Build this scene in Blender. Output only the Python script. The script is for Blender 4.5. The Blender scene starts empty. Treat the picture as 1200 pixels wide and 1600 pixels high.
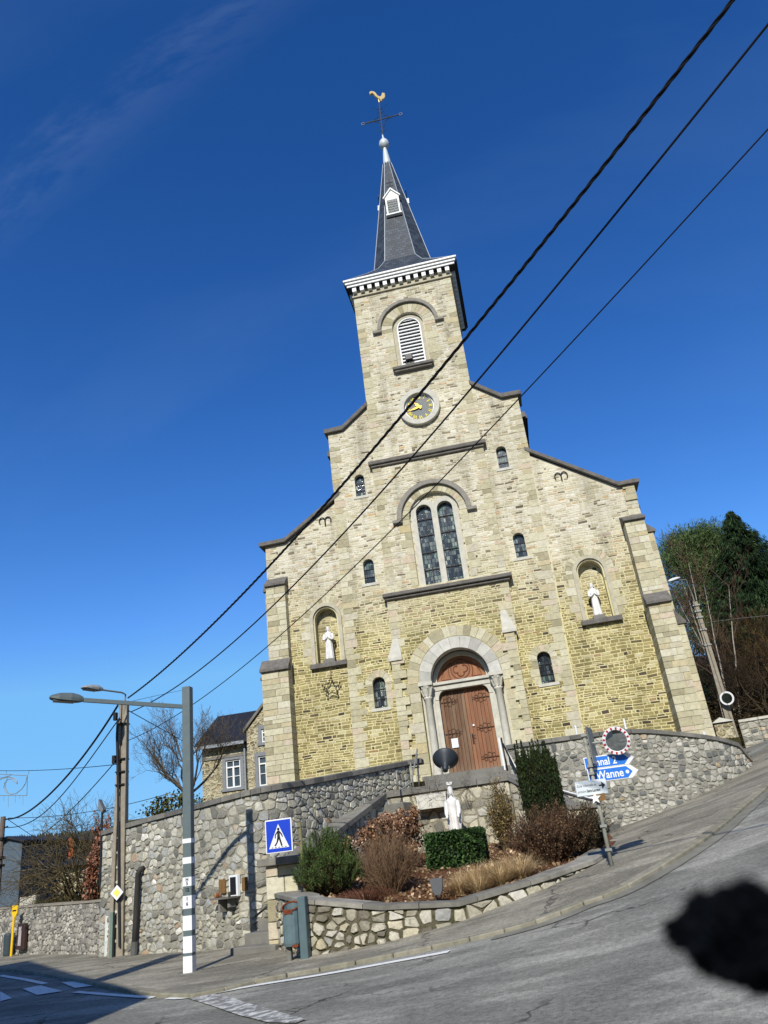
import bpy, bmesh, math, random
import numpy as np
from mathutils import Vector, Matrix, Quaternion
from mathutils.geometry import delaunay_2d_cdt

random.seed(7)
rng = np.random.default_rng(11)
sc = bpy.context.scene
R_ = math.radians
PI = math.pi

# ------------------------------------------------------------------ camera, sky, sun, exposure
FPX, YAW, PITCH, ROLL = 1202.0, -.152, .4208, -.1240
CAM = np.array([2.05, -26.4, 1.4])
_cy, _sy, _cp, _sp, _cr, _sr = math.cos(YAW), math.sin(YAW), math.cos(PITCH), math.sin(PITCH), math.cos(ROLL), math.sin(ROLL)
FW = np.array([_sy*_cp, _cy*_cp, _sp])
_r0 = np.array([_cy, -_sy, 0.])
_u0 = np.cross(_r0, FW)
RT = _cr*_r0 + _sr*_u0
UP = -_sr*_r0 + _cr*_u0
def ray(px, py):
    return (px-600)/FPX*RT - (py-800)/FPX*UP + FW
cam = bpy.data.cameras.new('camera')
camo = bpy.data.objects.new('camera', cam)
sc.collection.objects.link(camo)
camo.matrix_world = Matrix(((RT[0], UP[0], -FW[0], CAM[0]), (RT[1], UP[1], -FW[1], CAM[1]), (RT[2], UP[2], -FW[2], CAM[2]), (0, 0, 0, 1)))
cam.sensor_fit = 'HORIZONTAL'
cam.sensor_width = 36
cam.lens = 36*FPX/1200
cam.clip_start = .05
cam.clip_end = 4000
cam.dof.use_dof = True                 # the ornament close to the lens is out of focus
cam.dof.focus_distance = 21
cam.dof.aperture_fstop = 36.0*1e-3/.0055
sc.camera = camo

SUN_EL, SUN_AZ = R_(36.9), R_(1.2)       # sun almost straight behind the viewer
sv = Vector((math.sin(SUN_AZ)*math.cos(SUN_EL), math.cos(SUN_AZ)*math.cos(SUN_EL), -math.sin(SUN_EL)))
sl = bpy.data.lights.new('sun', 'SUN')
sl.energy = 5.0
sl.angle = R_(.5)
sl.color = (1, .95, .86)
so = bpy.data.objects.new('sun', sl)
so.rotation_euler = sv.to_track_quat('-Z', 'Y').to_euler()
so.location = (0, -60, 60)
sc.collection.objects.link(so)

w = bpy.data.worlds.new('World')
sc.world = w
w.use_nodes = True
wn = w.node_tree
wn.nodes.clear()
_sky = wn.nodes.new('ShaderNodeTexSky')
_sky.sky_type = 'NISHITA'
_sky.sun_disc = False
_sky.sun_elevation = SUN_EL
_sky.sun_rotation = PI + SUN_AZ
_sky.air_density = 1.15
_sky.dust_density = .25
_sky.ozone_density = 3.2
_sky.altitude = 400
_hs = wn.nodes.new('ShaderNodeHueSaturation')
_hs.inputs['Saturation'].default_value = 1.21
_hs.inputs['Hue'].default_value = .510
_gm = wn.nodes.new('ShaderNodeGamma')
_gm.inputs['Gamma'].default_value = 1.25
_hs.inputs['Value'].default_value = 1.04
_bg = wn.nodes.new('ShaderNodeBackground')
_bg.inputs['Strength'].default_value = .108
_wo = wn.nodes.new('ShaderNodeOutputWorld')
# thin streaks of high cloud in the sky
_tc = wn.nodes.new('ShaderNodeTexCoord')
_mp = wn.nodes.new('ShaderNodeMapping')
_mp.inputs['Rotation'].default_value = (.3, .7, .4)
_mp.inputs['Scale'].default_value = (1.2, 6.0, 3.0)
_nz = wn.nodes.new('ShaderNodeTexNoise')
_nz.inputs['Scale'].default_value = 1.1
_nz.inputs['Detail'].default_value = 6
_rp = wn.nodes.new('ShaderNodeValToRGB')
_rp.color_ramp.elements[0].position = .52
_rp.color_ramp.elements[0].color = (0, 0, 0, 1)
_rp.color_ramp.elements[1].position = .85
_rp.color_ramp.elements[1].color = (.05, .05, .05, 1)
_mx = wn.nodes.new('ShaderNodeMixRGB')
_mx.inputs['Color2'].default_value = (4.0, 6.0, 8.6, 1)
L_ = wn.links.new
L_(_tc.outputs['Generated'], _mp.inputs['Vector'])
L_(_mp.outputs['Vector'], _nz.inputs['Vector'])
L_(_nz.outputs['Fac'], _rp.inputs['Fac'])
L_(_rp.outputs['Color'], _mx.inputs['Fac'])
L_(_sky.outputs['Color'], _gm.inputs['Color'])
L_(_gm.outputs['Color'], _hs.inputs['Color'])
_dk = wn.nodes.new('ShaderNodeMixRGB'); _dk.blend_type = 'DARKEN'; _dk.inputs['Fac'].default_value = .9; _dk.inputs['Color2'].default_value = (1.75, 4.7, 8.6, 1)
L_(_hs.outputs['Color'], _dk.inputs['Color1'])
# one long faint streak of cirrus high on the left
_a, _b = ray(-40, 370), ray(400, 0)
_n = np.cross(_a, _b); _n /= np.linalg.norm(_n)
_dt = wn.nodes.new('ShaderNodeVectorMath'); _dt.operation = 'DOT_PRODUCT'; _dt.inputs[1].default_value = tuple(_n)
L_(_tc.outputs['Generated'], _dt.inputs[0])
_n2 = wn.nodes.new('ShaderNodeTexNoise'); _n2.inputs['Scale'].default_value = 9; _n2.inputs['Detail'].default_value = 7; _n2.inputs['Roughness'].default_value = .65
L_(_mp.outputs['Vector'], _n2.inputs['Vector'])
_ad = wn.nodes.new('ShaderNodeMath'); _ad.operation = 'MULTIPLY_ADD'; _ad.inputs[1].default_value = .09; L_(_n2.outputs['Fac'], _ad.inputs[0]); L_(_dt.outputs['Value'], _ad.inputs[2])
_sb = wn.nodes.new('ShaderNodeMath'); _sb.operation = 'SUBTRACT'; _sb.inputs[1].default_value = .045; L_(_ad.outputs[0], _sb.inputs[0])
_ab = wn.nodes.new('ShaderNodeMath'); _ab.operation = 'ABSOLUTE'; L_(_sb.outputs[0], _ab.inputs[0])
_mr = wn.nodes.new('ShaderNodeMapRange'); _mr.interpolation_type = 'SMOOTHSTEP'
for _k, _v in zip(('From Min', 'From Max', 'To Min', 'To Max'), (0., .05, .055, 0.)): _mr.inputs[_k].default_value = _v
L_(_ab.outputs[0], _mr.inputs['Value'])
_ml = wn.nodes.new('ShaderNodeMath'); _ml.operation = 'MULTIPLY'; L_(_mr.outputs[0], _ml.inputs[0])
_n3 = wn.nodes.new('ShaderNodeMapRange'); L_(_n2.outputs['Fac'], _n3.inputs['Value'])
for _k, _v in zip(('From Min', 'From Max'), (.35, .65)): _n3.inputs[_k].default_value = _v
L_(_n3.outputs[0], _ml.inputs[1])
_mx0 = wn.nodes.new('ShaderNodeMixRGB'); _mx0.inputs['Color2'].default_value = (4.5, 6.0, 8.2, 1)
L_(_ml.outputs[0], _mx0.inputs['Fac']); L_(_dk.outputs['Color'], _mx0.inputs['Color1'])
L_(_mx0.outputs['Color'], _mx.inputs['Color1'])
L_(_mx.outputs['Color'], _bg.inputs['Color'])
L_(_bg.outputs['Background'], _wo.inputs['Surface'])
sc.view_settings.view_transform = 'Standard'
sc.view_settings.look = 'None'
sc.view_settings.exposure = 0.0
sc.view_settings.gamma = 1.0
try:
    sc.cycles.max_bounces = 5
    sc.cycles.diffuse_bounces = 3
    sc.cycles.glossy_bounces = 2
    sc.cycles.transparent_max_bounces = 8
except Exception:
    pass

# ------------------------------------------------------------------ helpers
def at(px, py, Y):
    d = ray(px, py)
    return CAM + d*(Y-CAM[1])/d[1]
def atplane(px, py, p0, n):
    d = ray(px, py); n = np.asarray(n, float)
    return CAM + d*(((np.asarray(p0, float)-CAM)@n)/(d@n))

# terrain: a smooth surface through levelled points of the sloping junction
_TP = np.array([(-14,-3.6,0),(-8.4,-7.5,0),(-4.3,-12.5,.01),(-3.5,-10.3,.09),(-2.2,-12.9,.08),(-.8,-13.1,.18),(.4,-13.05,.35),(1.8,-12.3,.65),
  (2.85,-11.2,.92),(3.5,-5.7,1.38),(5.1,-5.3,1.72),(7.4,-4.0,2.42),(-1.4,-14.9,.05),(.66,-14.3,.28),(2.96,-13.98,.66),(4.3,-12.5,1.04),(5.45,-10.5,1.44),
  (6.4,-8.8,1.80),(9,-4,2.8),(.2,-18.3,.05),(3.2,-20.1,.16),(-5.5,-15.7,0),(2,-26.4,0),(-20,-12,0),(-12,-25,0),(11,-22,1.0),(11,-14,2.1),(14,-6,3.5),(13,2,4.2),
  (-6,-35,-.1),(8,-35,0),(-22,4,.1),(22,-15,3.2),(-28,-5,.1),(-6,0,.4),(1,-6,.9),(20,10,5.2),(9,6,3.6),(25,-30,2.0)], float)
def _tps_fit():
    n = len(_TP); d = np.hypot(_TP[:,None,0]-_TP[None,:,0], _TP[:,None,1]-_TP[None,:,1])
    K = np.where(d > 0, d*d*np.log(d+1e-12), 0) + np.eye(n)*.6
    P = np.c_[np.ones(n), _TP[:,:2]]
    A = np.block([[K, P], [P.T, np.zeros((3,3))]])
    return np.linalg.solve(A, np.r_[_TP[:,2], 0, 0, 0])
_TW = _tps_fit()
def H(x, y):
    x = np.asarray(x, float); y = np.asarray(y, float)
    xc = np.clip(x, -30, 26); yc = np.clip(y, -38, 14)
    d = np.hypot(xc[...,None]-_TP[:,0], yc[...,None]-_TP[:,1])
    n = len(_TP)
    z = (d*d*np.log(d+1e-9))@_TW[:n] + _TW[n] + _TW[n+1]*xc + _TW[n+2]*yc
    return np.clip(z, -.3, 6.0)
def h(x, y): return float(H(x, y))
def gnd(px, py, dz=0.0):
    d = ray(px, py); s = np.linspace(3, 120, 6000); P = CAM + d*s[:,None]/np.linalg.norm(d)
    k = np.where(P[:,2] < H(P[:,0], P[:,1])+dz)[0]
    return P[k[0]] if len(k) else P[-1]

class MB:
    def __init__(s): s.v = []; s.f = []; s.uv = None
    def add(s, vs, fs):
        b = len(s.v); s.v += [tuple(map(float, p)) for p in vs]; s.f += [tuple(b+i for i in f) for f in fs]; return s
    def box(s, x0, x1, y0, y1, z0, z1):
        return s.add([(x0,y0,z0),(x1,y0,z0),(x1,y1,z0),(x0,y1,z0),(x0,y0,z1),(x1,y0,z1),(x1,y1,z1),(x0,y1,z1)],
                     [(0,3,2,1),(4,5,6,7),(0,1,5,4),(1,2,6,5),(2,3,7,6),(3,0,4,7)])
    def obox(s, c, ax, ay, az, sx, sy, sz):
        c, ax, ay, az = map(lambda q: np.asarray(q, float), (c, ax, ay, az)); vs = []
        for k in (-1, 1):
            for (i, j) in ((-1,-1),(1,-1),(1,1),(-1,1)):
                vs.append(c+ax*i*sx/2+ay*j*sy/2+az*k*sz/2)
        return s.add(vs, [(0,3,2,1),(4,5,6,7),(0,1,5,4),(1,2,6,5),(2,3,7,6),(3,0,4,7)])
    def prism(s, poly, y0, y1):            # polygon in x,z pushed along y
        n = len(poly)
        vs = [(x,y0,z) for x,z in poly]+[(x,y1,z) for x,z in poly]
        return s.add(vs, [tuple(range(n)), tuple(range(2*n-1, n-1, -1))]+[(i, i+n, (i+1)%n+n, (i+1)%n) for i in range(n)])
    def prism_z(s, poly, z0, z1):
        n = len(poly)
        vs = [(x,y,z0) for x,y in poly]+[(x,y,z1) for x,y in poly]
        return s.add(vs, [tuple(range(n-1,-1,-1)), tuple(range(n, 2*n))]+[(i, (i+1)%n, (i+1)%n+n, i+n) for i in range(n)])
    def prism_x(s, poly, x0, x1):          # polygon in y,z pushed along x
        n = len(poly)
        vs = [(x0,y,z) for y,z in poly]+[(x1,y,z) for y,z in poly]
        return s.add(vs, [tuple(range(n)), tuple(range(2*n-1, n-1, -1))]+[(i, i+n, (i+1)%n+n, (i+1)%n) for i in range(n)])
    def oprism(s, poly, o, ax, az, ay, t0, t1):   # polygon in a local frame
        o, ax, az, ay = map(lambda q: np.asarray(q, float), (o, ax, az, ay)); n = len(poly)
        vs = [o+ax*a+az*b+ay*t0 for a,b in poly]+[o+ax*a+az*b+ay*t1 for a,b in poly]
        return s.add(vs, [tuple(range(n)), tuple(range(2*n-1, n-1, -1))]+[(i, i+n, (i+1)%n+n, (i+1)%n) for i in range(n)])
    def tube(s, pts, r, n=6, caps=True):
        pts = [np.asarray(p, float) for p in pts]; m = len(pts)
        rs = r if hasattr(r, '__len__') else [r]*m
        vs = []; pa = None
        for i, p in enumerate(pts):
            t = pts[min(i+1, m-1)]-pts[max(i-1, 0)]; t = t/(np.linalg.norm(t)+1e-9)
            if pa is None:
                a = np.cross(t, (0,0,1.)) if abs(t[2]) < .9 else np.cross(t, (1.,0,0))
            else: a = pa-t*(pa@t)
            a = a/(np.linalg.norm(a)+1e-9); pa = a; b = np.cross(t, a)
            for k in range(n):
                q = 2*PI*k/n; vs.append(p+rs[i]*(a*math.cos(q)+b*math.sin(q)))
        fs = [(i*n+k, i*n+(k+1)%n, (i+1)*n+(k+1)%n, (i+1)*n+k) for i in range(m-1) for k in range(n)]
        if caps: fs += [tuple(range(n-1,-1,-1)), tuple((m-1)*n+k for k in range(n))]
        return s.add(vs, fs)
    def lathe(s, prof, c, n=16, ex=1., ey=1.):
        m = len(prof); vs = [(c[0]+r*math.cos(2*PI*k/n)*ex, c[1]+r*math.sin(2*PI*k/n)*ey, c[2]+z) for r,z in prof for k in range(n)]
        fs = [(i*n+k, i*n+(k+1)%n, (i+1)*n+(k+1)%n, (i+1)*n+k) for i in range(m-1) for k in range(n)]
        fs += [tuple(range(n-1,-1,-1)), tuple((m-1)*n+k for k in range(n))]
        return s.add(vs, fs)
    def disc(s, c, ax, az, ay, r0, r1, t0, t1, n=32):  # ring (r0 > 0) or disc in the plane ax,az with thickness along ay
        c, ax, az, ay = map(lambda q: np.asarray(q, float), (c, ax, az, ay))
        if r0 <= 0:
            return s.oprism([(r1*math.cos(2*PI*k/n), r1*math.sin(2*PI*k/n)) for k in range(n)], c, ax, az, ay, t0, t1)
        vs = []
        for k in range(n):
            a = ax*math.cos(2*PI*k/n)+az*math.sin(2*PI*k/n)
            vs += [c+a*r0+ay*t0, c+a*r1+ay*t0, c+a*r1+ay*t1, c+a*r0+ay*t1]
        fs = []
        for k in range(n):
            i = 4*k; j = 4*((k+1)%n)
            for q in range(4): fs.append((i+q, i+(q+1)%4, j+(q+1)%4, j+q))
        return s.add(vs, fs)
    def ring_blocks(s, cx, cz, r0, r1, a0, a1, n, y0, y1, gap=.012, jit=0.):
        for k in range(n):
            b0 = a0+(a1-a0)*k/n; b1 = a0+(a1-a0)*(k+1)/n; g = gap/r1/2
            ro = r1+random.uniform(-jit, jit); yo = y0-random.uniform(0, .008)
            q = [b0+g+(b1-b0-2*g)*i/3 for i in range(4)]
            s.prism([(cx+r0*math.cos(t), cz+r0*math.sin(t)) for t in q]+[(cx+ro*math.cos(t), cz+ro*math.sin(t)) for t in reversed(q)], yo, y1)
        return s
    def build(s, name, mat, parent=None, smooth=False, uv=None, bevel=0):
        me = bpy.data.meshes.new(name)
        me.from_pydata(s.v, [], s.f)
        me.validate(verbose=False)
        bm = bmesh.new(); bm.from_mesh(me)
        bmesh.ops.recalc_face_normals(bm, faces=bm.faces)
        if bevel: bmesh.ops.bevel(bm, geom=list(bm.edges), offset=bevel, segments=1, affect='EDGES', clamp_overlap=True)
        bm.to_mesh(me); bm.free()
        if smooth: me.polygons.foreach_set('use_smooth', [True]*len(me.polygons))
        box_uv(me)
        return link(name, me, mat, parent)

def box_uv(me):
    ul = me.uv_layers.new(name='UVMap')
    nl = len(me.loops)
    if not nl: return
    vi = np.empty(nl, int); me.loops.foreach_get('vertex_index', vi)
    co = np.empty(len(me.vertices)*3); me.vertices.foreach_get('co', co); co = co.reshape(-1,3)[vi]
    pn = np.empty(len(me.polygons)*3); me.polygons.foreach_get('normal', pn); pn = np.abs(pn.reshape(-1,3))
    lt = np.empty(len(me.polygons), int); me.polygons.foreach_get('loop_total', lt)
    n = np.repeat(pn, lt, axis=0)
    k = np.argmax(n*np.array([1, 1, 1.02]), axis=1)
    u = np.where(k == 0, co[:,1]+3.3, co[:,0]); v = np.where(k == 2, co[:,1], co[:,2])
    ul.data.foreach_set('uv', np.stack([u, v], 1).ravel())

def link(name, me, mat, parent=None):
    o = bpy.data.objects.new(name, me)
    sc.collection.objects.link(o)
    for m in (mat if isinstance(mat, (list, tuple)) else [mat]):
        if m: me.materials.append(m)
    if parent is not None:
        o.parent = parent
        o.matrix_parent_inverse = parent_world(parent).inverted()
    return o
def parent_world(p):
    m = Matrix.Translation(p.location) if p.type == 'EMPTY' else Matrix.Identity(4)
    return m
def thing(name, label, cat, loc, group=None):
    o = bpy.data.objects.new(name, None)
    o.empty_display_size = .2
    o.location = [float(q) for q in loc]
    sc.collection.objects.link(o)
    o['label'] = label; o['category'] = cat
    if group: o['group'] = group
    return o
def tag(o, label, cat, group=None):
    o['label'] = label; o['category'] = cat
    if group: o['group'] = group
    return o
def setting(o, kind='structure'):
    o['kind'] = kind; return o
def mesh_np(name, V, F, mat, parent=None, smooth=False):
    V = np.asarray(V, float); F = np.asarray(F, int)
    me = bpy.data.meshes.new(name)
    me.vertices.add(len(V)); me.vertices.foreach_set('co', V.ravel())
    k = F.shape[1]
    me.loops.add(F.size); me.loops.foreach_set('vertex_index', F.ravel())
    me.polygons.add(len(F)); me.polygons.foreach_set('loop_start', np.arange(0, F.size, k)); 
    me.update(calc_edges=True)
    if smooth: me.polygons.foreach_set('use_smooth', [True]*len(F))
    return link(name, me, mat, parent)
def catmull(P, k=6):
    P = np.asarray(P, float); out = []
    Q = np.vstack([2*P[0]-P[1], P, 2*P[-1]-P[-2]])
    for i in range(1, len(Q)-2):
        for t in np.linspace(0, 1, k, endpoint=False):
            a, b, c, d = Q[i-1], Q[i], Q[i+1], Q[i+2]
            out.append(.5*((2*b)+(-a+c)*t+(2*a-5*b+4*c-d)*t*t+(-a+3*b-3*c+d)*t**3))
    out.append(P[-1]); return np.array(out)
def resamp(P, step):
    P = np.asarray(P, float); out = [P[0]]
    for a, b in zip(P[:-1], P[1:]):
        n = max(1, int(round(np.linalg.norm(b[:2]-a[:2])/step)))
        out += [a+(b-a)*i/n for i in range(1, n+1)]
    return np.array(out)
def in_poly(x, y, poly):
    c = np.zeros(np.shape(x), bool); n = len(poly)
    for i in range(n):
        x0, y0 = poly[i][:2]; x1, y1 = poly[(i+1)%n][:2]
        if y0 == y1: continue
        c ^= ((y0 > y) != (y1 > y)) & (x < (x1-x0)*(y-y0)/(y1-y0)+x0)
    return c

# ------------------------------------------------------------------ materials
def lin(r, g, b):
    f = lambda c: (c/255/12.92) if c/255 <= .04045 else ((c/255+.055)/1.055)**2.4
    return (f(r), f(g), f(b), 1)
class NT:
    def __init__(s, name, rough=.8, spec=.3, metal=0.):
        s.m = bpy.data.materials.new(name); s.m.use_nodes = True; s.t = s.m.node_tree
        s.b = s.t.nodes['Principled BSDF']; s.out = s.t.nodes['Material Output']
        s.b.inputs['Roughness'].default_value = rough
        s.b.inputs['Specular IOR Level'].default_value = spec
        s.b.inputs['Metallic'].default_value = metal
    def n(s, typ, props=None, **inp):
        nd = s.t.nodes.new('ShaderNode'+typ)
        for k, v in (props or {}).items(): setattr(nd, k, v)
        for k, v in inp.items():
            key = int(k[1:]) if k[0] == '_' else k.replace('_', ' ')
            s.set(nd.inputs[key], v)
        return nd
    def set(s, sock, v):
        if isinstance(v, bpy.types.NodeSocket): s.t.links.new(v, sock)
        elif isinstance(v, bpy.types.Node): s.t.links.new(v.outputs[0], sock)
        else: sock.default_value = v
    def math(s, op, a, b=0., c=0.):
        return s.n('Math', {'operation': op}, _0=a, _1=b, _2=c).outputs[0]
    def vmath(s, op, a, b=(0,0,0)):
        return s.n('VectorMath', {'operation': op}, _0=a, _1=b).outputs[0]
    def ramp(s, fac, stops, interp='LINEAR'):
        nd = s.n('ValToRGB', None, Fac=fac); cr = nd.color_ramp; cr.interpolation = interp
        while len(cr.elements) < len(stops): cr.elements.new(.5)
        for e, (p, c) in zip(cr.elements, stops):
            e.position = p; e.color = c if len(c) == 4 else (*c, 1)
        return nd.outputs[0]
    def grey(s, fac, p0, p1, a=0., b=1.):
        return s.ramp(fac, [(p0, (a,a,a,1)), (p1, (b,b,b,1))])
    def mix(s, fac, a, b, mode='MIX'):
        nd = s.n('MixRGB', {'blend_type': mode}, Fac=fac, Color1=a, Color2=b); return nd.outputs[0]
    def noise(s, vec, scale, detail=3., rough=.55, out=0):
        nd = s.n('TexNoise', None, Scale=scale, Detail=detail, Roughness=rough)
        if vec is not None: s.set(nd.inputs['Vector'], vec)
        return nd.outputs[out]
    def pos(s): return s.n('NewGeometry').outputs['Position']
    def uv(s): return s.n('UVMap').outputs[0]
    def isl(s): return s.n('NewGeometry').outputs['Random Per Island']
    def col(s, c): s.set(s.b.inputs['Base Color'], c); return s
    def bump(s, height, strength=.5, dist=.02):
        nd = s.n('Bump', None, Strength=strength, Distance=dist, Height=height); s.set(s.b.inputs['Normal'], nd.outputs[0]); return s

def plain(name, c, rough=.6, spec=.3, metal=0., var=.15, scale=8., bump=0.):
    """one colour with a little uneven wear"""
    t = NT(name, rough, spec, metal)
    p = t.pos()
    nz = t.noise(p, scale, 5, .6)
    t.col(t.mix(1., t.grey(nz, .25, .75, 1-var, 1+var*.4), c, 'MULTIPLY'))
    if bump: t.bump(nz, bump, .02)
    return t.m

def coursed(name, low, high, mort_low, mort_high, bw=.25, rh=.108, z0=8.6, z1=10.8):
    t = NT(name, .9, .15)
    uv = t.uv()
    big = t.vmath('SCALE', t.vmath('SUBTRACT', t.noise(uv, .8, 2, .5, 1), (.5,.5,.5)))
    t.t.nodes[-1].inputs['Scale'].default_value = .22
    fine = t.vmath('SCALE', t.vmath('SUBTRACT', t.noise(uv, 7., 2, .5, 1), (.5,.5,.5)))
    t.t.nodes[-1].inputs['Scale'].default_value = .05
    v = t.vmath('ADD', t.vmath('ADD', uv, big), fine)
    sx = t.n('SeparateXYZ', None, _0=v)
    # rows of uneven height, stones of uneven length
    wob = t.noise(t.n('CombineXYZ', None, _1=sx.outputs[1]).outputs[0], 2.3, 1, .5)
    v2 = t.math('ADD', sx.outputs[1], t.math('MULTIPLY', t.math('SUBTRACT', wob, .5), .34))
    row = t.math('FLOOR', t.math('DIVIDE', v2, rh))
    wn_ = t.n('TexWhiteNoise', {'noise_dimensions': '1D'}, W=row).outputs['Value']
    u2 = t.math('ADD', sx.outputs[0], t.math('MULTIPLY', wn_, 3.7))
    u3 = t.math('ADD', u2, t.math('MULTIPLY', t.math('SUBTRACT', t.noise(t.n('CombineXYZ', None, _0=u2, _1=t.math('MULTIPLY', row, 3.1)).outputs[0], 1.9, 1, .5), .5), .55))
    vv = t.n('CombineXYZ', None, _0=u3, _1=v2).outputs[0]
    br = t.n('TexBrick', {'offset': .37, 'offset_frequency': 2, 'squash': 1.45, 'squash_frequency': 3}, Vector=vv, Color1=(0,0,0,1), Color2=(1,1,1,1), Mortar=(.5,.5,.5,1),
             Scale=1., **{'Mortar_Size': .0115, 'Mortar_Smooth': .3, 'Bias': 0., 'Brick_Width': bw, 'Row_Height': rh})
    rnd = br.outputs['Color']; mo = br.outputs['Fac']
    nfine = t.noise(uv, 14., 5, .65)
    hi = t.ramp(rnd, high); lo = t.ramp(rnd, low)
    p = t.n('SeparateXYZ', None, _0=t.pos())
    zz = t.math('ADD', p.outputs[2], t.math('MULTIPLY', t.math('SUBTRACT', t.noise(uv, .9, 4, .6), .5), 2.6))
    zf = t.n('MapRange', None, _0=zz, _1=z0, _2=z1).outputs[0]
    stone = t.mix(zf, lo, hi)
    mort = t.mix(zf, mort_low, mort_high)
    stone = t.mix(1., stone, t.grey(nfine, .25, .75, .72, 1.12), 'MULTIPLY')
    c = t.mix(mo, stone, mort)
    big2 = t.noise(uv, .55, 4, .6)
    c = t.mix(1., c, t.grey(big2, .3, .7, .84, 1.06), 'MULTIPLY')
    stain = t.noise(t.vmath('MULTIPLY', uv, (1.5, .13, 1)), 1., 5, .65)
    c = t.mix(t.grey(stain, .52, .75, 0., .45), c, t.mix(1., c, lin(176,170,156), 'MULTIPLY'))
    t.col(c)
    hgt = t.math('ADD', t.math('MULTIPLY', t.math('SUBTRACT', 1., mo), 1.), t.math('MULTIPLY', nfine, .55))
    t.bump(hgt, .75, .022)
    return t.m

def rubble(name, stops, mortar, sx=3.3, sz=5.0, edge=(.02, .07), bump=.9, moss=0., warp=.35, small=.45):
    """random rubble: big stones, some broken into small ones, each sunk differently in broad mortar"""
    t = NT(name, .92, .12)
    uv = t.uv()
    big = t.vmath('SCALE', t.vmath('SUBTRACT', t.noise(uv, 2.2, 3, .6, 1), (.5,.5,.5)))
    t.t.nodes[-1].inputs['Scale'].default_value = warp
    fin = t.vmath('SCALE', t.vmath('SUBTRACT', t.noise(uv, 13., 2, .6, 1), (.5,.5,.5)))
    t.t.nodes[-1].inputs['Scale'].default_value = .05
    base = t.vmath('ADD', t.vmath('ADD', uv, big), fin)
    def layer(k, off):
        v = t.vmath('ADD', t.vmath('MULTIPLY', base, (sx*k, sz*k, 1.)), off)
        vo = t.n('TexVoronoi', {'voronoi_dimensions': '2D', 'feature': 'F1'}, Vector=v, Scale=1., Randomness=.82)
        ve = t.n('TexVoronoi', {'voronoi_dimensions': '2D', 'feature': 'DISTANCE_TO_EDGE'}, Vector=v, Scale=1., Randomness=.82)
        s_ = t.n('SeparateColor', None, _0=vo.outputs['Color'])
        e = t.math('SUBTRACT', ve.outputs['Distance'], t.math('MULTIPLY', s_.outputs[1], .10))
        return s_.outputs[0], s_.outputs[2], e
    r1, q1, e1 = layer(1., (0,0,0)); r2, q2, e2 = layer(1.9, (7.3,3.1,0))
    pick = t.math('LESS_THAN', q1, small)
    rnd = t.mix(pick, r1, r2); e = t.n('Mix', None, _0=pick, _2=e1, _3=t.math('MINIMUM', e2, t.math('ADD', t.math('MULTIPLY', e1, 1.5), .06))).outputs[0]
    stone = t.ramp(rnd, stops)
    nf = t.noise(uv, 18., 5, .65)
    stone = t.mix(1., stone, t.grey(nf, .25, .75, .66, 1.14), 'MULTIPLY')
    e = t.math('ADD', e, t.math('MULTIPLY', t.math('SUBTRACT', t.noise(uv, 12., 3, .6), .5), .10))
    mm = t.grey(e, edge[0], edge[1], 1., 0.)
    mo = t.mix(1., mortar, t.grey(t.noise(uv, 26., 4, .7), .25, .75, .7, 1.2), 'MULTIPLY')
    c = t.mix(mm, stone, mo)
    if moss:
        mz = t.grey(t.noise(uv, 1.6, 5, .65), .5, .6, 0., moss)
        c = t.mix(t.math('MULTIPLY', mz, t.grey(e, .0, .16, 1., .1)), c, lin(56, 60, 28))
    c = t.mix(1., c, t.grey(t.noise(uv, .6, 4, .6), .3, .7, .78, 1.1), 'MULTIPLY')
    t.col(c)
    hgt = t.math('ADD', t.grey(e, 0., .22, 0., 1.), t.math('MULTIPLY', nf, .35))
    t.bump(hgt, bump, .035)
    return t.m

def island(name, stops, rough=.85, spec=.2, var=.25, scale=10., bump=.3):
    """each block / board / leaf of the mesh gets its own tone"""
    t = NT(name, rough, spec)
    c = t.ramp(t.isl(), stops)
    nz = t.noise(t.pos(), scale, 5, .65)
    t.col(t.mix(1., c, t.grey(nz, .25, .75, 1-var, 1+var*.35), 'MULTIPLY'))
    if bump: t.bump(nz, bump, .015)
    return t.m

M = {}
FLOW = [(0, lin(72,64,62)), (.05, lin(96,86,70)), (.09, lin(130,120,82)), (.35, lin(152,141,94)), (.65, lin(166,154,106)), (.88, lin(182,171,122)), (.94, lin(206,199,164)), (1, lin(152,118,80))]
FHIGH = [(0, lin(108,98,82)), (.05, lin(142,131,108)), (.10, lin(182,173,142)), (.4, lin(208,201,174)), (.7, lin(218,212,189)), (.9, lin(226,221,204)), (.96, lin(200,170,124)), (1, lin(186,176,160))]
def zone(t):
    p = t.n('SeparateXYZ', None, _0=t.pos())
    zz = t.math('ADD', p.outputs[2], t.math('MULTIPLY', t.math('SUBTRACT', t.noise(t.pos(), .7, 4, .6), .5), 3.2))
    return t.n('MapRange', None, _0=zz, _1=8.4, _2=11.2).outputs[0]
def weather(t, c):
    p = t.pos()
    c = t.mix(1., c, t.grey(t.noise(p, .5, 4, .6), .3, .7, .84, 1.07), 'MULTIPLY')
    stain = t.noise(t.vmath('MULTIPLY', p, (1.5, 1.5, .13)), 1., 5, .65)
    return t.mix(t.grey(stain, .50, .75, 0., .75), c, t.mix(1., c, lin(168,164,154), 'MULTIPLY'))
def facade_stone():
    t = NT('sandstone_rubble', .92, .1)
    r = t.isl(); c = t.mix(zone(t), t.ramp(r, FLOW), t.ramp(r, FHIGH))
    nf = t.noise(t.pos(), 15., 5, .68)
    c = t.mix(1., c, t.grey(nf, .25, .75, .70, 1.14), 'MULTIPLY')
    t.col(weather(t, c)); t.bump(nf, .8, .02); return t.m
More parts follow.
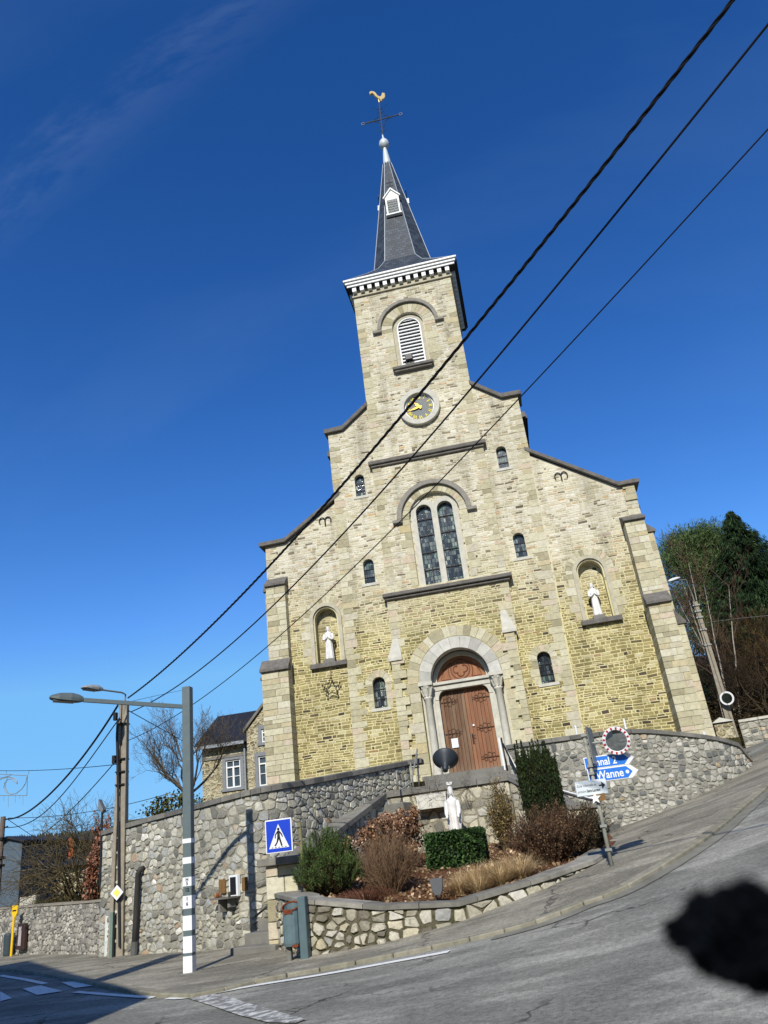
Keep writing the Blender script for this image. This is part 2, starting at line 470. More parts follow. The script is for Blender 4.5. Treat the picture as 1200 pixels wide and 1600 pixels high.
def facade_mortar():
    t = NT('lime_mortar', .95, .08)
    c = t.mix(zone(t), lin(216,206,158), lin(214,208,185)); nf = t.noise(t.pos(), 22., 4, .65)
    c = t.mix(1., c, t.grey(nf, .25, .75, .82, 1.06), 'MULTIPLY'); t.col(weather(t, c)); t.bump(nf, .4, .01); return t.m
M['facade'] = facade_mortar(); M['facade_stone'] = facade_stone()
M['quoin'] = island('dressed_stone', [(0, lin(158,150,122)), (.2, lin(186,179,148)), (.45, lin(202,196,166)), (.7, lin(208,203,180)), (.84, lin(190,176,136)), (.93, lin(194,188,166)), (.97, lin(200,184,160)), (1, lin(176,168,142))], .88, .12, .3, 9., .6)
M['bluestone'] = plain('blue_limestone', lin(196,193,179), .75, .25, 0, .22, 5., .15)
M['greystone'] = plain('grey_limestone', lin(122,120,112), .8, .2, 0, .3, 4., .25)
M['darkcap'] = plain('weathered_coping', lin(112,108,102), .85, .2, 0, .42, 5., .4)
M['slate'] = None
M['white'] = plain('white_paint', lin(226,228,226), .5, .4, 0, .08, 6.)
M['statue'] = plain('white_plaster', lin(228,226,220), .7, .2, 0, .22, 7., .15)
M['zinc'] = plain('zinc', lin(150,156,160), .45, .5, .3, .15, 6.)
M['iron'] = plain('wrought_iron', lin(38,36,38), .6, .4, .4, .3, 20.)
M['black'] = plain('black_metal', lin(30,32,35), .5, .4, 0, .2, 12.)
M['gold'] = plain('gilding', lin(218,192,130), .4, .5, .3, .25, 20.)
M['galv'] = plain('galvanised_steel', lin(140,142,136), .5, .5, .3, .2, 14.)
M['concrete'] = plain('pole_concrete', lin(150,142,126), .9, .15, 0, .3, 7., .3)
M['signblue'] = plain('blue_sign_paint', lin(22,110,205), .4, .5, 0, .05, 5.)
M['signblue2'] = plain('deep_blue_sign_paint', lin(16,62,190), .4, .5, 0, .05, 5.)
M['signwhite'] = plain('white_sign_paint', lin(228,230,230), .45, .4, 0, .06, 8.)
M['red'] = plain('red_reflective', lin(176,26,40), .4, .5, 0, .1, 8.)
M['yellow'] = plain('yellow_paint', lin(236,190,20), .45, .4, 0, .1, 8.)
M['wood'] = plain('weathered_wood', lin(128,98,60), .8, .2, 0, .35, 14., .3)
M['rust'] = plain('rusty_metal', lin(120,66,44), .9, .1, 0, .4, 20.)

def slate_mat():
    t = NT('slate_courses', .55, .35)
    uv = t.uv()
    br = t.n('TexBrick', {'offset': .5, 'squash': 1., 'squash_frequency': 2}, Vector=uv, Color1=(0,0,0,1), Color2=(1,1,1,1), Mortar=(0,0,0,1), Scale=1.,
             **{'Mortar_Size': .008, 'Mortar_Smooth': .2, 'Bias': 0., 'Brick_Width': .22, 'Row_Height': .16})
    c = t.ramp(br.outputs['Color'], [(0, lin(46,53,61)), (.5, lin(58,66,74)), (1, lin(70,79,87))])
    c = t.mix(br.outputs['Fac'], c, lin(36,41,47))
    nz = t.noise(uv, 1.2, 5, .6)
    c = t.mix(1., c, t.grey(nz, .3, .7, .8, 1.15), 'MULTIPLY')
    t.col(c)
    t.bump(t.math('SUBTRACT', 1., br.outputs['Fac']), .4, .01)
    return t.m
M['slate'] = slate_mat()

def glazing_mat(nx=9., nz=5.):
    """leaded clear glass: small uneven panes in a dark lead net"""
    t = NT('leaded_glass', .15, .6)
    uv = t.uv()
    br = t.n('TexBrick', {'offset': .45, 'offset_frequency': 2, 'squash': 1.5, 'squash_frequency': 2}, Vector=uv, Color1=(0,0,0,1), Color2=(1,1,1,1), Mortar=(0,0,0,1), Scale=1.,
             **{'Mortar_Size': .009, 'Mortar_Smooth': .1, 'Bias': 0., 'Brick_Width': 1/nx, 'Row_Height': 1/nz})
    c = t.ramp(br.outputs['Color'], [(0, lin(34,40,46)), (.4, lin(62,70,76)), (.62, lin(96,106,108)), (.8, lin(128,136,130)), (.93, lin(84,112,98)), (1, lin(176,180,172))])
    c = t.mix(1., c, t.grey(t.noise(uv, 2.2, 3, .6), .3, .7, .55, 1.25), 'MULTIPLY')
    c = t.mix(br.outputs['Fac'], c, lin(24,26,28))
    t.col(c)
    t.bump(t.math('ADD', br.outputs['Color'], t.noise(uv, 6., 2, .5)), .25, .01)
    return t.m
M['glazing'] = glazing_mat(11., 6.)
def asphalt_mat(name, c0, c1, crack=.5):
    t = NT(name, .9, .15)
    p = t.pos()
    g = t.math('ADD', t.math('MULTIPLY', t.noise(p, 70., 3, .8), .5), t.math('MULTIPLY', t.noise(p, 17., 4, .75), .5))
    m1 = t.noise(p, .45, 5, .65)
    st = t.noise(t.vmath('MULTIPLY', p, (.6, 2.6, 1)), 1.3, 5, .7)
    c = t.mix(t.grey(m1, .3, .7), c0, c1)
    c = t.mix(1., c, t.grey(g, .34, .66, .42, 1.6), 'MULTIPLY')
    pt = t.grey(t.noise(t.vmath('MULTIPLY', p, (.55, 1.5, 1)), .9, 3, .6), .47, .55, .80, 1.14)
    c = t.mix(1., c, pt, 'MULTIPLY')
    c = t.mix(1., c, t.grey(st, .3, .75, .80, 1.14), 'MULTIPLY')
    vv = t.vmath('ADD', p, t.vmath('MULTIPLY', t.noise(p, 1.3, 4, .6, 1), (1.2, 1.2, 0)))
    ve = t.n('TexVoronoi', {'feature': 'DISTANCE_TO_EDGE', 'voronoi_dimensions': '2D'}, Vector=vv, Scale=.42)
    ck = t.math('MULTIPLY', t.grey(ve.outputs['Distance'], .0, .016, 1., 0.), t.grey(t.noise(p, .3, 2), .44, .54, 0., crack))
    c = t.mix(ck, c, lin(38,37,35))
    t.col(c)
    t.bump(g, .5, .012)
    return t.m
M['road'] = asphalt_mat('asphalt', lin(114,114,106), lin(150,148,137), .9)
M['pave'] = asphalt_mat('pavement_asphalt', lin(124,120,106), lin(152,146,130), .8)
M['kerb'] = plain('kerb_concrete', lin(150,146,134), .9, .15, 0, .3, 6., .3)
def paint_mat():
    t = NT('worn_road_paint', .8, .2)
    p = t.pos()
    a = t.grey(t.math('ADD', t.noise(p, 6., 5, .7), t.math('MULTIPLY', t.noise(p, 60., 2, .6), .25)), .53, .66, 1., 0.)
    c = t.mix(1., lin(206,206,198), t.grey(t.noise(p, 4., 4, .6), .3, .7, .82, 1.05), 'MULTIPLY')
    c = t.mix(t.n('Math', {'operation': 'SUBTRACT'}, _0=1., _1=a).outputs[0], c, lin(120,119,114))
    t.col(c)
    return t.m
M['paint'] = paint_mat()
def solid_paint():
    t = NT('road_paint', .8, .2); p = t.pos()
    t.col(t.mix(t.grey(t.noise(p, 9., 5, .7), .58, .7), lin(220,220,214), lin(130,129,124))); return t.m
M['paint2'] = solid_paint()
def earth_mat():
    t = NT('grassy_earth', .95, .1); p = t.pos()
    c = t.ramp(t.noise(p, 3., 6, .7), [(.3, lin(52,48,28)), (.5, lin(74,70,38)), (.7, lin(96,88,52))]); t.col(c); t.bump(t.noise(p, 20., 4, .7), .6, .04); return t.m
M['earth'] = earth_mat()
def litter_mat():
    t = NT('leaf_litter', .95, .1); p = t.pos()
    c = t.ramp(t.noise(p, 22., 5, .75), [(.3, lin(58,40,28)), (.5, lin(98,66,46)), (.65, lin(140,108,78)), (.8, lin(70,48,34))]); t.col(c); t.bump(t.noise(p, 30., 4, .7), .8, .04); return t.m
M['litter'] = litter_mat()
def mortar(name, c, moss=0.):
    t = NT(name, .95, .08); p = t.pos(); nf = t.noise(p, 24., 5, .7)
    col = t.mix(1., c, t.grey(nf, .25, .75, .66, 1.18), 'MULTIPLY')
    if moss: col = t.mix(t.grey(t.noise(p, 2.4, 5, .65), .45, .58, 0., moss), col, lin(58,62,30))
    t.col(t.mix(1., col, t.grey(t.noise(p, .6, 4, .6), .3, .7, .76, 1.1), 'MULTIPLY')); t.bump(nf, .9, .03); return t.m
def rubble_stone(name, stops, moss=0.):
    t = NT(name, .9, .12); p = t.pos()
    c = t.ramp(t.isl(), stops); nf = t.noise(p, 16., 6, .7)
    c = t.mix(1., c, t.grey(nf, .25, .75, .64, 1.16), 'MULTIPLY')
    c = t.mix(t.grey(t.noise(p, 6., 4, .65), .58, .70, 0., .4), c, lin(120,112,96))
    if moss: c = t.mix(t.grey(t.noise(p, 3.1, 5, .65), .58, .68, 0., moss), c, lin(70,72,40))
    t.col(t.mix(1., c, t.grey(t.noise(p, .55, 4, .6), .3, .7, .80, 1.08), 'MULTIPLY')); t.bump(nf, .9, .025); return t.m
GREYS = [(0, lin(118,117,110)), (.15, lin(152,150,138)), (.4, lin(184,181,164)), (.62, lin(208,205,188)), (.78, lin(166,168,164)), (.92, lin(200,194,170)), (.95, lin(180,152,124)), (.97, lin(214,210,196)), (1, lin(234,231,218))]
M['wall'] = mortar('grey_mortar', lin(158,154,138)); M['wall_s'] = rubble_stone('grey_rubble', GREYS)
M['wall_front'] = mortar('warm_mortar', lin(150,144,124)); M['wall_front_s'] = rubble_stone('pale_rubble', [(0, lin(118,116,106)), (.2, lin(156,152,136)), (.5, lin(186,180,158)), (.7, lin(208,202,178)), (.85, lin(168,170,166)), (.94, lin(206,200,180)), (.965, lin(194,162,124)), (.98, lin(206,200,180)), (1, lin(220,216,200))])
M['wall_moss'] = mortar('mossy_mortar', lin(114,107,90), .7); M['wall_moss_s'] = rubble_stone('mossy_rubble', [(0, lin(118,112,100)), (.25, lin(160,155,138)), (.5, lin(188,182,160)), (.75, lin(212,208,194)), (.93, lin(196,186,152)), (1, lin(168,168,164))], .5)
M['wall_right'] = mortar('pale_mortar', lin(160,157,143)); M['wall_right_s'] = rubble_stone('small_rubble', [(0, lin(112,114,112)), (.25, lin(148,147,138)), (.5, lin(174,171,158)), (.75, lin(202,199,186)), (.93, lin(186,184,172)), (.955, lin(192,164,124)), (.975, lin(204,200,188)), (1, lin(226,223,212))])
M['wall_low'] = mortar('dusty_mortar', lin(150,146,134)); M['wall_low_s'] = rubble_stone('dusty_rubble', [(0, lin(112,110,104)), (.3, lin(150,146,136)), (.6, lin(174,169,156)), (1, lin(198,193,178))])
M['house_stone'] = rubble('house_rubble', [(0, lin(104,94,70)), (.25, lin(150,138,106)), (.5, lin(182,170,132)), (.8, lin(204,196,166)), (1, lin(140,122,96))], lin(192,184,156), 4.0, 7.0, (.02,.09))
# ------------------------------------------------------------------ ground, road, pavement, kerb, markings
def grid_ground():
    def axis(a, b, step, lo, hi):
        mid = list(np.arange(a, b+1e-6, step)); left = []; x = a; s = step
        while x > lo: s *= 1.5; x -= s; left.append(x)
        right = []; x = b; s = step
        while x < hi: s *= 1.5; x += s; right.append(x)
        return np.array(left[::-1]+mid+right)
    xs = axis(-17, 12, .35, -1500, 1500); ys = axis(-23, 0, .35, -600, 2500)
    X, Y = np.meshgrid(xs, ys); Z = H(X, Y)
    V = np.stack([X, Y, Z], -1).reshape(-1, 3)
    nx = len(xs); I, J = np.meshgrid(np.arange(nx-1), np.arange(len(ys)-1)); a = (J*nx+I).ravel()
    F = np.stack([a, a+1, a+nx+1, a+nx], 1)
    cx = V[F].mean(1)
    RP = [(-60,24),(-14,-2.2),(-8.5,-6),(-3.5,-8.5),(0,-9),(3.4,-4),(7.6,-2.6),(9.2,4),(13,11),(40,34),(40,-60),(-60,-60)]
    m = in_poly(cx[:,0], cx[:,1], RP)
    for nm, sel, mt in (('road', m, M['road']), ('ground', ~m, M['earth'])):
        f = F[sel]; u, inv = np.unique(f, return_inverse=True)
        setting(mesh_np(nm, V[u], inv.reshape(f.shape), mt, smooth=True))
grid_ground()

def sheet(name, poly, dz, mat, step=.45, skirt=.12, zf=None, kind='structure'):
    """a sheet laid over the terrain inside a plan polygon"""
    zf = zf or (lambda x, y: H(x, y)+dz)
    P = np.asarray(poly, float)[:, :2]
    Q = []
    for a, b in zip(P, np.roll(P, -1, 0)):
        n = max(1, int(np.linalg.norm(b-a)/step)); Q += [a+(b-a)*i/n for i in range(n)]
    Q = np.array(Q); nb = len(Q)
    gx, gy = np.meshgrid(np.arange(Q[:,0].min(), Q[:,0].max(), step), np.arange(Q[:,1].min(), Q[:,1].max(), step))
    g = np.stack([gx.ravel(), gy.ravel()], 1); g = g[in_poly(g[:,0], g[:,1], Q)]
    if len(g):
        d = np.min(np.hypot(g[:,None,0]-Q[None,:,0], g[:,None,1]-Q[None,:,1]), 1); g = g[d > step*.45]
    A = np.vstack([Q, g]) if len(g) else Q
    vo, ed, fa, *_ = delaunay_2d_cdt([Vector(p) for p in A], [(i, (i+1)%nb) for i in range(nb)], [], 1, 1e-5)
    vv = np.array([tuple(p) for p in vo]); z = zf(vv[:,0], vv[:,1])
    V = [(x, y, q) for (x, y), q in zip(vv, z)]
    F = [tuple(f) for f in fa if in_poly(*vv[list(f)].mean(0), Q)]
    mb = MB(); mb.add(V, F)
    if skirt:
        cnt = {}
        for f in F:
            for i in range(len(f)): e = (f[i], f[(i+1)%len(f)]); cnt[tuple(sorted(e))] = cnt.get(tuple(sorted(e)), 0)+1
        for (i, j), c in cnt.items():
            if c == 1:
                a, b = V[i], V[j]; mb.add([a, b, (b[0],b[1],b[2]-skirt), (a[0],a[1],a[2]-skirt)], [(0,1,2,3)])
    o = mb.build(name, mat, smooth=False)
    if kind: setting(o, kind)
    return o
def G(px, py): return gnd(px, py)[:2]
KERB = np.array([(-34,8),(-24,1.5),(-15,-5.6), G(0,1518), G(60,1524), G(130,1538), G(200,1553), G(300,1561), G(400,1537), G(500,1519), G(615,1497), G(735,1472), G(840,1445), G(915,1416), G(985,1388), G(1100,1318), G(1160,1268), G(1198,1235), (8.4,-5.0), (11.5,-.4), (17,6), (26,15)])
KERB = resamp(catmull(KERB, 6), .4)
inner = [(25,17),(16,8),(11.5,3.5),(8.6,-.5),(7.45,-3.0),(5.2,-4.6),(1,-5.2),(-3,-8),(-8.5,-6.2),(-14.5,-2.4),(-24,4.5),(-34,11)]
NRM = np.gradient(KERB, axis=0); NRM /= np.linalg.norm(NRM, axis=1)[:,None]; NRM = np.stack([-NRM[:,1], NRM[:,0]], 1)   # towards the pavement
PAVEZ = .045
sheet('pavement', list(KERB+NRM*.17)+inner, PAVEZ, M['pave'], .45)
def ribbon(mb, line, nrm, o0, o1, z0, z1=None, closed_h=0.):
    A = line+nrm*o0; B = line+nrm*o1
    za = H(A[:,0], A[:,1])+z0; zb = H(B[:,0], B[:,1])+(z0 if z1 is None else z1)
    vs = []; n = len(line)
    for i in range(n): vs += [(A[i,0],A[i,1],za[i]), (B[i,0],B[i,1],zb[i])]
    mb.add(vs, [(2*i, 2*i+1, 2*i+3, 2*i+2) for i in range(n-1)])
mb = MB()
i = 0
while i < len(KERB)-4:             # kerb stones about a metre long with open joints
    a, b = KERB[i], KERB[i+3]; d = b-a; L = np.linalg.norm(d); d /= L; nn = np.array([-d[1], d[0]]); m_ = (a+b)/2
    za, zb = h(*a), h(*b); ax = np.array([d[0]*L, d[1]*L, zb-za]); Lx = np.linalg.norm(ax); ax /= Lx
    up = np.cross(ax, np.array([nn[0], nn[1], 0])); up *= np.sign(up[2])
    tz = PAVEZ+.014+random.uniform(-.006, .006)
    mb.obox((m_[0]+nn[0]*.085, m_[1]+nn[1]*.085, (za+zb)/2+tz/2-.1), ax, (nn[0],nn[1],0), up, Lx-.012, .175, tz+.2)
    i += 3
setting(mb.build('kerb', island('kerb_stone', [(0, lin(128,124,108)), (.5, lin(140,136,118)), (1, lin(150,145,128))], .9, .15, .45, 6., .4), bevel=.015))
mb = MB(); _k = KERB[:,0] > .9; ribbon(mb, KERB[_k], NRM[_k], -.26, 0., .010)
setting(mb.build('gutter', plain('gutter_concrete', lin(128,126,114), .9, .15, 0, .4, 3., .3)))
def rline(pts, wd, mat, dz=.012):
    P = resamp(catmull(np.array([G(*p) for p in pts]), 5), .25); n_ = np.gradient(P, axis=0); n_ /= np.linalg.norm(n_, axis=1)[:,None]; n_ = np.stack([-n_[:,1], n_[:,0]], 1)
    mb = MB(); ribbon(mb, P, n_, -wd/2, wd/2, dz); setting(mb.build('road_marking', mat))
rline([(262,1561),(300,1559),(400,1541),(500,1525),(600,1507),(702,1488)], .15, M['paint2'])
rline([(118,1551),(180,1556),(240,1560)], .13, M['paint2'])
rline([(0,1525),(36,1531),(71,1538)], .13, M['paint2'])
def gpoly(pts, mat, dz=.014):
    sheet('road_marking', [G(*p) for p in pts], dz, mat, .3, 0)
gpoly([(0,1550),(19,1561),(0,1566)], M['paint2'])
gpoly([(35,1546),(63,1541),(98,1550),(58,1556)], M['paint2'])
gpoly([(96,1536),(138,1533),(157,1540),(117,1545)], M['paint2'])
gpoly([(290,1560),(330,1554),(358,1558),(380,1567),(425,1580),(478,1595),(462,1601),(420,1600),(372,1588),(330,1573)], M['paint'])

# ------------------------------------------------------------------ church
CH = thing('church', 'yellow sandstone church with square clock tower and slate spire above the retaining wall', 'church', (0, 2, 3.6))
def arch(cx, zb, zs, r, n=18):
    return [(cx-r, zb), (cx+r, zb)] + [(cx+r*math.cos(PI*k/n), zs+r*math.sin(PI*k/n)) for k in range(n+1)]
def holed(mb, outer, holes, y, thick=.5):
    """upright wall face in x,z with openings; each hole is (polygon, depth of its reveal)"""
    pts = [Vector(p) for p in outer]; ed = [(i, (i+1)%len(outer)) for i in range(len(outer))]
    for poly, dep in holes:
        b = len(pts); pts += [Vector(p) for p in poly]; ed += [(b+i, b+(i+1)%len(poly)) for i in range(len(poly))]
    vo, _, fa, *_ = delaunay_2d_cdt(pts, ed, [], 1, 1e-6)
    vv = np.array([tuple(p) for p in vo]); keep = []
    for f in fa:
        c = vv[list(f)].mean(0)
        if in_poly(c[0], c[1], outer) and not any(in_poly(c[0], c[1], p) for p, _ in holes): keep.append(tuple(f))
    mb.add([(x, y, z) for x, z in vv], keep)
    n = len(outer)
    mb.add([(x,y,z) for x,z in outer]+[(x,y+thick,z) for x,z in outer], [(i, (i+1)%n, (i+1)%n+n, i+n) for i in range(n)])
    for poly, dep in holes:
        n = len(poly)
        mb.add([(x,y,z) for x,z in poly]+[(x,y+dep,z) for x,z in poly], [(i, i+n, (i+1)%n+n, (i+1)%n) for i in range(n)])
    return mb
def plate(mb, poly, y0, y1): return mb.prism(poly, y0, y1)
def quoins(mb, x, side, z0, z1, y, depth=.12, long=.46, short=.28, hh=.21, lean=0.):
    z = z0; k = 0
    while z < z1-.05:
        hgt = min(min(hh, .23)*random.uniform(.7, 1.35), z1-z); L = (long if k%2 else short)*random.uniform(.75, 1.2)
        xx = x+lean*(z-z0)
        x0, x1 = (xx, xx+L) if side > 0 else (xx-L, xx)
        mb.box(x0, x1, y-random.uniform(.004, .016), y+depth, z+.006, z+hgt-.006)
        z += hgt; k += 1
    return mb
def band(pts, t):
    """polygon of a coping: a polyline thickened upwards"""
    return [(x, z) for x, z in pts]+[(x, z+t) for x, z in reversed(pts)]
def course_stones(mb, outer, holes, y, rh=(.062, .125), wd=(.10, .38), gap=.009):
    """rows of squared rubble of uneven height and length laid over a wall face"""
    xs = [p[0] for p in outer]; zs_ = [p[1] for p in outer]; x0, x1, z0, z1 = min(xs), max(xs), max(min(zs_), 3.2), max(zs_)
    z = z0; ph = random.uniform(0, 9); Q = []
    def wob(x, zz): return .016*math.sin(x*1.7+zz*2.3+ph)+.010*math.sin(x*4.3+zz*5.1)
    while z < z1:
        hh = random.uniform(*rh); x = x0+random.uniform(-.3, 0)
        while x < x1:
            w_ = random.uniform(*wd)
            if random.random() < .12: w_ *= .6
            tall = random.random() < .04; g = gap*random.uniform(.75, 1.3); h2 = hh
            a, b = max(x+g, x0+.004), min(x+w_-g, x1-.004); j = lambda: random.uniform(-.007, .007)
            if b-a > .05:
                zz0, zz1 = z+g*.9, z+h2-g*.9
                if hh > .115 and random.random() < .16:
                    zm = (zz0+zz1)/2; Q += [(a, b, zz0, zm-g*.8), (a, b, zm+g*.8, zz1)]
                else: Q.append((a, b, zz0, zz1))
            x += w_
        z += hh
    A = np.array(Q)
    # a stone stays when its whole outline lies on the wall
    ok = np.ones(len(A), bool)
    for fx_, fz_ in ((0,0),(1,0),(1,1),(0,1),(.5,0),(.5,1),(.5,.5)):
        px_ = A[:,0]+(A[:,1]-A[:,0])*fx_; pz_ = A[:,2]+(A[:,3]-A[:,2])*fz_
        ok &= in_poly(px_, pz_, outer)
        for poly in holes: ok &= ~in_poly(px_, pz_, poly)
    for a, b, c, d in A[ok]:
        r = lambda: random.uniform(-.008, .008)
        o = [(a+r(), c+r()+wob(a, c)), (b+r(), c+r()+wob(b, c)), (b+r(), d+r()+wob(b, d)), (a+r(), d+r()+wob(a, d))]
        cx, cz = (a+b)/2, (c+d)/2+wob((a+b)/2, (c+d)/2); e = min(.012, (d-c)*.16); pr = random.uniform(.002, .011)
        i_ = [(q+(e if q < cx else -e), w+(e if w < cz else -e)) for q, w in o]
        mb.add([(q, y+.003, w) for q, w in o]+[(q, y-pr, w) for q, w in i_], [(4,5,6,7),(0,1,5,4),(1,2,6,5),(2,3,7,6),(3,0,4,7)])
def build2(mb, nbase, name, mats, parent):
    o = mb.build(name, mats, parent); me = o.data
    ix = np.zeros(len(me.polygons), int); ix[nbase:] = 1; me.polygons.foreach_set('material_index', ix); return o
FS = lambda: [M['facade'], M['facade_stone']]
def small_window(cx, zc, wd, ht, y, surround):
    r = wd/2; zb = zc-ht/2; zs = zc+ht/2-r
    sash = MB(); plate(sash, arch(cx, zb-.002, zs, r+.002), y+.16, y+.18)
    g = sash.build('window', M['glazing'], CH)
    sl_ = MB(); sl_.box(cx-r-.12, cx+r+.12, y-.03, y+.16, zb-.10, zb); sl_.build('sill', M['bluestone'], g)
    for q in (.3, .62):
        bars = MB(); bars.box(cx-r, cx+r, y+.135, y+.158, zb+ht*q-.012, zb+ht*q+.012); bars.build('saddle_bar', M['iron'], g)
    s = MB(); s.ring_blocks(cx, zs, r+.005, r+(.24 if surround else .15), 0, PI, 7, y-.012, y+.1, .01, .02)
    if surround:
        for sd in (-1, 1):
            z = zb; k = 0
            while z < zs-.04:
                hg = min(.26, zs-z); L = (.3 if k%2 else .2); x0 = cx+sd*(r+.005)
                s.box(min(x0, x0+sd*L), max(x0, x0+sd*L), y-.012-.004*(k%2), y+.1, z+.005, z+hg-.005); z += hg; k += 1
    s.build('window_surround', M['quoin'], g)
    return arch(cx, zb, zs, r)

# aisle fronts with statue niches
def aisle(outer, ncx, nzs, name):
    mb = MB(); holed(mb, outer, [(arch(ncx, 7.95, nzs, .41), .34)], 0., .55)
    plate(mb, arch(ncx, 7.95, nzs, .415), .33, .42)
    nb_ = len(mb.f); course_stones(mb, outer, [arch(ncx, 7.95, nzs, .41)], 0.); course_stones(mb, arch(ncx, 7.95, nzs, .41), [], .33)
    a = build2(mb, nb_, name, FS(), CH)
    m = MB()
    ring = [(ncx+.60*math.cos(PI*k/16), nzs+.60*math.sin(PI*k/16)) for k in range(17)]; inn = [(ncx+.47*math.cos(PI*k/16), nzs+.47*math.sin(PI*k/16)) for k in range(17)]
    m.prism([(ncx+.60, 7.95)]+ring+[(ncx-.60, 7.95), (ncx-.47, 7.95)]+inn[::-1]+[(ncx+.47, 7.95)], -.07, .03)
    o = m.build('niche_frame', M['quoin_grey'], a)
    v = MB(); v.ring_blocks(ncx, nzs, .605, .84, 0, PI, 15, -.014, .1, .01, .015)
    for sd in (-1, 1):
        z = 8.0; k = 0
        while z < nzs-.05:
            hg = min(.3, nzs-z); L = .34 if k%2 else .2; x0 = ncx+sd*.605
            v.box(min(x0, x0+sd*L), max(x0, x0+sd*L), -.012-.004*(k%2), .1, z+.005, z+hg-.005); z += hg; k += 1
    v.build('niche_surround', M['quoin'], a)
    s = MB(); s.box(ncx-.68, ncx+.68, -.16, .33, 7.78, 7.95); s.build('niche_sill', M['darkcap'], a, bevel=.012)
    return a
M['quoin_grey'] = plain('pale_moulding', lin(186,180,158), .85, .2, 0, .25, 6., .3)
aL = aisle([(-6.75,2.6),(-3.6,2.6),(-3.6,14.30),(-5.95,12.82),(-6.75,12.82)], -4.62, 9.58, 'aisle_wall')
aR = aisle([(3.4,2.6),(7.12,2.6),(7.12,12.58),(6.62,12.58),(3.4,14.80)], 4.95, 9.66, 'aisle_wall')
M['anchor'] = M['iron']
def scroll(c, s, par):
    mb = MB()
    for sd in (-1, 1):
        pts = []
        for k in range(26):
            t = k/25*3.6; r = .22*(1-t/4.6)
            pts.append((c[0]+sd*(.02+.15-r*math.cos(t)*.75), -.05, c[2]-.12+.10*(1 if k else 1)+r*math.sin(t)*.9-.03*t))
        mb.tube([(c[0], -.05, c[2]-.26)]+pts, .022, 5)
    mb.build('wall_anchor', M['iron'], par)
scroll(at(508,812,0), 1, aL); scroll(at(876,742,0), 1, aR)
mb = MB(); mb.prism(band([(-6.98,12.82),(-5.95,12.84),(-3.62,14.36)], .16), -.16, .75); mb.build('coping', M['darkcap'], aL, bevel=.012)
mb = MB(); mb.prism(band([(7.34,12.60),(6.62,12.60),(3.62,14.72)][::-1], .16), -.16, .75); mb.build('coping', M['darkcap'], aR, bevel=.012)
mb = MB(); quoins(mb, 7.13, -1, 11.3, 12.58, -.002, .3); quoins(mb, 7.145, -1, 12.0, 12.59, -.05, .3, .4, .4, .3); mb.build('quoin', M['quoin'], aR)
mb = MB(); quoins(mb, -6.76, 1, 11.2, 12.82, -.002, .3); mb.build('quoin', M['quoin'], aL)

# nave front either side of the portal bay
W_L = [small_window(-2.9, 6.62, .45, 1.06, -.12, True), small_window(-2.8, 11.06, .40, .94, -.12, False), small_window(-2.78, 14.6, .38, .92, -.12, False)]
W_R = [small_window(2.80, 6.6, .45, 1.06, -.12, True), small_window(2.76, 11.03, .40, .94, -.12, False), small_window(2.76, 14.62, .38, .92, -.12, False)]
mb = MB()
o1 = [(-4.0,2.6),(-2.0,2.6),(-2.0,17.98),(-2.12,17.98),(-3.22,17.12),(-3.84,17.12),(-3.84,12)]; o2 = [(2.0,2.6),(3.55,2.6),(3.74,10),(3.78,17.1),(3.18,17.1),(2.08,17.98),(2.0,17.98)]
holed(mb, o1, [(p, .17) for p in W_L], -.12, .6); holed(mb, o2, [(p, .17) for p in W_R], -.12, .6)
nb_ = len(mb.f); course_stones(mb, o1, W_L, -.12); course_stones(mb, o2, W_R, -.12)
NV = build2(mb, nb_, 'nave_wall', FS(), CH)
for par_, calls in ((NV, ([(-4.01,1,4.0,14.6,-.125,.2,.50,.34,.27,.0165), (-3.85,1,14.6,17.1,-.125,.3)], [(3.555,-1,4.0,14.6,-.125,.2,.48,.32,.27,.019), (3.79,-1,14.6,17.1,-.125,.3)])),):
    for cs in calls:
        mb = MB()
        for c_ in cs: quoins(mb, *c_)
        mb.build('quoin', M['quoin'], par_)
mb = MB(); mb.prism(band([(-3.98,17.12),(-3.22,17.14),(-2.10,18.02)], .19), -.26, .75); mb.build('coping', M['darkcap'], NV, bevel=.012)
mb = MB(); mb.prism(band([(2.06,18.02),(3.18,17.12),(3.94,17.10)], .19), -.26, .75); mb.build('coping', M['darkcap'], NV, bevel=.012)

# portal bay
PX = -.06; PZ = 6.66
mb = MB()
bay_hole = arch(PX, 3.5, PZ, 1.42, 24)
holed(mb, [(-2.25,2.6),(1.86,2.6),(2.12,9.86),(-2.22,9.86)], [(bay_hole, .5)], -.32, .4)
wx = -.09
whole = arch(wx, 10.12, 12.76, .95, 22)
holed(mb, [(-2.19,9.86),(2.12,9.86),(2.12,15.26),(-2.18,15.26)], [(whole, .16)], -.24, .3)
lw, lz = .29, 13.02
lights = [arch(wx-.40, 10.12, lz-.02, lw, 14), arch(wx+.40, 10.12, lz-.02, lw, 14)]
holed(mb, [(x, z) for x, z in arch(wx, 10.12, 12.76, .96, 22)], [(l, .2) for l in lights], -.085, .1)
nb_ = len(mb.f)
course_stones(mb, [(-2.25,2.6),(1.86,2.6),(2.12,9.86),(-2.22,9.86)], [arch(PX, 3.0, PZ, 1.46)], -.32); course_stones(mb, [(-2.19,9.86),(2.12,9.86),(2.12,15.26),(-2.18,15.26)], [whole], -.24)
course_stones(mb, whole, [arch(wx-.40, 10.0, 13.0, .40), arch(wx+.40, 10.0, 13.0, .40)], -.085)
BAY = build2(mb, nb_, 'portal_bay_wall', FS(), CH)
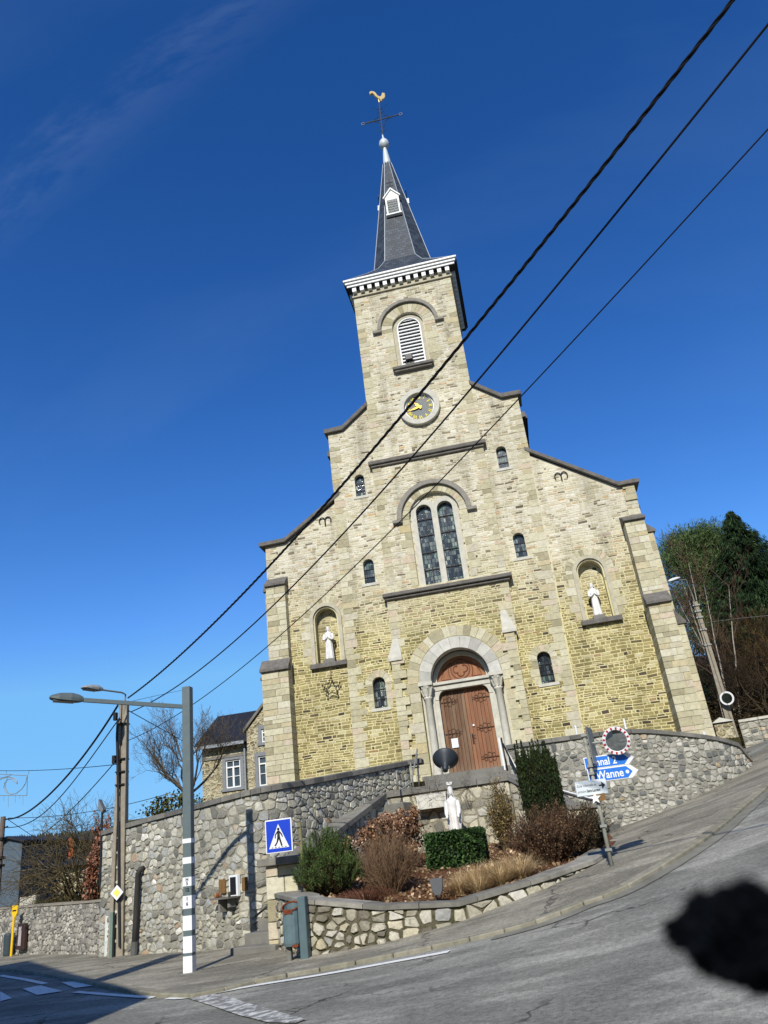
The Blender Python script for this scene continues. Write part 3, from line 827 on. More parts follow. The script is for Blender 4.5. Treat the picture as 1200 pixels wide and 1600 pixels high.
for c_ in ((-2.24,1,7.8,9.86,-.322,.2,.40,.28), (2.10,-1,7.8,9.86,-.322,.2,.40,.28), (-2.33,1,3.2,7.55,-.40,.4,.44,.30), (1.99,-1,3.2,7.9,-.40,.4,.44,.30), (-2.20,1,9.95,15.2,-.245,.2,.44,.3), (2.13,-1,9.95,15.2,-.245,.2,.44,.3)):
    mb = MB(); quoins(mb, *c_); mb.build('quoin', M['quoin'], BAY)
for x0, x1, xt, z0 in ((-2.42, -1.93, -2.10, 7.55), (2.08, 1.60, 1.74, 7.9)):   # grey weathering stones where the corner piers narrow
    mb = MB()
    o_ = -.46
    mb.add([(x0,o_,z0),(x1,o_,z0),(x1,-.2,z0),(x0,-.2,z0),(x0,o_,z0+.10),(x1,o_,z0+.10),(xt-.08*np.sign(x0),-.325,z0+.85),(xt+.08*np.sign(x0),-.325,z0+.85),(x1,-.2,z0+.1),(x0,-.2,z0+.1)],
           [(0,1,2,3),(0,1,5,4),(4,5,6,7),(5,1,2,8),(5,8,6),(4,0,3,9),(4,7,9)])
    mb.build('weathering', M['bluestone'], BAY)
mb = MB(); mb.box(-2.36, 2.28, -.50, .0, 9.84, 9.98); mb.box(-2.28, 2.20, -.42, .0, 9.74, 9.84); mb.build('string_course', M['darkcap'], BAY, bevel=.02)
mb = MB(); mb.box(-2.32, 2.26, -.40, .0, 15.24, 15.40); mb.box(-2.25, 2.18, -.33, .0, 15.14, 15.24); mb.build('string_course', M['darkcap'], BAY, bevel=.02)

# tall twin window
mb = MB()
for l in lights: plate(mb, [(x, z) for x, z in l], .06, .085)
TW = mb.build('twin_window', M['glazing'], CH)
mb = MB()
for sx in (-1, 1):
    c = wx+sx*.40; n = 16
    outer = [(c+.485*math.cos(PI*k/n), lz-.02+.485*math.sin(PI*k/n)) for k in range(n+1)]
    outer = [((max(x, wx) if sx > 0 else min(x, wx)), z) for x, z in outer]
    inner_ = [(c+lw*math.cos(PI*k/n), lz-.02+lw*math.sin(PI*k/n)) for k in range(n+1)]
    x_o0, x_o1 = outer[0][0], outer[-1][0]
    poly = [(c+lw, 10.12), (x_o0, 10.12)]+outer+[(x_o1, 10.12), (c-lw, 10.12)]+inner_[::-1]
    mb.prism(poly, -.15, -.06)
mb.build('stone_frame', M['bluestone'], TW)
for l in lights:
    cx = (l[0][0]+l[1][0])/2
    for q in (10.75, 11.42, 12.1, 12.75): mb = MB(); mb.box(cx-lw, cx+lw, .022, .055, q-.018, q+.018); mb.build('saddle_bar', M['iron'], TW)
    mb = MB(); mb.box(cx-.012, cx+.012, .03, .05, 10.12, lz+.25); mb.build('glazing_bar', M['iron'], TW)
mb = MB(); mb.ring_blocks(wx, 12.76, .955, 1.21, 0, PI, 19, -.262, -.1, .01, 0)
for sd in (-1, 1):
    z = 10.15; k = 0
    while z < 12.72:
        hg = min(.3, 12.76-z); L = .42 if k%2 else .24; x0 = wx+sd*.957
        mb.box(min(x0, x0+sd*L), max(x0, x0+sd*L), -.255-.004*(k%2), -.1, z+.005, z+hg-.005); z += hg; k += 1
mb.build('arch_stone', M['quoin'], TW)
M['hood'] = plain('grey_hood_stone', lin(142,138,128), .8, .2, 0, .3, 5., .25)
def hood(cx, zs, r0, r1, y0, y1, stub, par):
    n = 28
    o = [(cx+r1*math.cos(PI*k/n), zs+r1*math.sin(PI*k/n)) for k in range(n+1)]; i_ = [(cx+r0*math.cos(PI*k/n), zs+r0*math.sin(PI*k/n)) for k in range(n+1)]
    m = MB(); m.prism(o+i_[::-1], y0, y1)
    for sd in (-1, 1):
        a, b = cx+sd*r0, cx+sd*(r1+stub)
        m.box(min(a,b), max(a,b), y0-.003, y1, zs-.13, zs-.001)
    m.build('hood_mould', M['hood'], par, bevel=.012)
hood(wx, 12.78, 1.215, 1.40, -.38, -.1, .18, TW)

# portal
POR = MB()
for sd in (-1, 1):
    a, b = PX+sd*1.0, PX+sd*1.44
    POR.box(min(a,b), max(a,b), -.02, .5, 3.5, PZ)
POR.box(PX-1.44, PX+1.44, .42, .6, 3.4, 8.2)
PO = POR.build('portal', M['bluestone'], CH)
mb = MB(); mb.ring_blocks(PX, PZ+.02, 1.0, 1.405, 0, PI, 11, -.36, .05, .008); mb.build('arch_stone', M['bluestone_isl'] if 'bluestone_isl' in M else island('arch_limestone', [(0, lin(186,184,172)), (.5, lin(204,202,192)), (1, lin(170,168,158))], .75, .25, .25, 5., .15), PO)
mb = MB(); mb.ring_blocks(PX, PZ+.02, 1.43, 1.80, 0, PI, 21, -.335, -.1, .012, .03)
for sd in (-1, 1):
    z = 3.4; k = 0
    while z < PZ-.02:
        hg = min(.33, PZ+.02-z); L = .50 if k%2 else .34; x0 = PX+sd*1.43
        mb.box(min(x0, x0+sd*L), max(x0, x0+sd*L), -.333-.006*(k%2), -.1, z+.006, z+hg-.006); z += hg; k += 1
mb.build('surround_stone', M['quoin'], PO)
mb = MB()
n = 20
o = [(PX+1.0*math.cos(PI*k/n), PZ+1.0*math.sin(PI*k/n)) for k in range(n+1)]; i_ = [(PX+.86*math.cos(PI*k/n), PZ+.86*math.sin(PI*k/n)) for k in range(n+1)]
mb.prism(o+i_[::-1], .14, .45); mb.build('inner_arch', M['bluestone'], PO)
for sd in (-1, 1):
    cx = PX+sd*1.20
    mb = MB(); mb.lathe([(.17,3.55),(.17,3.72),(.14,3.78),(.155,3.84),(.125,3.92),(.12,6.10),(.15,6.13),(.15,6.18),(.12,6.20)], (cx,-.18,0), 18)
    co = mb.build('column', M['bluestone'], CH, smooth=True)
    mb = MB(); mb.lathe([(.12,6.19),(.13,6.3),(.17,6.45),(.22,6.55),(.22,6.57)], (cx,-.18,0), 16)
    for k in range(8):                                        # leaves and scrolls of the capital
        a = 2*PI*k/8+.2
        mb.tube([(cx+math.cos(a)*q, -.18+math.sin(a)*q, z) for q, z in ((.13,6.22),(.16,6.34),(.21,6.47),(.245,6.50),(.235,6.45))], [.03,.036,.034,.03,.02], 6)
    mb.box(cx-.25, cx+.23, -.40, .06, 6.56, 6.68)
    mb.build('capital', M['bluestone'], co)
    mb = MB(); x0, x1 = sorted((PX+sd*.86, PX+sd*1.02))
    mb.box(x0, x1, .02, .42, 3.5, 6.25)
    a, b = sd, PX+sd*.86
    arc = [(b-sd*.26*(1-math.sin(t)), 6.37-.26*(1-math.cos(t))) for t in np.linspace(0, PI/2, 8)]
    arc = [(b-sd*.24+sd*.24*math.sin(t), 6.38-.30+.30*(1-1+math.cos(t))) for t in np.linspace(0, PI/2, 8)]
    mb.prism([(b-sd*.24, 6.38), (PX+sd*1.02, 6.38), (PX+sd*1.02, 6.08)]+[(b-sd*.24*(1-math.sin(t)), 6.38-.30*(1-math.cos(t))) for t in np.linspace(PI/2, 0, 8)], .0, .42)
    mb.build('jamb', M['bluestone'], PO)
mb = MB(); mb.box(PX-1.03, PX+1.03, -.03, .42, 6.38, 6.56); mb.box(PX-1.08, PX+1.08, -.10, .42, 6.56, 6.66); mb.build('lintel', M['bluestone'], PO, bevel=.01)
def wood_mat(name, stops, streak):
    t = NT(name, .65, .25)
    c = t.ramp(t.isl(), stops)
    st = t.noise(t.vmath('MULTIPLY', t.pos(), (16, 16, .9)), 1., 5, .65)
    c = t.mix(1., c, t.grey(st, .25, .75, .62, 1.25), 'MULTIPLY')
    gm = t.math('MULTIPLY', t.grey(t.noise(t.vmath('MULTIPLY', t.pos(), (5, 5, .7)), 1., 4, .6), .42, .68), streak)
    zf = t.n('SeparateXYZ', None, _0=t.pos()).outputs[2]
    low = t.math('MULTIPLY', t.n('MapRange', None, _0=t.math('ADD', zf, t.math('MULTIPLY', st, .5)), _1=4.3, _2=3.8).outputs[0], .55)
    c = t.mix(t.math('MAXIMUM', gm, low), c, lin(148,128,104))
    t.col(c); t.bump(st, .25, .01)
    return t.m
WL = wood_mat('weathered_oak', [(0, lin(94,66,48)), (.5, lin(118,84,60)), (1, lin(106,80,62))], .5)
WR = wood_mat('red_varnished_oak', [(0, lin(126,84,60)), (.5, lin(148,100,70)), (1, lin(136,92,66))], .2)
mb = MB(); mb.prism([(PX-.85,6.66),(PX+.85,6.66)]+[(PX+.85*math.cos(PI*k/20), 6.66+.85*math.sin(PI*k/20)) for k in range(1,20)], .24, .30)
TY = mb.build('tympanum', WR, CH)
mb = MB()
def rib(pts, r=.016, y=.235): mb.tube([(x, y, z) for x, z in pts], r, 5)
qc = (PX, 7.06)
rib([(qc[0]+.33*math.cos(t), qc[1]+.33*math.sin(t)) for t in np.linspace(0, 2*PI, 33)], .018)
for k in range(4):
    a = k*PI/2; cc = (qc[0]+.125*math.cos(a), qc[1]+.125*math.sin(a))
    rib([(cc[0]+.125*math.cos(a+t), cc[1]+.125*math.sin(a+t)) for t in np.linspace(-1.9, 1.9, 14)], .018)
for sd in (-1, 1):
    rib([(PX+sd*x, z) for x, z in ((.36,6.76),(.70,6.76),(.66,6.93),(.56,7.10),(.42,7.24),(.30,7.31),(.40,7.16),(.425,7.0),(.40,6.86),(.36,6.76))], .014)
mb.build('carved_quatrefoil', wood_mat('dark_oak', [(0, lin(104,56,38)), (1, lin(112,62,42))], .1), TY)
M['hinge'] = plain('brown_iron', lin(100,76,60), .8, .2, .1, .3, 20.)
def fleur(mb, x, z, sd, y=.165):
    mb.box(min(x, x+sd*.50), max(x, x+sd*.50), y, y+.02, z-.009, z+.009)
    for q, r in ((.16, .06), (.30, .075), (.44, .05)):
        for s2 in (-1, 1):
            cc = (x+sd*q, z+s2*r*1.05)
            mb.tube([(cc[0]+r*math.cos(t), y+.01, cc[1]+r*math.sin(t)) for t in np.linspace(0, 2*PI, 13)], .0075, 4)
    mb.tube([(x+sd*(.54+.045*math.cos(t)), y+.01, z+.045*math.sin(t)) for t in np.linspace(0, 2*PI, 11)], .0075, 4)
for sd, wm in ((-1, WL), (1, WR)):
    mb = MB(); nb = 7
    for k in range(nb):
        x0 = PX+sd*(.006+.85*k/nb); x1 = PX+sd*(.85*(k+1)/nb-.003)
        x0, x1 = min(x0, x1), max(x0, x1)
        mb.box(x0, x1, .20+random.uniform(0, .006), .25, 3.66, 6.38)
        mb.box(x1-.022, x1, .178, .2, 3.66, 6.38)
    D = mb.build('door', wm, CH)
    for z in ((6.0, 4.95) if sd < 0 else (6.0, 5.0, 4.05)):
        mb = MB(); fleur(mb, PX+sd*.83, z, -sd); mb.build('hinge', M['hinge'], D)
    if sd > 0:
        mb = MB(); mb.box(PX+.05, PX+.10, .15, .2, 4.55, 4.85); mb.tube([(PX+.075,.16,4.78),(PX+.075,.10,4.78),(PX+.18,.10,4.76)], .012, 6); mb.build('handle', M['iron'], D)
        mb = MB(); mb.disc((PX+.16,.17,5.12), (1,0,0), (0,0,1), (0,-1,0), 0, .035, 0, .02, 14); mb.build('round_badge', M['signwhite'], D)
tag_ = MB(); q = at(711, 1161, .17); tag_.box(q[0]-.11, q[0]+.11, .160, .172, q[2]-.15, q[2]+.15)
tag(tag_.build('notice', M['signwhite']), 'blank white paper notice pinned low on the left church door leaf', 'notice')
mb = MB()
for k in range(4): mb.box(-1.75-.12*k*0, 1.65, -.55-.33*k, .3, 2.9, 3.65-.17*k)
mb.build('door_step', M['greystone'], CH)

# tower
TB = 4.0
tw_hole = arch(.0, 19.45, 21.46, .66, 18)
mb = MB()
holed(mb, [(-2.12,15.2),(2.1,15.2),(2.1,23.55),(-2.08,23.55)], [(tw_hole, .25)], -.20, .4)
mb.box(-2.12, -1.9, .19, TB, 13, 23.55); mb.box(1.9, 2.1, .19, TB, 13, 23.55); mb.box(-1.9, 1.9, TB-.2, TB, 13, 23.55)
plate(mb, arch(0, 19.40, 21.46, .70, 18), .12, .2)
nb_ = len(mb.f); course_stones(mb, [(-2.12,15.2),(2.1,15.2),(2.1,23.55),(-2.08,23.55)], [tw_hole], -.20)
T = build2(mb, nb_, 'tower', FS(), CH)
for c_ in ((-2.125,1,15.4,23.45,-.205,.3,.50,.32,.28), (2.105,-1,15.4,23.45,-.205,.3,.50,.32,.28)):
    mb = MB(); quoins(mb, *c_); mb.build('quoin', M['quoin'], T)
fx = .02
mb = MB()
n = 18; r0, r1, zs = .50, .67, 21.46
mb.prism([(fx+r1,19.42)]+[(fx+r1*math.cos(PI*k/n), zs+r1*math.sin(PI*k/n)) for k in range(n+1)]+[(fx-r1,19.42),(fx-r0,19.42)]+[(fx-r0*math.cos(PI*k/n), zs+r0*math.sin(PI*k/n)) for k in range(n+1)]+[(fx+r0,19.42)], -.10, .1)
BW = mb.build('belfry_window', M['quoin_grey'], CH)
lv = MB(); z = 19.52
while z < 21.9:
    half = .48 if z < zs else math.sqrt(max(0, .48**2-(z-zs)**2))
    if half > .1: lv.obox((fx, -.01, z+.045), (1,0,0), (0,.55,.835), (0,-.835,.55), 2*half, .125, .026)
    z += .165
lv.build('louvre', M['white'], BW)
fr = MB(); r0, r1 = .45, .50
fr.prism([(fx+r1,19.44)]+[(fx+r1*math.cos(PI*k/n), zs+r1*math.sin(PI*k/n)) for k in range(n+1)]+[(fx-r1,19.44),(fx-r0,19.44)]+[(fx-r0*math.cos(PI*k/n), zs+r0*math.sin(PI*k/n)) for k in range(n+1)]+[(fx+r0,19.44)], -.09+.004, -.03); fr.build('frame', M['white'], BW)
bk = MB(); plate(bk, arch(fx, 19.42, zs, .5, 16), .085, .098); bk.build('dark_backing', M['black'], BW)
mb = MB(); mb.ring_blocks(fx, zs, .672, 1.13, 0, PI, 15, -.222, -.1, .012)
for sd in (-1, 1):
    z = 19.5; k = 0
    while z < zs-.02:
        hg = min(.36, zs-z); L = .50 if k%2 else .30; x0 = fx+sd*.672
        mb.box(min(x0, x0+sd*L), max(x0, x0+sd*L), -.214-.004*(k%2), -.1, z+.005, z+hg-.005); z += hg; k += 1
mb.build('arch_stone', M['quoin'], BW)
hood(fx, zs+.01, 1.135, 1.29, -.34, -.1, .22, BW)
mb = MB(); mb.box(-.86, .82, -.42, .1, 19.30, 19.44); mb.box(-.80, .76, -.36, .0, 19.20, 19.30); mb.build('sill', M['darkcap'], BW, bevel=.02)

# clock
cz = 17.43
mb = MB(); mb.disc((-.03,-.20,cz), (1,0,0), (0,0,1), (0,-1,0), .60, .82, -.05, .17, 48)
CL = mb.build('clock', M['bluestone'], CH, bevel=.015)
mb = MB(); mb.disc((-.03,-.20,cz), (1,0,0), (0,0,1), (0,-1,0), 0, .60, -.04, .02, 40); mb.build('dial', plain('dial_slate', lin(116,120,118), .6, .3, 0, .2, 8.), CL)
mb = MB(); mb.disc((-.03,-.20,cz), (1,0,0), (0,0,1), (0,-1,0), .545, .60, 0, .05, 40); mb.build('dial_rim', M['white'], CL)
def text_mesh(body, size, extrude=.004, bold=0., align='CENTER'):
    cu = bpy.data.curves.new('lettering', 'FONT'); cu.body = body; cu.size = size; cu.extrude = extrude; cu.align_x = align; cu.align_y = 'CENTER'; cu.offset = bold
    cu.resolution_u = 3
    o = bpy.data.objects.new('lettering', cu); sc.collection.objects.link(o)
    bpy.context.view_layer.update()
    me = bpy.data.meshes.new_from_object(o.evaluated_get(bpy.context.evaluated_depsgraph_get()))
    bpy.data.objects.remove(o); bpy.data.curves.remove(cu)
    v = np.array([tuple(q.co) for q in me.vertices]); f = [tuple(p.vertices) for p in me.polygons]
    bpy.data.meshes.remove(me)
    return v, f
def text_at(mb, body, size, o, ax, az, an, ex=.004, bold=0., align='CENTER', sx=1.):
    v, f = text_mesh(body, size, ex, bold, align)
    o, ax, az, an = map(lambda q: np.asarray(q, float), (o, ax, az, an))
    mb.add([o+ax*p[0]*sx+az*p[1]+an*p[2] for p in v], f)
mb = MB()
M['numeral'] = plain('yellow_numerals', lin(222,204,60), .5, .3, 0, .1, 8.)
for k, s in enumerate(['XII','I','II','III','IV','V','VI','VII','VIII','IX','X','XI']):
    a = PI/2-2*PI*k/12; rad = np.array([math.cos(a), 0, math.sin(a)]); tan = np.array([math.sin(a), 0, -math.cos(a)])
    mb = MB(); text_at(mb, s, .19, np.array([-.03,-.232,cz])+rad*.44, tan, rad, (0,-1,0), .006, .006, 'CENTER', .8); mb.build('numeral', M['numeral'], CL)
mb = MB()
def hand(ang, L, wd):
    a = PI/2-ang; rad = np.array([math.cos(a), 0, math.sin(a)]); tan = np.array([math.sin(a), 0, -math.cos(a)])
    mb.oprism([(-wd*.5,-.10),(wd*.5,-.10),(wd*.9,L*.45),(wd*.35,L*.55),(0,L),(-wd*.35,L*.55),(-wd*.9,L*.45)], (-.03,-.262,cz), tan, rad, (0,-1,0), 0, .02)
hand(2*PI*10.72/12, .36, .07); hand(2*PI*43/60, .52, .045)
mb.disc((-.03,-.255,cz), (1,0,0), (0,0,1), (0,-1,0), 0, .05, 0, .035, 14)
mb.build('clock_hand', plain('gilt_hand', lin(232,176,52), .45, .4, .2, .1, 8.), CL)

# cornice
mb = MB()
mb.box(-2.16, 2.18, -.28, TB+.08, 23.46, 23.54); mb.box(-2.12, 2.14, -.235, TB+.04, 23.54, 23.86)
CO = mb.build('cornice', M['quoin_grey'], CH)
mb = MB()
mb.box(-2.38, 2.44, -.56, -.45, 23.98, 24.10); mb.box(-2.32, 2.38, -.50, -.45, 23.86, 23.98); mb.box(-2.44, 2.50, -.62, -.45, 24.10, 24.20)
mb.build('fascia', M['white'], CO, bevel=.012)
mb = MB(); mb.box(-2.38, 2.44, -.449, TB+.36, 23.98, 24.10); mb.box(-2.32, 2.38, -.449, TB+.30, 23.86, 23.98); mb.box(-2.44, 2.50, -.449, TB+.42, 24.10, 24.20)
mb.build('eaves', plain('shade_toned_eaves', lin(58,60,64), .8, .2, 0, .2, 6.), CO)  # eaves coloured dark to deepen the shade on the cornice sides and soffit
for k in range(13):
    x = -2.02+k*4.06/12
    mb = MB(); mb.box(x-.085, x+.085, -.44, -.235, 23.64, 23.86); mb.build('dentil', M['white'], CO)
for k in range(13):
    y = .05+k*3.7/12
    for xa_, xb_ in ((2.14, 2.34), (-2.31, -2.12)): mb = MB(); mb.box(xa_, xb_, y-.07, y+.07, 23.66, 23.86); mb.build('dentil', M['white'], CO)

# spire
SX, SY = .07, 1.9
APEX = 34.35
def spR(z):
    return float(np.interp(z, [24.2, 24.45, 24.8, 25.2, 25.8, APEX], [2.46, 2.24, 1.93, 1.62, 1.34, 0.0]))
def spC(z): return float(np.interp(z, [24.2, 24.45, 24.8, 25.2, 25.8, 40], [1.0, .92, .76, .61, .52, .52]))
def oct_(z):
    R, c = spR(z), spC(z); a = R*c; sxx = SX*min(1, (z-24.2)/1.3)
    return [np.array((sxx+x, SY+y, z)) for x, y in ((-a,-R),(a,-R),(R,-a),(R,a),(a,R),(-a,R),(-R,a),(-R,-a))]
zsl = [24.2,24.45,24.8,25.2,25.5,25.8,27,29,31,33.0]
mb = MB(); rings = [oct_(z) for z in zsl]
for i in range(len(zsl)-1):
    for k in range(8): mb.add([rings[i][k], rings[i][(k+1)%8], rings[i+1][(k+1)%8], rings[i+1][k]], [(0,1,2,3)])
SP = mb.build('spire', M['slate'], CH)
mb = MB()
for k in range(8): mb.tube([rings[i][k] for i in range(len(zsl))], .02, 5)
mb.build('ridge_strip', plain('light_zinc', lin(170,178,184), .5, .4, .2, .1, 6.), SP)
mb = MB(); mb.lathe([(.235,32.85),(.20,33.2),(.12,33.95),(.09,34.15),(.10,34.2)], (SX,SY,0), 12)
mb.lathe([(.02,34.15),(.16,34.22),(.25,34.38),(.265,34.50),(.22,34.66),(.10,34.84),(.05,34.95),(.03,35.2)], (SX,SY,0), 20)
mb.build('lead_finial', plain('pale_lead', lin(196,204,206), .5, .4, .1, .1, 6.), SP, smooth=True)
mb = MB(); cx_, cy_ = SX+.09, SY
mb.tube([(SX,cy_,34.9),(cx_,cy_,37.55)], .036, 6); mb.tube([(cx_-.95,cy_,36.30),(cx_+.95,cy_,36.30)], .036, 6)
for sd in (-1, 1):
    e = cx_+sd*1.0
    mb.tube([(e+.085*math.cos(t), cy_, 36.3+.085*math.sin(t)) for t in np.linspace(0, 2*PI, 13)], .024, 5)
    for q in (.42, .72): mb.tube([(cx_+sd*q, cy_, 36.18), (cx_+sd*q, cy_, 36.42)], .02, 4)
    for s2 in (-1, 1):
        mb.tube([(cx_+sd*.05,cy_,36.3+s2*.42),(cx_+sd*.16,cy_,36.3+s2*.22),(cx_+sd*.42,cy_,36.3+s2*.05)], .022, 4)
        mb.tube([(cx_,cy_,36.9+s2*.12),(cx_+sd*.16,cy_,36.95+s2*.14),(cx_+sd*.2,cy_,36.86+s2*.1)], .018, 4)
    mb.tube([(cx_,cy_,35.35),(cx_+sd*.15,cy_,35.45),(cx_+sd*.24,cy_,35.62)], .02, 4)
    mb.tube([(cx_,cy_,36.95),(cx_+sd*.28,cy_,37.2),(cx_+sd*.45,cy_,37.3)], .012, 4)
    mb.tube([(cx_,cy_,35.7),(cx_+sd*.14,cy_,35.8),(cx_+sd*.16,cy_,35.9)], .02, 4)
mb.build('iron_cross', plain('painted_iron', lin(70,82,96), .55, .4, .3, .2, 10.), SP)
ZC = 37.62
ck = [(-.62,38.28),(-.66,38.42),(-.60,38.54),(-.47,38.58),(-.33,38.53),(-.24,38.42),(-.20,38.27),(-.13,38.17),(-.03,38.13),(.06,38.20),(.10,38.32),(.12,38.42),(.17,38.50),(.22,38.46),(.27,38.48),(.30,38.42),(.36,38.38),(.30,38.34),(.31,38.24),(.30,38.12),(.24,38.0),(.14,37.9),(.06,37.86),(.06,37.72),(-.02,37.72),(-.04,37.86),(-.14,37.92),(-.22,38.02),(-.31,38.12),(-.38,38.28),(-.46,38.38),(-.54,38.36),(-.56,38.28)]
mb = MB(); mb.oprism([((x+.12)*.86, ZC+(z-37.72)*.86) for x, z in ck], (cx_,cy_,0), (.94,.34,0), (0,0,1), (-.34,.94,0), -.06, .06); mb.tube([(cx_,cy_,37.5),(cx_,cy_,37.8)], .03, 6)
mb.build('weathercock', M['gold'], SP, bevel=.03)
def dormer(cx, yf, z0, ax, an, wd, label=None):
    """small louvred roof window: box, gable, slats"""
    ax = np.array(ax, float); an = np.array(an, float); az = np.array((0,0,1.)); o = np.array((cx, yf, 0.))
    hw = wd/2; ze = z0+1.02; zp = z0+1.5
    mb = MB()
    mb.oprism([(-hw,z0),(hw,z0),(hw,ze),(-hw,ze)], o, ax, az, -an, .04, 1.0)
    mb.oprism([(-hw,z0),(-hw+.075,z0),(-hw+.075,ze-.1),(-hw,ze-.1)], o, ax, az, an, -.04, .04)
    mb.oprism([(hw-.075,z0),(hw,z0),(hw,ze-.1),(hw-.075,ze-.1)], o, ax, az, an, -.04, .04)
    mb.oprism([(-hw,ze-.14),(hw,ze-.14),(hw,ze),(-hw,ze)], o, ax, az, an, -.04, .043)
    mb.oprism([(-hw-.02,ze),(hw+.02,ze),(0,zp-.03)], o, ax, az, an, -.3, .03)
    for sd in (-1, 1):
        mb.oprism([(sd*(hw+.09),ze-.05),(sd*(hw+.09),ze+.03),(0,zp+.10),(0,zp)], o, ax, az, an, -.8, .09)
    mb.oprism([(-hw-.05,z0-.06),(hw+.05,z0-.06),(hw+.05,z0),(-hw-.05,z0)], o, ax, az, an, -.3, .08)
    dm = mb.build('dormer', M['white'], CH)
    lv = MB()
    for k in range(6):
        zz = z0+.08+k*.145
        lv.obox(o+np.array((0,0,zz))+an*-.0, ax, an*.8+az*-.6, az*.8+an*.6, wd-.15, .10, .018)
    lv.build('louvre', M['white'], dm)
    b = MB(); b.oprism([(-hw+.07,z0+.01),(hw-.07,z0+.01),(hw-.07,ze-.14),(-hw+.07,ze-.14)], o, ax, az, an, -.058, -.042+.001); b.build('dark_backing', M['black'], dm)
    f_ = MB(); f_.tube([o+np.array((0,0,zp+.05)), o+np.array((0,0,zp+.75))], .02, 5)
    for q in (.25, .5): f_.tube([o+np.array((0,0,zp+q))-ax*.16, o+np.array((0,0,zp+q))+ax*.16], .016, 4)
    f_.build('iron_finial', M['iron'], dm)
yD = SY-spR(28.9)-.12
qd = at(616, 334, yD)
dormer(qd[0], yD, qd[2], (1,0,0), (0,-1,0), .66)
dormer(SX-spR(29.2)+.12, SY, qd[2]+.15, (0,-1,0), (-1,0,0), .44)
dormer(SX+spR(29.2)-.12, SY, qd[2]+.15, (0,1,0), (1,0,0), .44)

# corner buttresses
def buttress(x0, x1, xl0, xl1, y_up, y_lo, zt, zm, side=0):
    mb = MB()
    q = MB()
    for a, b, yy, z0, z1 in ((xl0, xl1, y_lo, 2.6, zm), (x0, x1, y_up, zm, zt)):
        mb.box(a+.03, b-.03, yy+.03, .1, z0, z1)
        z = max(z0, 3.4); k = 0
        while z < z1-.04:
            hg = min(random.uniform(.13,.27), z1-z); c = a+(b-a)*random.uniform(.28,.72)
            q.box(a, c-.006, yy-random.uniform(0,.012), .06, z+.006, z+hg-.006); q.box(c+.006, b, yy-random.uniform(0,.012), .06, z+.006, z+hg-.006); z += hg; k += 1
    B = mb.build('buttress', M['facade'], CH)
    q.build('quoin', M['quoin'], B)
    c = MB()
    c.prism_x([(y_up-.10,zt),(y_up-.10,zt+.10),(-.0,zt+.42),(.0,zt)], x0-.05, x1+.05)
    c.build('cap', M['darkcap'], B, bevel=.012); c = MB()
    c.prism_x([(y_lo-.10,zm),(y_lo-.10,zm+.10),(y_up+.02,zm+.48),(y_up+.02,zm)], xl0-.05, xl1+.05)
    c.build('cap', M['darkcap'], B, bevel=.012)
buttress(-6.72, -6.0, -6.98, -6.0, -.32, -.52, 11.06, 7.84)
buttress(6.40, 7.06, 6.40, 7.12, -.60, -.92, 11.02, 7.92)
def side_buttress(sg, xw, x_up, x_lo, zt, zm):
    mb = MB(); q = MB()
    for b, z0, z1 in ((x_lo, 2.6, zm), (x_up, zm, zt)):
        mb.box(min(xw, b-sg*.03), max(xw, b-sg*.03), .05, .95, z0, z1)
        z = max(z0, 3.4)
        while z < z1-.04:
            hg = min(random.uniform(.24,.34), z1-z); q.box(min(xw,b), max(xw,b), .0-random.uniform(0,.012), 1.0, z+.006, z+hg-.006); z += hg
    B = mb.build('buttress', M['facade'], CH); q.build('quoin', M['quoin'], B)
    c = MB()
    def cap(xi, xo, z): c.prism([(xi,z),(xo+sg*.08,z),(xo+sg*.08,z+.08),(xi,z+.5)], -.06, 1.05)
    cap(xw, x_up, zt); c.build('cap', M['darkcap'], B); c = MB(); cap(x_up-sg*.05, x_lo, zm)
    c.build('cap', M['darkcap'], B)
side_buttress(1, 7.0, 7.36, 7.52, 10.7, 7.35)
side_buttress(-1, -6.7, -6.86, -7.12, 11.0, 7.7)

M['side'] = coursed('side_rubble', FLOW, FHIGH, lin(216,206,158), lin(212,206,178))
# body of the church behind the front: aisle walls, nave walls, roofs
mb = MB()
mb.box(-6.7, -6.2, .5, 24, 2.6, 12.2); mb.box(6.5, 7.0, .5, 24, 2.6, 12.0); mb.box(-3.8, -3.4, .45, 24, 12, 16.7); mb.box(3.3, 3.72, .45, 24, 12, 16.7)
mb.box(-6.7, 7.0, 23.6, 24, 2.6, 12.2); mb.prism([(-3.8,12),(3.72,12),(3.72,16.7),(0,18.2),(-3.8,16.7)], 23.6, 24)
mb.build('side_wall', M['side'], CH)
mb = MB()
mb.prism([(-7.0,12.1),(-7.0,12.25),(-3.7,14.2),(-3.7,14.05)], .74, 24.3); mb.prism([(7.3,11.9),(7.3,12.05),(3.65,14.3),(3.65,14.15)], .74, 24.3)
mb.prism([(-4.1,16.55),(-4.1,16.7),(0,18.3),(4.05,16.7),(4.05,16.55),(0,18.15)], .74, 24.3)
mb.build('roof', M['slate'], CH)
mb = MB(); mb.box(3.78, 3.94, -.05, 24, 16.2, 16.42); mb.box(-3.99, -3.85, .0, 24, 16.2, 16.42); mb.build('gutter', M['black'], CH)
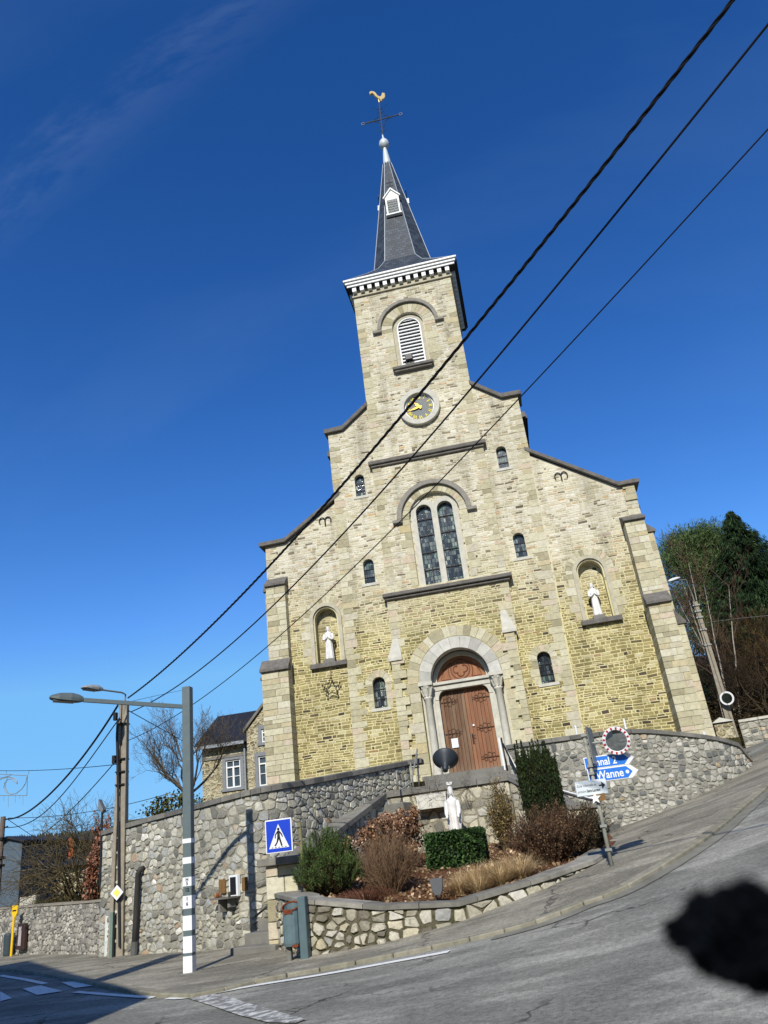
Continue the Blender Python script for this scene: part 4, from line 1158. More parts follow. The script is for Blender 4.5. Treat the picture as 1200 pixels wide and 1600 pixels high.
# ------------------------------------------------------------------ retaining walls, stairs, landing, planter
def strip(name, line, zb, zt, th, mat, parent=None, side=1, top_in=0., step=.35, bot_follow=None):
    """wall along a plan line; uv runs along its length"""
    L = np.asarray(line, float)[:, :2]; n = len(L)
    t = np.gradient(L, axis=0); t /= np.linalg.norm(t, axis=1)[:,None]; nn = np.stack([-t[:,1], t[:,0]], 1)*side
    s = np.r_[0, np.cumsum(np.linalg.norm(np.diff(L, axis=0), axis=1))]
    zb = np.broadcast_to(zb, n); zt = np.broadcast_to(zt, n)
    me = bpy.data.meshes.new(name); V = []; F = []; U = []
    B = L+nn*th
    for i in range(n): V += [(*L[i], zb[i]), (*L[i], zt[i]), (*B[i], zt[i]), (*B[i], zb[i])]
    for i in range(n-1):
        a, b = 4*i, 4*i+4
        F += [(a,b,b+1,a+1), (a+1,b+1,b+2,a+2), (a+2,b+2,b+3,a+3)]
        U += [(s[i],zb[i]),(s[i+1],zb[i+1]),(s[i+1],zt[i+1]),(s[i],zt[i]), (s[i],zt[i]),(s[i+1],zt[i+1]),(s[i+1],zt[i+1]+th),(s[i],zt[i]+th), (s[i],zt[i]+9),(s[i+1],zt[i+1]+9),(s[i+1],zb[i+1]+9),(s[i],zb[i]+9)]
    for i, sg in ((0, -1), (n-1, 1)):
        a = 4*i; F.append((a,a+1,a+2,a+3)); U += [(s[i]+sg*0,zb[i]),(s[i],zt[i]),(s[i]+sg*th,zt[i]),(s[i]+sg*th,zb[i])]
    me.from_pydata(V, [], F); ul = me.uv_layers.new(name='UVMap'); ul.data.foreach_set('uv', np.array(U).ravel())
    bm = bmesh.new(); bm.from_mesh(me); bmesh.ops.recalc_face_normals(bm, faces=bm.faces); bm.to_mesh(me); bm.free()
    return link(name, me, mat, parent)
def clip_half(poly, nx, ny, c):            # keep nx*x+ny*y <= c
    out = []; n = len(poly)
    for i in range(n):
        a, b = poly[i], poly[(i+1)%n]; da, db = nx*a[0]+ny*a[1]-c, nx*b[0]+ny*b[1]-c
        if da <= 0: out.append(a)
        if (da < 0) != (db < 0): t = da/(da-db); out.append((a[0]+(b[0]-a[0])*t, a[1]+(b[1]-a[1])*t))
    return out
def stone_skin(o, line, zb, zt, mats, side=1, rh=(.10,.24), wd=(.13,.36), gap=.016, prot=(.006,.030), kz=1.3, round_=.13, zmin=None):
    """random rubble on a wall: cells of a jittered stone lay, shrunk to leave mortar, rounded and standing proud"""
    L = np.asarray(line, float)[:, :2]; n = len(L); zb = np.broadcast_to(zb, n); zt = np.broadcast_to(zt, n)
    t = np.gradient(L, axis=0); t /= np.linalg.norm(t, axis=1)[:,None]; nn = -np.stack([-t[:,1], t[:,0]], 1)*side
    s = np.r_[0, np.cumsum(np.linalg.norm(np.diff(L, axis=0), axis=1))]
    S = []; z = zb.min()
    while z < zt.max():
        hh = random.uniform(*rh); x = random.uniform(-.2, 0)
        while x < s[-1]:
            w_ = random.uniform(*wd); cx, cz = x+w_/2, z+hh/2+random.uniform(-.28,.28)*hh
            if 0 < cx < s[-1] and np.interp(cx, s, zb)-.1 < cz < np.interp(cx, s, zt)-.02:
                if random.random() < .2: S += [(cx, cz-hh*.26), (cx+random.uniform(-.03,.03), cz+hh*.26)]
                elif random.random() < .12: S += [(cx-w_*.25, cz), (cx+w_*.25, cz+random.uniform(-.03,.03))]
                else: S.append((cx, cz))
            x += w_
        z += hh
    S = np.array(S); me = o.data; mb = MB()
    for i, (cx, cz) in enumerate(S):
        poly = [(max(0, cx-.4), cz-.3), (min(s[-1], cx+.4), cz-.3), (min(s[-1], cx+.4), cz+.3), (max(0, cx-.4), cz+.3)]
        top = np.interp(cx, s, zt)-.005; poly = clip_half(poly, 0, 1, top)
        d = S-S[i]; near = np.where((np.abs(d[:,0]) < .7) & (np.abs(d[:,1]) < .5))[0]
        for k in near[np.argsort((d[near]**2).sum(1))][1:22]:
            dx, dz = d[k]; nz_ = dz*kz*kz; m = (cx+dx/2)*dx+(cz+dz/2)*nz_
            poly = clip_half(poly, dx, nz_, m)
            if len(poly) < 3: break
        if len(poly) < 3: continue
        P = np.array(poly); c = P.mean(0); size = np.sqrt(((P-c)**2).sum(1)).mean()
        if size < .03: continue
        g = gap*random.choice((.6, .9, 1.2, 1.2, 1.7)); P = c+(P-c)*np.maximum(.35, 1-g/np.maximum(.02, np.sqrt(((P-c)**2).sum(1))))[:,None]
        Q = []
        for k in range(len(P)): a, b = P[k], P[(k+1)%len(P)]; Q += [a+(b-a)*round_, b+(a-b)*round_]
        Q = np.array(Q)+rng.normal(size=(len(Q),2))*.007; pr = random.uniform(*prot); m = len(Q); V = []
        I = c+(Q-c)*(1-min(.4, .020/size))
        for ring, dd in ((Q, -.006), (I, pr)):
            for a, z_ in ring: V.append((np.interp(a, s, L[:,0])+np.interp(a, s, nn[:,0])*dd, np.interp(a, s, L[:,1])+np.interp(a, s, nn[:,1])*dd, z_))
        dd = pr+random.uniform(-.004, .012); V.append((np.interp(c[0], s, L[:,0])+np.interp(c[0], s, nn[:,0])*dd, np.interp(c[0], s, L[:,1])+np.interp(c[0], s, nn[:,1])*dd, c[1]))
        mb.add(V, [(k, (k+1)%m, m+(k+1)%m, m+k) for k in range(m)]+[(m+k, m+(k+1)%m, 2*m) for k in range(m)])
    # join the stones to the wall's own mesh
    nb = len(me.vertices); V0 = [tuple(v.co) for v in me.vertices]; F0 = [tuple(p.vertices) for p in me.polygons]
    me2 = bpy.data.meshes.new(o.name); me2.from_pydata(V0+mb.v, [], F0+[tuple(nb+i for i in f) for f in mb.f])
    bm = bmesh.new(); bm.from_mesh(me2); bmesh.ops.recalc_face_normals(bm, faces=bm.faces); bm.to_mesh(me2); bm.free()
    for m_ in mats: me2.materials.append(m_)
    ix = np.zeros(len(me2.polygons), int); ix[len(F0):] = 1; me2.polygons.foreach_set('material_index', ix); o.data = me2
def coping(name, line, zt, th, over, hgt, mat, parent=None, side=1):
    """stone capping swept along a wall, in separate slabs about a metre long"""
    L = np.asarray(line, float)[:, :2]; n = len(L)
    t = np.gradient(L, axis=0); t /= np.linalg.norm(t, axis=1)[:,None]; nn = np.stack([-t[:,1], t[:,0]], 1)*side
    zt = np.broadcast_to(zt, n); A = L-nn*over; B = L+nn*(th+over); mb = MB(); i = 0
    while i < n-1:
        j = min(n-1, i+3); vs = []
        for k in range(i, j+1):
            dz = zt[k]
            e = (.006 if k == i else (-.006 if k == j else 0)); o = t[k]*e
            vs += [(A[k,0]+o[0],A[k,1]+o[1],dz), (A[k,0]+o[0],A[k,1]+o[1],dz+hgt*.82), (A[k,0]+nn[k,0]*th*.25+o[0],A[k,1]+nn[k,1]*th*.25+o[1],dz+hgt), (B[k,0]+o[0],B[k,1]+o[1],dz+hgt), (B[k,0]+o[0],B[k,1]+o[1],dz)]
        m = j-i+1; fs = [(5*q+a, 5*q+(a+1)%5, 5*q+5+(a+1)%5, 5*q+5+a) for q in range(m-1) for a in range(5)]+[(0,1,2,3,4), tuple(5*(m-1)+q for q in (4,3,2,1,0))]
        mb.add(vs, fs); i = j
    return mb.build(name, mat, parent)
M['cop'] = island('coping_slab', [(0, lin(96,96,92)), (.5, lin(116,114,108)), (1, lin(136,133,124))], .85, .2, .4, 5., .35)

M['cop2'] = island('pale_coping_slab', [(0, lin(112,110,102)), (.5, lin(138,135,124)), (1, lin(158,154,142))], .9, .15, .5, 4., .4)
# tall wall on the left, curving up to the church steps
WLP = np.array([(-9.2,-6.9),(-7.6,-7.82),(-6,-8.76),(-4.9,-9.42),(-4.25,-9.62),(-3.75,-9.35),(-3.3,-8.6),(-2.9,-7.7),(-2.2,-6.05),(-1.5,-4.4)])
WLZ = np.array([2.76,2.84,2.89,2.93,2.97,3.03,3.12,3.24,3.46,3.68])
cl = catmull(np.c_[WLP, WLZ], 8)
WLW = strip('retaining_wall', cl, H(cl[:,0], cl[:,1])-.3, cl[:,2], .55, M['wall'], side=1)
stone_skin(WLW, cl, H(cl[:,0], cl[:,1])-.05, cl[:,2], [M['wall'], M['wall_s']], 1, (.08,.23), (.10,.34), .014)
tag(WLW, 'tall curved grey rubble retaining wall behind the lamp post, left of the church steps', 'wall')
coping('coping', cl, cl[:,2], .55, .06, .13, M['cop'], WLW)
mb = MB(); mb.box(-1.62, -1.12, -4.56, -4.1, 3.66, 3.80); mb.build('end_capping', M['darkcap'], WLW, bevel=.015)
# churchyard behind the walls
def zyard(x, y): return np.interp(y, [-9.5, -5, 0, 40], [2.5, 3.2, 3.55, 3.9])
sheet('churchyard', [(-9.2,-6.6),(-6,-8.4),(-4.4,-9.2),(-3.9,-8.9),(-3.2,-7.6),(-1.8,-4.3),(-1.6,-.2),(1.3,-.2),(1.4,-4.6),(2.8,-5.3),(4.4,-5.2),(6.7,-4.0),(7.6,-2.6),(8.6,6),(9,40),(-20,40),(-13,6)], 0, M['earth'], .9, .3, zyard)

# low wall on the far left and the yard behind it
LWP = np.array([(-9.2,-6.5),(-11.25,-4.9),(-13.9,-3.05),(-17.7,-.2),(-23.7,4.9)]); cl = resamp(np.c_[LWP, [1.22,1.24,1.30,1.34,1.42]], .7)
LW = strip('low_wall', cl[::-1], H(cl[::-1,0], cl[::-1,1])-.3, cl[::-1,2], .4, M['wall_low'], side=1)
stone_skin(LW, cl[::-1], H(cl[::-1,0], cl[::-1,1])-.05, cl[::-1,2], [M['wall_low'], M['wall_low_s']], 1, (.09,.18), (.10,.26), .014)
tag(LW, 'low grey rubble garden wall behind the yellow bus stop sign', 'wall')
coping('coping', cl[::-1], cl[::-1,2], .4, .03, .05, M['concrete'], LW)
sheet('yard', [(-9.1,-6.1),(-11.0,-4.5),(-13.7,-2.65),(-17.5,.2),(-23.5,5.3),(-60,42),(-20,60),(-13,8)], 0, M['earth'], 1.2, .2, lambda x, y: 1.15+.012*np.clip(y+6, 0, 80)+.0*x)

# landing in front of the door
mb = MB(); mb.prism_z([(-2.02,-5.42),(1.17,-5.42),(1.25,-4.7),(1.7,-.5),(-1.75,-.5),(-1.55,-4.4)], .6, 2.84); LD = mb.build('landing', M['greystone']); tag(LD, 'stone landing between the two flights of steps before the church door', 'landing')
FWL = resamp(np.array([(-2.06,-5.52,2.83),(1.18,-5.52,2.85)]), .4)
FWp = strip('landing_wall', FWL, .3, FWL[:,2], .4, M['wall_front'], side=1); stone_skin(FWp, FWL, 1.2, FWL[:,2], [M['wall_front'], M['wall_front_s']], 1, (.14,.30), (.20,.55), .018)
tag(FWp, 'pale rubble front wall of the church landing behind the white robed statue', 'wall')
coping('coping', FWL, FWL[:,2], .4, .08, .16, M['cop'], FWp)
q0 = at(652, 1243, -5.6); q1 = at(697, 1236, -5.6)
mb = MB(); mb.add([(q0[0],-5.52,2.42),(q1[0],-5.52,2.42),(q1[0],-5.86,2.42),(q0[0],-5.86,2.42),(q0[0],-5.52,2.80),(q1[0],-5.52,2.80),(q1[0],-5.80,2.74),(q0[0],-5.80,2.74)], [(0,1,2,3),(4,5,6,7),(0,1,5,4),(1,2,6,5),(2,3,7,6),(3,0,4,7)]); mb.build('stone_slab', M['bluestone'], FWp)
# flank walls of the steps
SL = resamp(np.array([(-3.25,-10.75,1.52),(-2.95,-10.1,1.55),(-2.05,-5.55,2.83)]), .35)
SLW = strip('stair_wall', SL, H(SL[:,0], SL[:,1])-.3, SL[:,2], .32, M['wall_front'], side=1); stone_skin(SLW, SL, H(SL[:,0], SL[:,1])-.05, SL[:,2], [M['wall_front'], M['wall_front_s']], 1, (.12,.26), (.16,.42), .017)
tag(SLW, 'sloping rubble flank wall of the left church steps behind the brown hydrangea', 'wall')
coping('coping', SL, SL[:,2], .32, .07, .14, M['cop'], SLW)
SRp = resamp(np.array([(1.20,-5.55,2.85),(2.55,-6.7,1.95),(3.25,-6.75,1.92)]), .35)
SRW = strip('stair_wall', SRp, H(SRp[:,0], SRp[:,1])-.3, SRp[:,2], .32, M['wall_front'], side=1); stone_skin(SRW, SRp, 1.1, SRp[:,2], [M['wall_front'], M['wall_front_s']], 1, (.12,.26), (.16,.42), .017)
tag(SRW, 'short rubble flank wall of the right church steps behind the columnar cypress', 'wall')
coping('coping', SRp, SRp[:,2], .32, .07, .14, M['cop'], SRW)
# pier with dressed corner stones at the foot of the left steps
mb = MB(); px0, py0 = -3.45, -10.95
z = 0.0; k = 0
while z < 1.5:
    hg = min(random.uniform(.22,.40), 1.52-z); c = random.choice((.24,.36))
    mb.box(px0, px0+c-.006, py0-random.uniform(0,.012), py0+.4, z+.006, z+hg-.006); mb.box(px0+c+.006, px0+.62, py0-random.uniform(0,.012), py0+.4, z+.006, z+hg-.006); z += hg; k += 1
PRr = mb.build('stair_pier', M['quoin'], bevel=.012); tag(PRr, 'squat stone pier with dressed corner blocks at the foot of the left steps', 'pier')
mb = MB(); mb.box(px0-.14, px0+.70, py0-.09, py0+.5, 1.52, 1.66); mb.build('cap', M['cop'], PRr, bevel=.015)
def steps(name, label, p0, p1, z0, z1, wd, n, first=0):
    p0, p1 = np.array(p0, float), np.array(p1, float); d = p1-p0; L = np.linalg.norm(d); d /= L; nn = np.array([-d[1], d[0]])
    t = thing(name, label, 'steps', (p0[0], p0[1], z0))
    for k in range(n):
        c = p0+d*(L*(k+.5)/n); zt = z0+(z1-z0)*(k+1)/n; run = L/n*1.08
        mb = MB(); mb.obox((c[0], c[1], zt-.25), (d[0],d[1],0), (nn[0],nn[1],0), (0,0,1), run, wd, .5); mb.build('step', M['greystone'], t, bevel=.012)
    return t
steps('stone_steps', 'long flight of grey stone steps climbing from the pavement beside the tall left wall', (-3.75,-11.0), (-1.75,-4.95), .02, 2.84, 1.05, 15)
steps('stone_steps', 'short flight of grey stone steps rising from the right towards the church landing', (3.4,-6.15), (1.25,-5.0), 1.35, 2.84, 1.0, 8)
# handrails
def tube_thing(name, label, cat, runs, r, mat, group=None):
    mb = MB()
    for run in runs: mb.tube(run, r, 6)
    return tag(mb.build(name, mat, smooth=True), label, cat, group)
a = at(652, 1171, -4.7); b = at(643, 1222, -5.15); c = at(628, 1233, -5.3)
tube_thing('handrail', 'thin grey handrail at the top of the left steps beside the dark wall end', 'handrail', [[a, b, c, at(618,1240,-5.6)], [at(652,1186,-4.6), at(655,1229,-4.6)], [(-1.40,-4.75,2.8), (-1.40,-4.75,3.7)], [at(619,1204,-5.9)+np.array((0,0,0)), at(622,1234,-5.9)]], .024, M['galv'])
r0 = at(783, 1153, -5.0); r1 = at(793, 1204, -5.2); r2 = at(812, 1216, -5.45); r3 = at(880, 1239, -6.2); r4 = at(925, 1251, -6.6)
RH = tube_thing('handrail', 'black and white handrail running down the right steps past the cypress', 'handrail', [[r0, r1], [r0+np.array((.02,0,-.15)), r2, r3, r4], [r4, r4-np.array((0,0,.5))]], .026, M['black'])
mb = MB(); mb.tube([r0+np.array((-.06,.04,0)), r1+np.array((-.06,.04,.02))], .022, 6); mb.tube([r0+np.array((.04,.03,-.2)), r2+np.array((.03,.05,.06)), r3+np.array((.0,.05,.06)), r4+np.array((0,.05,.05))], .016, 6); mb.build('white_rail', M['signwhite'], RH)
tube_thing('handrail', 'short dark handrail sloping up the wall at the foot of the left steps', 'handrail', [[at(398,1433,-10.0), at(428,1407,-9.9)], [at(428,1407,-9.9), at(428,1407,-9.6)]], .025, M['black'])

# right-hand retaining wall
WRP = np.array([(1.25,-4.95),(2.1,-5.35),(2.9,-5.62),(4.4,-5.55),(5.6,-5.1),(6.6,-4.5),(7.15,-3.95),(7.5,-3.45)]); WRZ = np.array([3.66,3.63,3.6,3.56,3.38,3.18,3.02,2.62])
cl = np.c_[WRP, WRZ]; cl = np.vstack([catmull(cl[:7], 6), cl[7]])
WRW = strip('retaining_wall', cl, H(cl[:,0], cl[:,1])-.4, cl[:,2], .5, M['wall_right'], side=1)
stone_skin(WRW, cl, H(cl[:,0], cl[:,1])-.05, cl[:,2], [M['wall_right'], M['wall_right_s']], 1, (.07,.18), (.09,.26), .015)
tag(WRW, 'grey rubble retaining wall of small stones rising along the pavement right of the church steps', 'wall')
coping('coping', cl, cl[:,2], .5, .06, .12, M['cop'], WRW)
for px_, py_ in ((976, 1130), (900, 1140), (1101, 1150)):
    p = at(px_, py_, -3.2)
    mb = MB(); mb.tube([(p[0], p[1], 3.2), (p[0], p[1], p[2]+.12)], .03, 8)
    tag(mb.build('vent_pipe', M['signwhite']), {976:'thin white pipe standing behind the wall near the round mirror', 900:'thin white pipe standing behind the wall near the sign seen edge-on', 1101:'thin white pipe at the foot of the right corner buttress'}[px_], 'pipe')

# planter with mossy front wall
PLP = np.array([(-3.25,-10.95),(-2.75,-11.9),(-2.20,-12.85),(-.82,-13.12),(.4,-13.03),(1.8,-12.32),(2.62,-11.45),(3.05,-10.5)])
PLZ = np.array([.98,.95,.90,.68,.60,.79,.92,1.06])
pl = resamp(np.c_[PLP, PLZ], .3)
PW = strip('planter_wall', pl, H(pl[:,0], pl[:,1])-.2, pl[:,2], .35, M['wall_moss'], side=1); stone_skin(PW, pl, H(pl[:,0], pl[:,1])-.03, pl[:,2], [M['wall_moss'], M['wall_moss_s']], 1, (.10,.22), (.11,.34), .021, (.01,.045))
tag(PW, 'low mossy rubble planter wall with flat coping along the curved pavement', 'wall')
coping('coping', pl, pl[:,2], .35, .05, .075, M['cop2'], PW)
_pb = np.array([(-3.0,-10.6,.96),(-2.2,-12.6,.88),(-.8,-12.85,.68),(.4,-12.75,.60),(1.7,-12.1,.79),(2.7,-10.6,.98),(3.2,-8.5,1.2),(3.1,-6.9,1.35),(2.6,-6.9,1.4),(1.2,-5.6,1.45),(-2.1,-5.6,1.45),(-2.7,-9.8,1.12),(0,-9,1.12)])
def zsoil(x, y):
    x = np.asarray(x, float); y = np.asarray(y, float)
    d = np.hypot(x[...,None]-_pb[:,0], y[...,None]-_pb[:,1])+.15; w_ = 1/d**3
    return (w_*_pb[:,2]).sum(-1)/w_.sum(-1)
sheet('planting_bed', [(-3.1,-10.7),(-2.15,-12.62),(-.8,-12.86),(.4,-12.76),(1.68,-12.1),(2.45,-11.2),(2.95,-10.3),(3.3,-8.5),(3.2,-6.8),(2.5,-6.75),(1.2,-5.55),(-2.05,-5.5),(-2.85,-10.1)], 0, M['litter'], .3, .3, zsoil)

# ------------------------------------------------------------------ street furniture
Z = (0, 0, 1.)
# striped lamp post
LP = (-4.29, -12.53); lz0 = h(*LP)
LT = thing('street_lamp', 'grey square lamp post with white painted bands on the pavement corner', 'street lamp', (LP[0], LP[1], lz0))
topz = at(297, 1073, LP[1])[2]
mb = MB(); mb.box(LP[0]-.078, LP[0]+.078, LP[1]-.078, LP[1]+.078, lz0-.1, topz); mb.build('post', plain('grey_green_paint', lin(94,108,110), .5, .4, 0, .12, 6.), LT, bevel=.008)
mb = MB()
for y0, y1 in ((1310,1317),(1339,1349),(1370,1384),(1399,1419),(1430,1453),(1462,1488),(1493,1522)):
    za, zb = at(297, y1, LP[1])[2], at(297, y0, LP[1])[2]
    mb = MB(); mb.box(LP[0]-.0815, LP[0]+.0815, LP[1]-.0815, LP[1]+.0815, max(za, lz0+.02), zb); mb.build('white_band', M['signwhite'], LT)
mb = MB()
for s, y, sz in (('H',1374,.075),('5',1380,.075),('12',1390,.075),('1',1404,.08),('6',1412,.08)):
    p = at(297, y, LP[1]-.083); text_at(mb, s, sz, (LP[0], LP[1]-.083, p[2]), (1,0,0), Z, (0,-1,0), .002, .002)
mb.build('pole_number', M['black'], LT)
jt = np.array((LP[0], LP[1], at(297,1104,LP[1])[2])); hd = np.array((-5.62, -13.40, 4.66+(at(297,1104,LP[1])[2]-4.49)*1.0))
def _px(P): d_ = np.asarray(P)-CAM; return 600+FPX*(d_@RT)/(d_@FW)
_e = (hd-jt)/np.linalg.norm(hd-jt); _ts = np.linspace(.5, 4, 800); _xs = np.array([_px(jt+_e*q) for q in _ts]); hd = jt+_e*_ts[np.argmin(np.abs(_xs-130))]; LAMPL = _ts[np.argmin(np.abs(_xs-79))]-_ts[np.argmin(np.abs(_xs-132))]
ad = hd-jt; ad /= np.linalg.norm(ad); s_ = np.cross(ad, Z); s_ /= np.linalg.norm(s_); u_ = np.cross(s_, ad)
mb = MB(); mb.obox(jt+ad*np.linalg.norm(hd-jt)/2, ad, s_, u_, np.linalg.norm(hd-jt), .06, .07); mb.build('arm', plain('grey_green_paint_arm', lin(94,108,110), .5, .4, 0, .12, 6.), LT)
def lamp_head(o, ad, s_, u_, L, wd, hh, mat, par, name='lamp_head'):
    mb = MB(); secs = [(0,.35,.5),(.12,.6,.8),(.35,.95,1.0),(.7,1.0,.85),(.93,.8,.45),(1.0,.5,.2)]; vs = []
    for t, w2, h2 in secs:
        c = o+ad*L*t
        for a, b in ((-1,-.35),(-1,.15),(-.55,.75),(.55,.75),(1,.15),(1,-.35)): vs.append(c+s_*a*w2*wd/2+u_*b*h2*hh)
    m = len(secs); mb.add(vs, [(6*i+k, 6*i+(k+1)%6, 6*i+6+(k+1)%6, 6*i+6+k) for i in range(m-1) for k in range(6)]+[(5,4,3,2,1,0), tuple(6*(m-1)+k for k in range(6))])
    hd_ = mb.build(name, mat, par, bevel=.006)
    g = MB(); g.obox(o+ad*L*.58-u_*hh*.36, ad, s_, u_, L*.6, wd*.72, hh*.12); g.build('lens', plain('lamp_glass', lin(92,98,98), .25, .5, 0, .1, 8.), hd_)
    return hd_
lamp_head(hd, ad, s_, u_, LAMPL, .26, .14, plain('lamp_housing', lin(88,98,98), .5, .4, 0, .15, 10.), LT)

# concrete pole with street lamp
CPx, CPy = -8.41, -7.46; cz0 = h(CPx, CPy); ctz = at(194, 1099, CPy)[2]
CP = thing('utility_pole', 'tall ribbed concrete utility pole with a small street lamp, standing against the left wall', 'utility pole', (CPx, CPy, cz0))
mb = MB()
def taper(x0, x1, y0, y1, k):
    a = [(CPx+x0, CPy+y0), (CPx+x1, CPy+y0), (CPx+x1, CPy+y1), (CPx+x0, CPy+y1)]
    b = [(CPx+(x-CPx)*k+.02, CPy+(y-CPy)*k) for x, y in a]
    mb.add([(x,y,cz0-.2) for x,y in a]+[(x,y,ctz) for x,y in b], [(3,2,1,0),(4,5,6,7),(0,1,5,4),(1,2,6,5),(2,3,7,6),(3,0,4,7)])
taper(-.20, -.085, -.12, .12, .55); taper(.02, .20, -.12, .12, .55); taper(-.085, .02, -.03, .03, .55)
mb.build('shaft', M['concrete'], CP, bevel=.01)
mb = MB()
for py_ in range(1240, 1480, 23):
    p = at(185, py_, CPy-.04); mb.disc((CPx-.03+.012*(1480-py_)/240, CPy-.045, p[2]), (1,0,0), Z, (0,-1,0), 0, .035, 0, .014, 10)
mb.build('web_hole', M['bluestone'], CP)
mb = MB()
for py_ in (1130, 1185, 1205, 1225): p = at(190, py_, CPy-.13); mb = MB(); mb.box(CPx-.115, CPx+.135, CPy-.135, CPy+.12, p[2]-.018, p[2]+.012); mb.build('clamp', M['iron'], CP)
for py_ in (1118, 1185): p = at(184, py_, CPy-.1); mb = MB(); mb.box(CPx-.2, CPx-.12, CPy-.16, CPy-.06, p[2]-.12, p[2]+.08); mb.build('junction_box', M['iron'], CP)
mb = MB(); pts = [at(187,y,CPy-.15)+np.array((dx,0,0)) for y, dx in ((1123,.0),(1128,-.06),(1150,-.08),(1190,-.06),(1230,-.04),(1300,-.03),(1390,-.02),(1480,0))]
mb.tube(pts, .03, 6); mb.build('down_cable', M['black'], CP)
t0 = np.array((CPx+.06, CPy-.05, ctz-.3)); t1 = at(196,1085,CPy-.1); t2 = at(190,1082,CPy-.5); t3 = at(160,1078,CPy-1.1)
mb = MB(); mb.tube([t0, t1, t2, t3], .022, 8); mb.build('lamp_arm', M['galv'], CP)
ad2 = t3-t2; ad2 /= np.linalg.norm(ad2); s2 = np.cross(ad2, Z); s2 /= np.linalg.norm(s2)
lamp_head(t3, ad2, s2, np.cross(s2, ad2), .62, .26, .12, plain('pale_lamp_housing', lin(150,154,150), .5, .4, 0, .1, 8.), CP)
# priority road sign on the pole
p = at(183, 1395, CPy-.22)
SG = MB(); e = .17
SG.oprism([(-e,0),(0,-e),(e,0),(0,e)], p, (1,0,0), Z, (0,-1,0), 0, .02); sg = SG.build('priority_sign', M['signwhite'], bevel=.004); tag(sg, 'small white diamond priority sign with yellow centre on the concrete pole', 'road sign')
mb = MB(); e = .095; mb.oprism([(-e,0),(0,-e),(e,0),(0,e)], p, (1,0,0), Z, (0,-1,0), .0205, .024); mb.build('yellow_centre', plain('sign_yellow', lin(240,222,110), .5, .3, 0, .05, 6.), sg)
mb = MB(); e = .178; mb.oprism([(-e,0),(0,-e),(e,0),(0,e)], p, (1,0,0), Z, (0,-1,0), -.012, -.001); mb.build('back_plate', M['black'], sg)
# cabinet
c0 = gnd(170, 1497); zc1 = at(170, 1431, c0[1])[2]; ca = thing('electric_cabinet', 'slim pale electric cabinet beside the concrete pole', 'cabinet', c0)
mb = MB(); mb.box(c0[0]-.12, c0[0]+.13, c0[1]-.02, c0[1]+.22, c0[2]-.05, zc1); mb.build('body', plain('cabinet_grey', lin(196,200,196), .6, .3, 0, .1, 6.), ca, bevel=.012)
mb = MB(); mb.box(c0[0]-.10, c0[0]+.11, c0[1]-.032, c0[1]-.021, c0[2]+.35, zc1-.06); mb.build('door', plain('cabinet_door', lin(204,208,204), .6, .3, 0, .08, 6.), ca, bevel=.004)
mb = MB(); text_at(mb, '17', .09, (c0[0]-.03, c0[1]-.033, zc1-.16), (1,0,0), Z, (0,-1,0), .002); mb.build('number', M['galv'], ca)
g_ = MB(); p0 = at(178,1425,CPy-.12); g_.box(p0[0]-.05,p0[0]+.02,CPy-.2,CPy-.1, h(CPx,CPy), p0[2]); tag(g_.build('cable_guard', plain('guard_green', lin(110,128,116), .6, .3, 0, .2, 6.)), 'narrow grey green cable guard strip up the concrete pole', 'cable guard')
# dark drain pipe on the wall
wl = lambda x, y, off=0.: atplane(x, y, (-4.9+off*-.5,-9.42+off*-.86,0), (.503,.864,0))
pp = [wl(209,1497,.1), wl(212,1440,.1), wl(216,1365,.1), wl(219,1359,.1), wl(224,1357,.0)]
mb = MB(); mb.tube(pp, .066, 10); pd = mb.build('drain_pipe', plain('dark_pipe', lin(58,55,52), .6, .3, 0, .25, 8.), smooth=True); tag(pd, 'dark rusty drain pipe bent into the tall left wall by the pole', 'pipe')
mb = MB(); mb.tube([pp[0], pp[0]+(pp[1]-pp[0])*.45], .08, 10); mb.build('sleeve', plain('pipe_sleeve', lin(92,92,90), .6, .3, 0, .2, 8.), pd)
# floodlight on a thin pole above the wall end
f0 = (-8.95, -6.75); ft = at(160, 1268, f0[1]); FL = thing('floodlight', 'small grey floodlight on a thin post above the end of the tall left wall', 'floodlight', (ft[0], f0[1], 2.7))
mb = MB(); mb.tube([(ft[0], f0[1], 1.6), (ft[0], f0[1], ft[2])], .03, 6); mb.build('post', M['black'], FL)
mb = MB(); a = at(157,1251,f0[1]); mb.oprism([(-.06,.02),(.06,-.10),(.09,-.03),(-.06,.26)], (ft[0]-.02, f0[1], ft[2]+.06), (1,0,0), Z, (0,1,0), -.09, .09); mb.build('lamp_head', plain('flood_grey', lin(120,124,126), .5, .4, .2, .1, 8.), FL, bevel=.012)
# pedestrian crossing sign
ps = at(436, 1306, -11.5); hw = .262
PS = thing('pedestrian_sign', 'blue square pedestrian crossing sign on a post beside the dwarf pine', 'road sign', (at(469,1390,-11.3)[0], -11.3, 1.0))
ax_ = np.array((1,.0,0.)); 
mb = MB(); mb.oprism([(-hw,-hw*1.12),(hw,-hw*1.12),(hw,hw*1.12),(-hw,hw*1.12)], ps, ax_, Z, (0,-1,0), 0, .02); pb = mb.build('panel', M['signwhite'], PS, bevel=.008)
hb = hw-.022; mb = MB(); mb.oprism([(-hb,-hb*1.13),(hb,-hb*1.13),(hb,hb*1.13),(-hb,hb*1.13)], ps, ax_, Z, (0,-1,0), .0205, .023); mb.build('blue_field', M['signblue2'], pb)
mb = MB(); mb.oprism([(-.195,-.20),(.195,-.20),(0,.215)], ps+np.array((0,0,-.01)), ax_, Z, (0,-1,0), .0235, .026); mb.build('white_triangle', M['signwhite'], pb)
mb = MB()
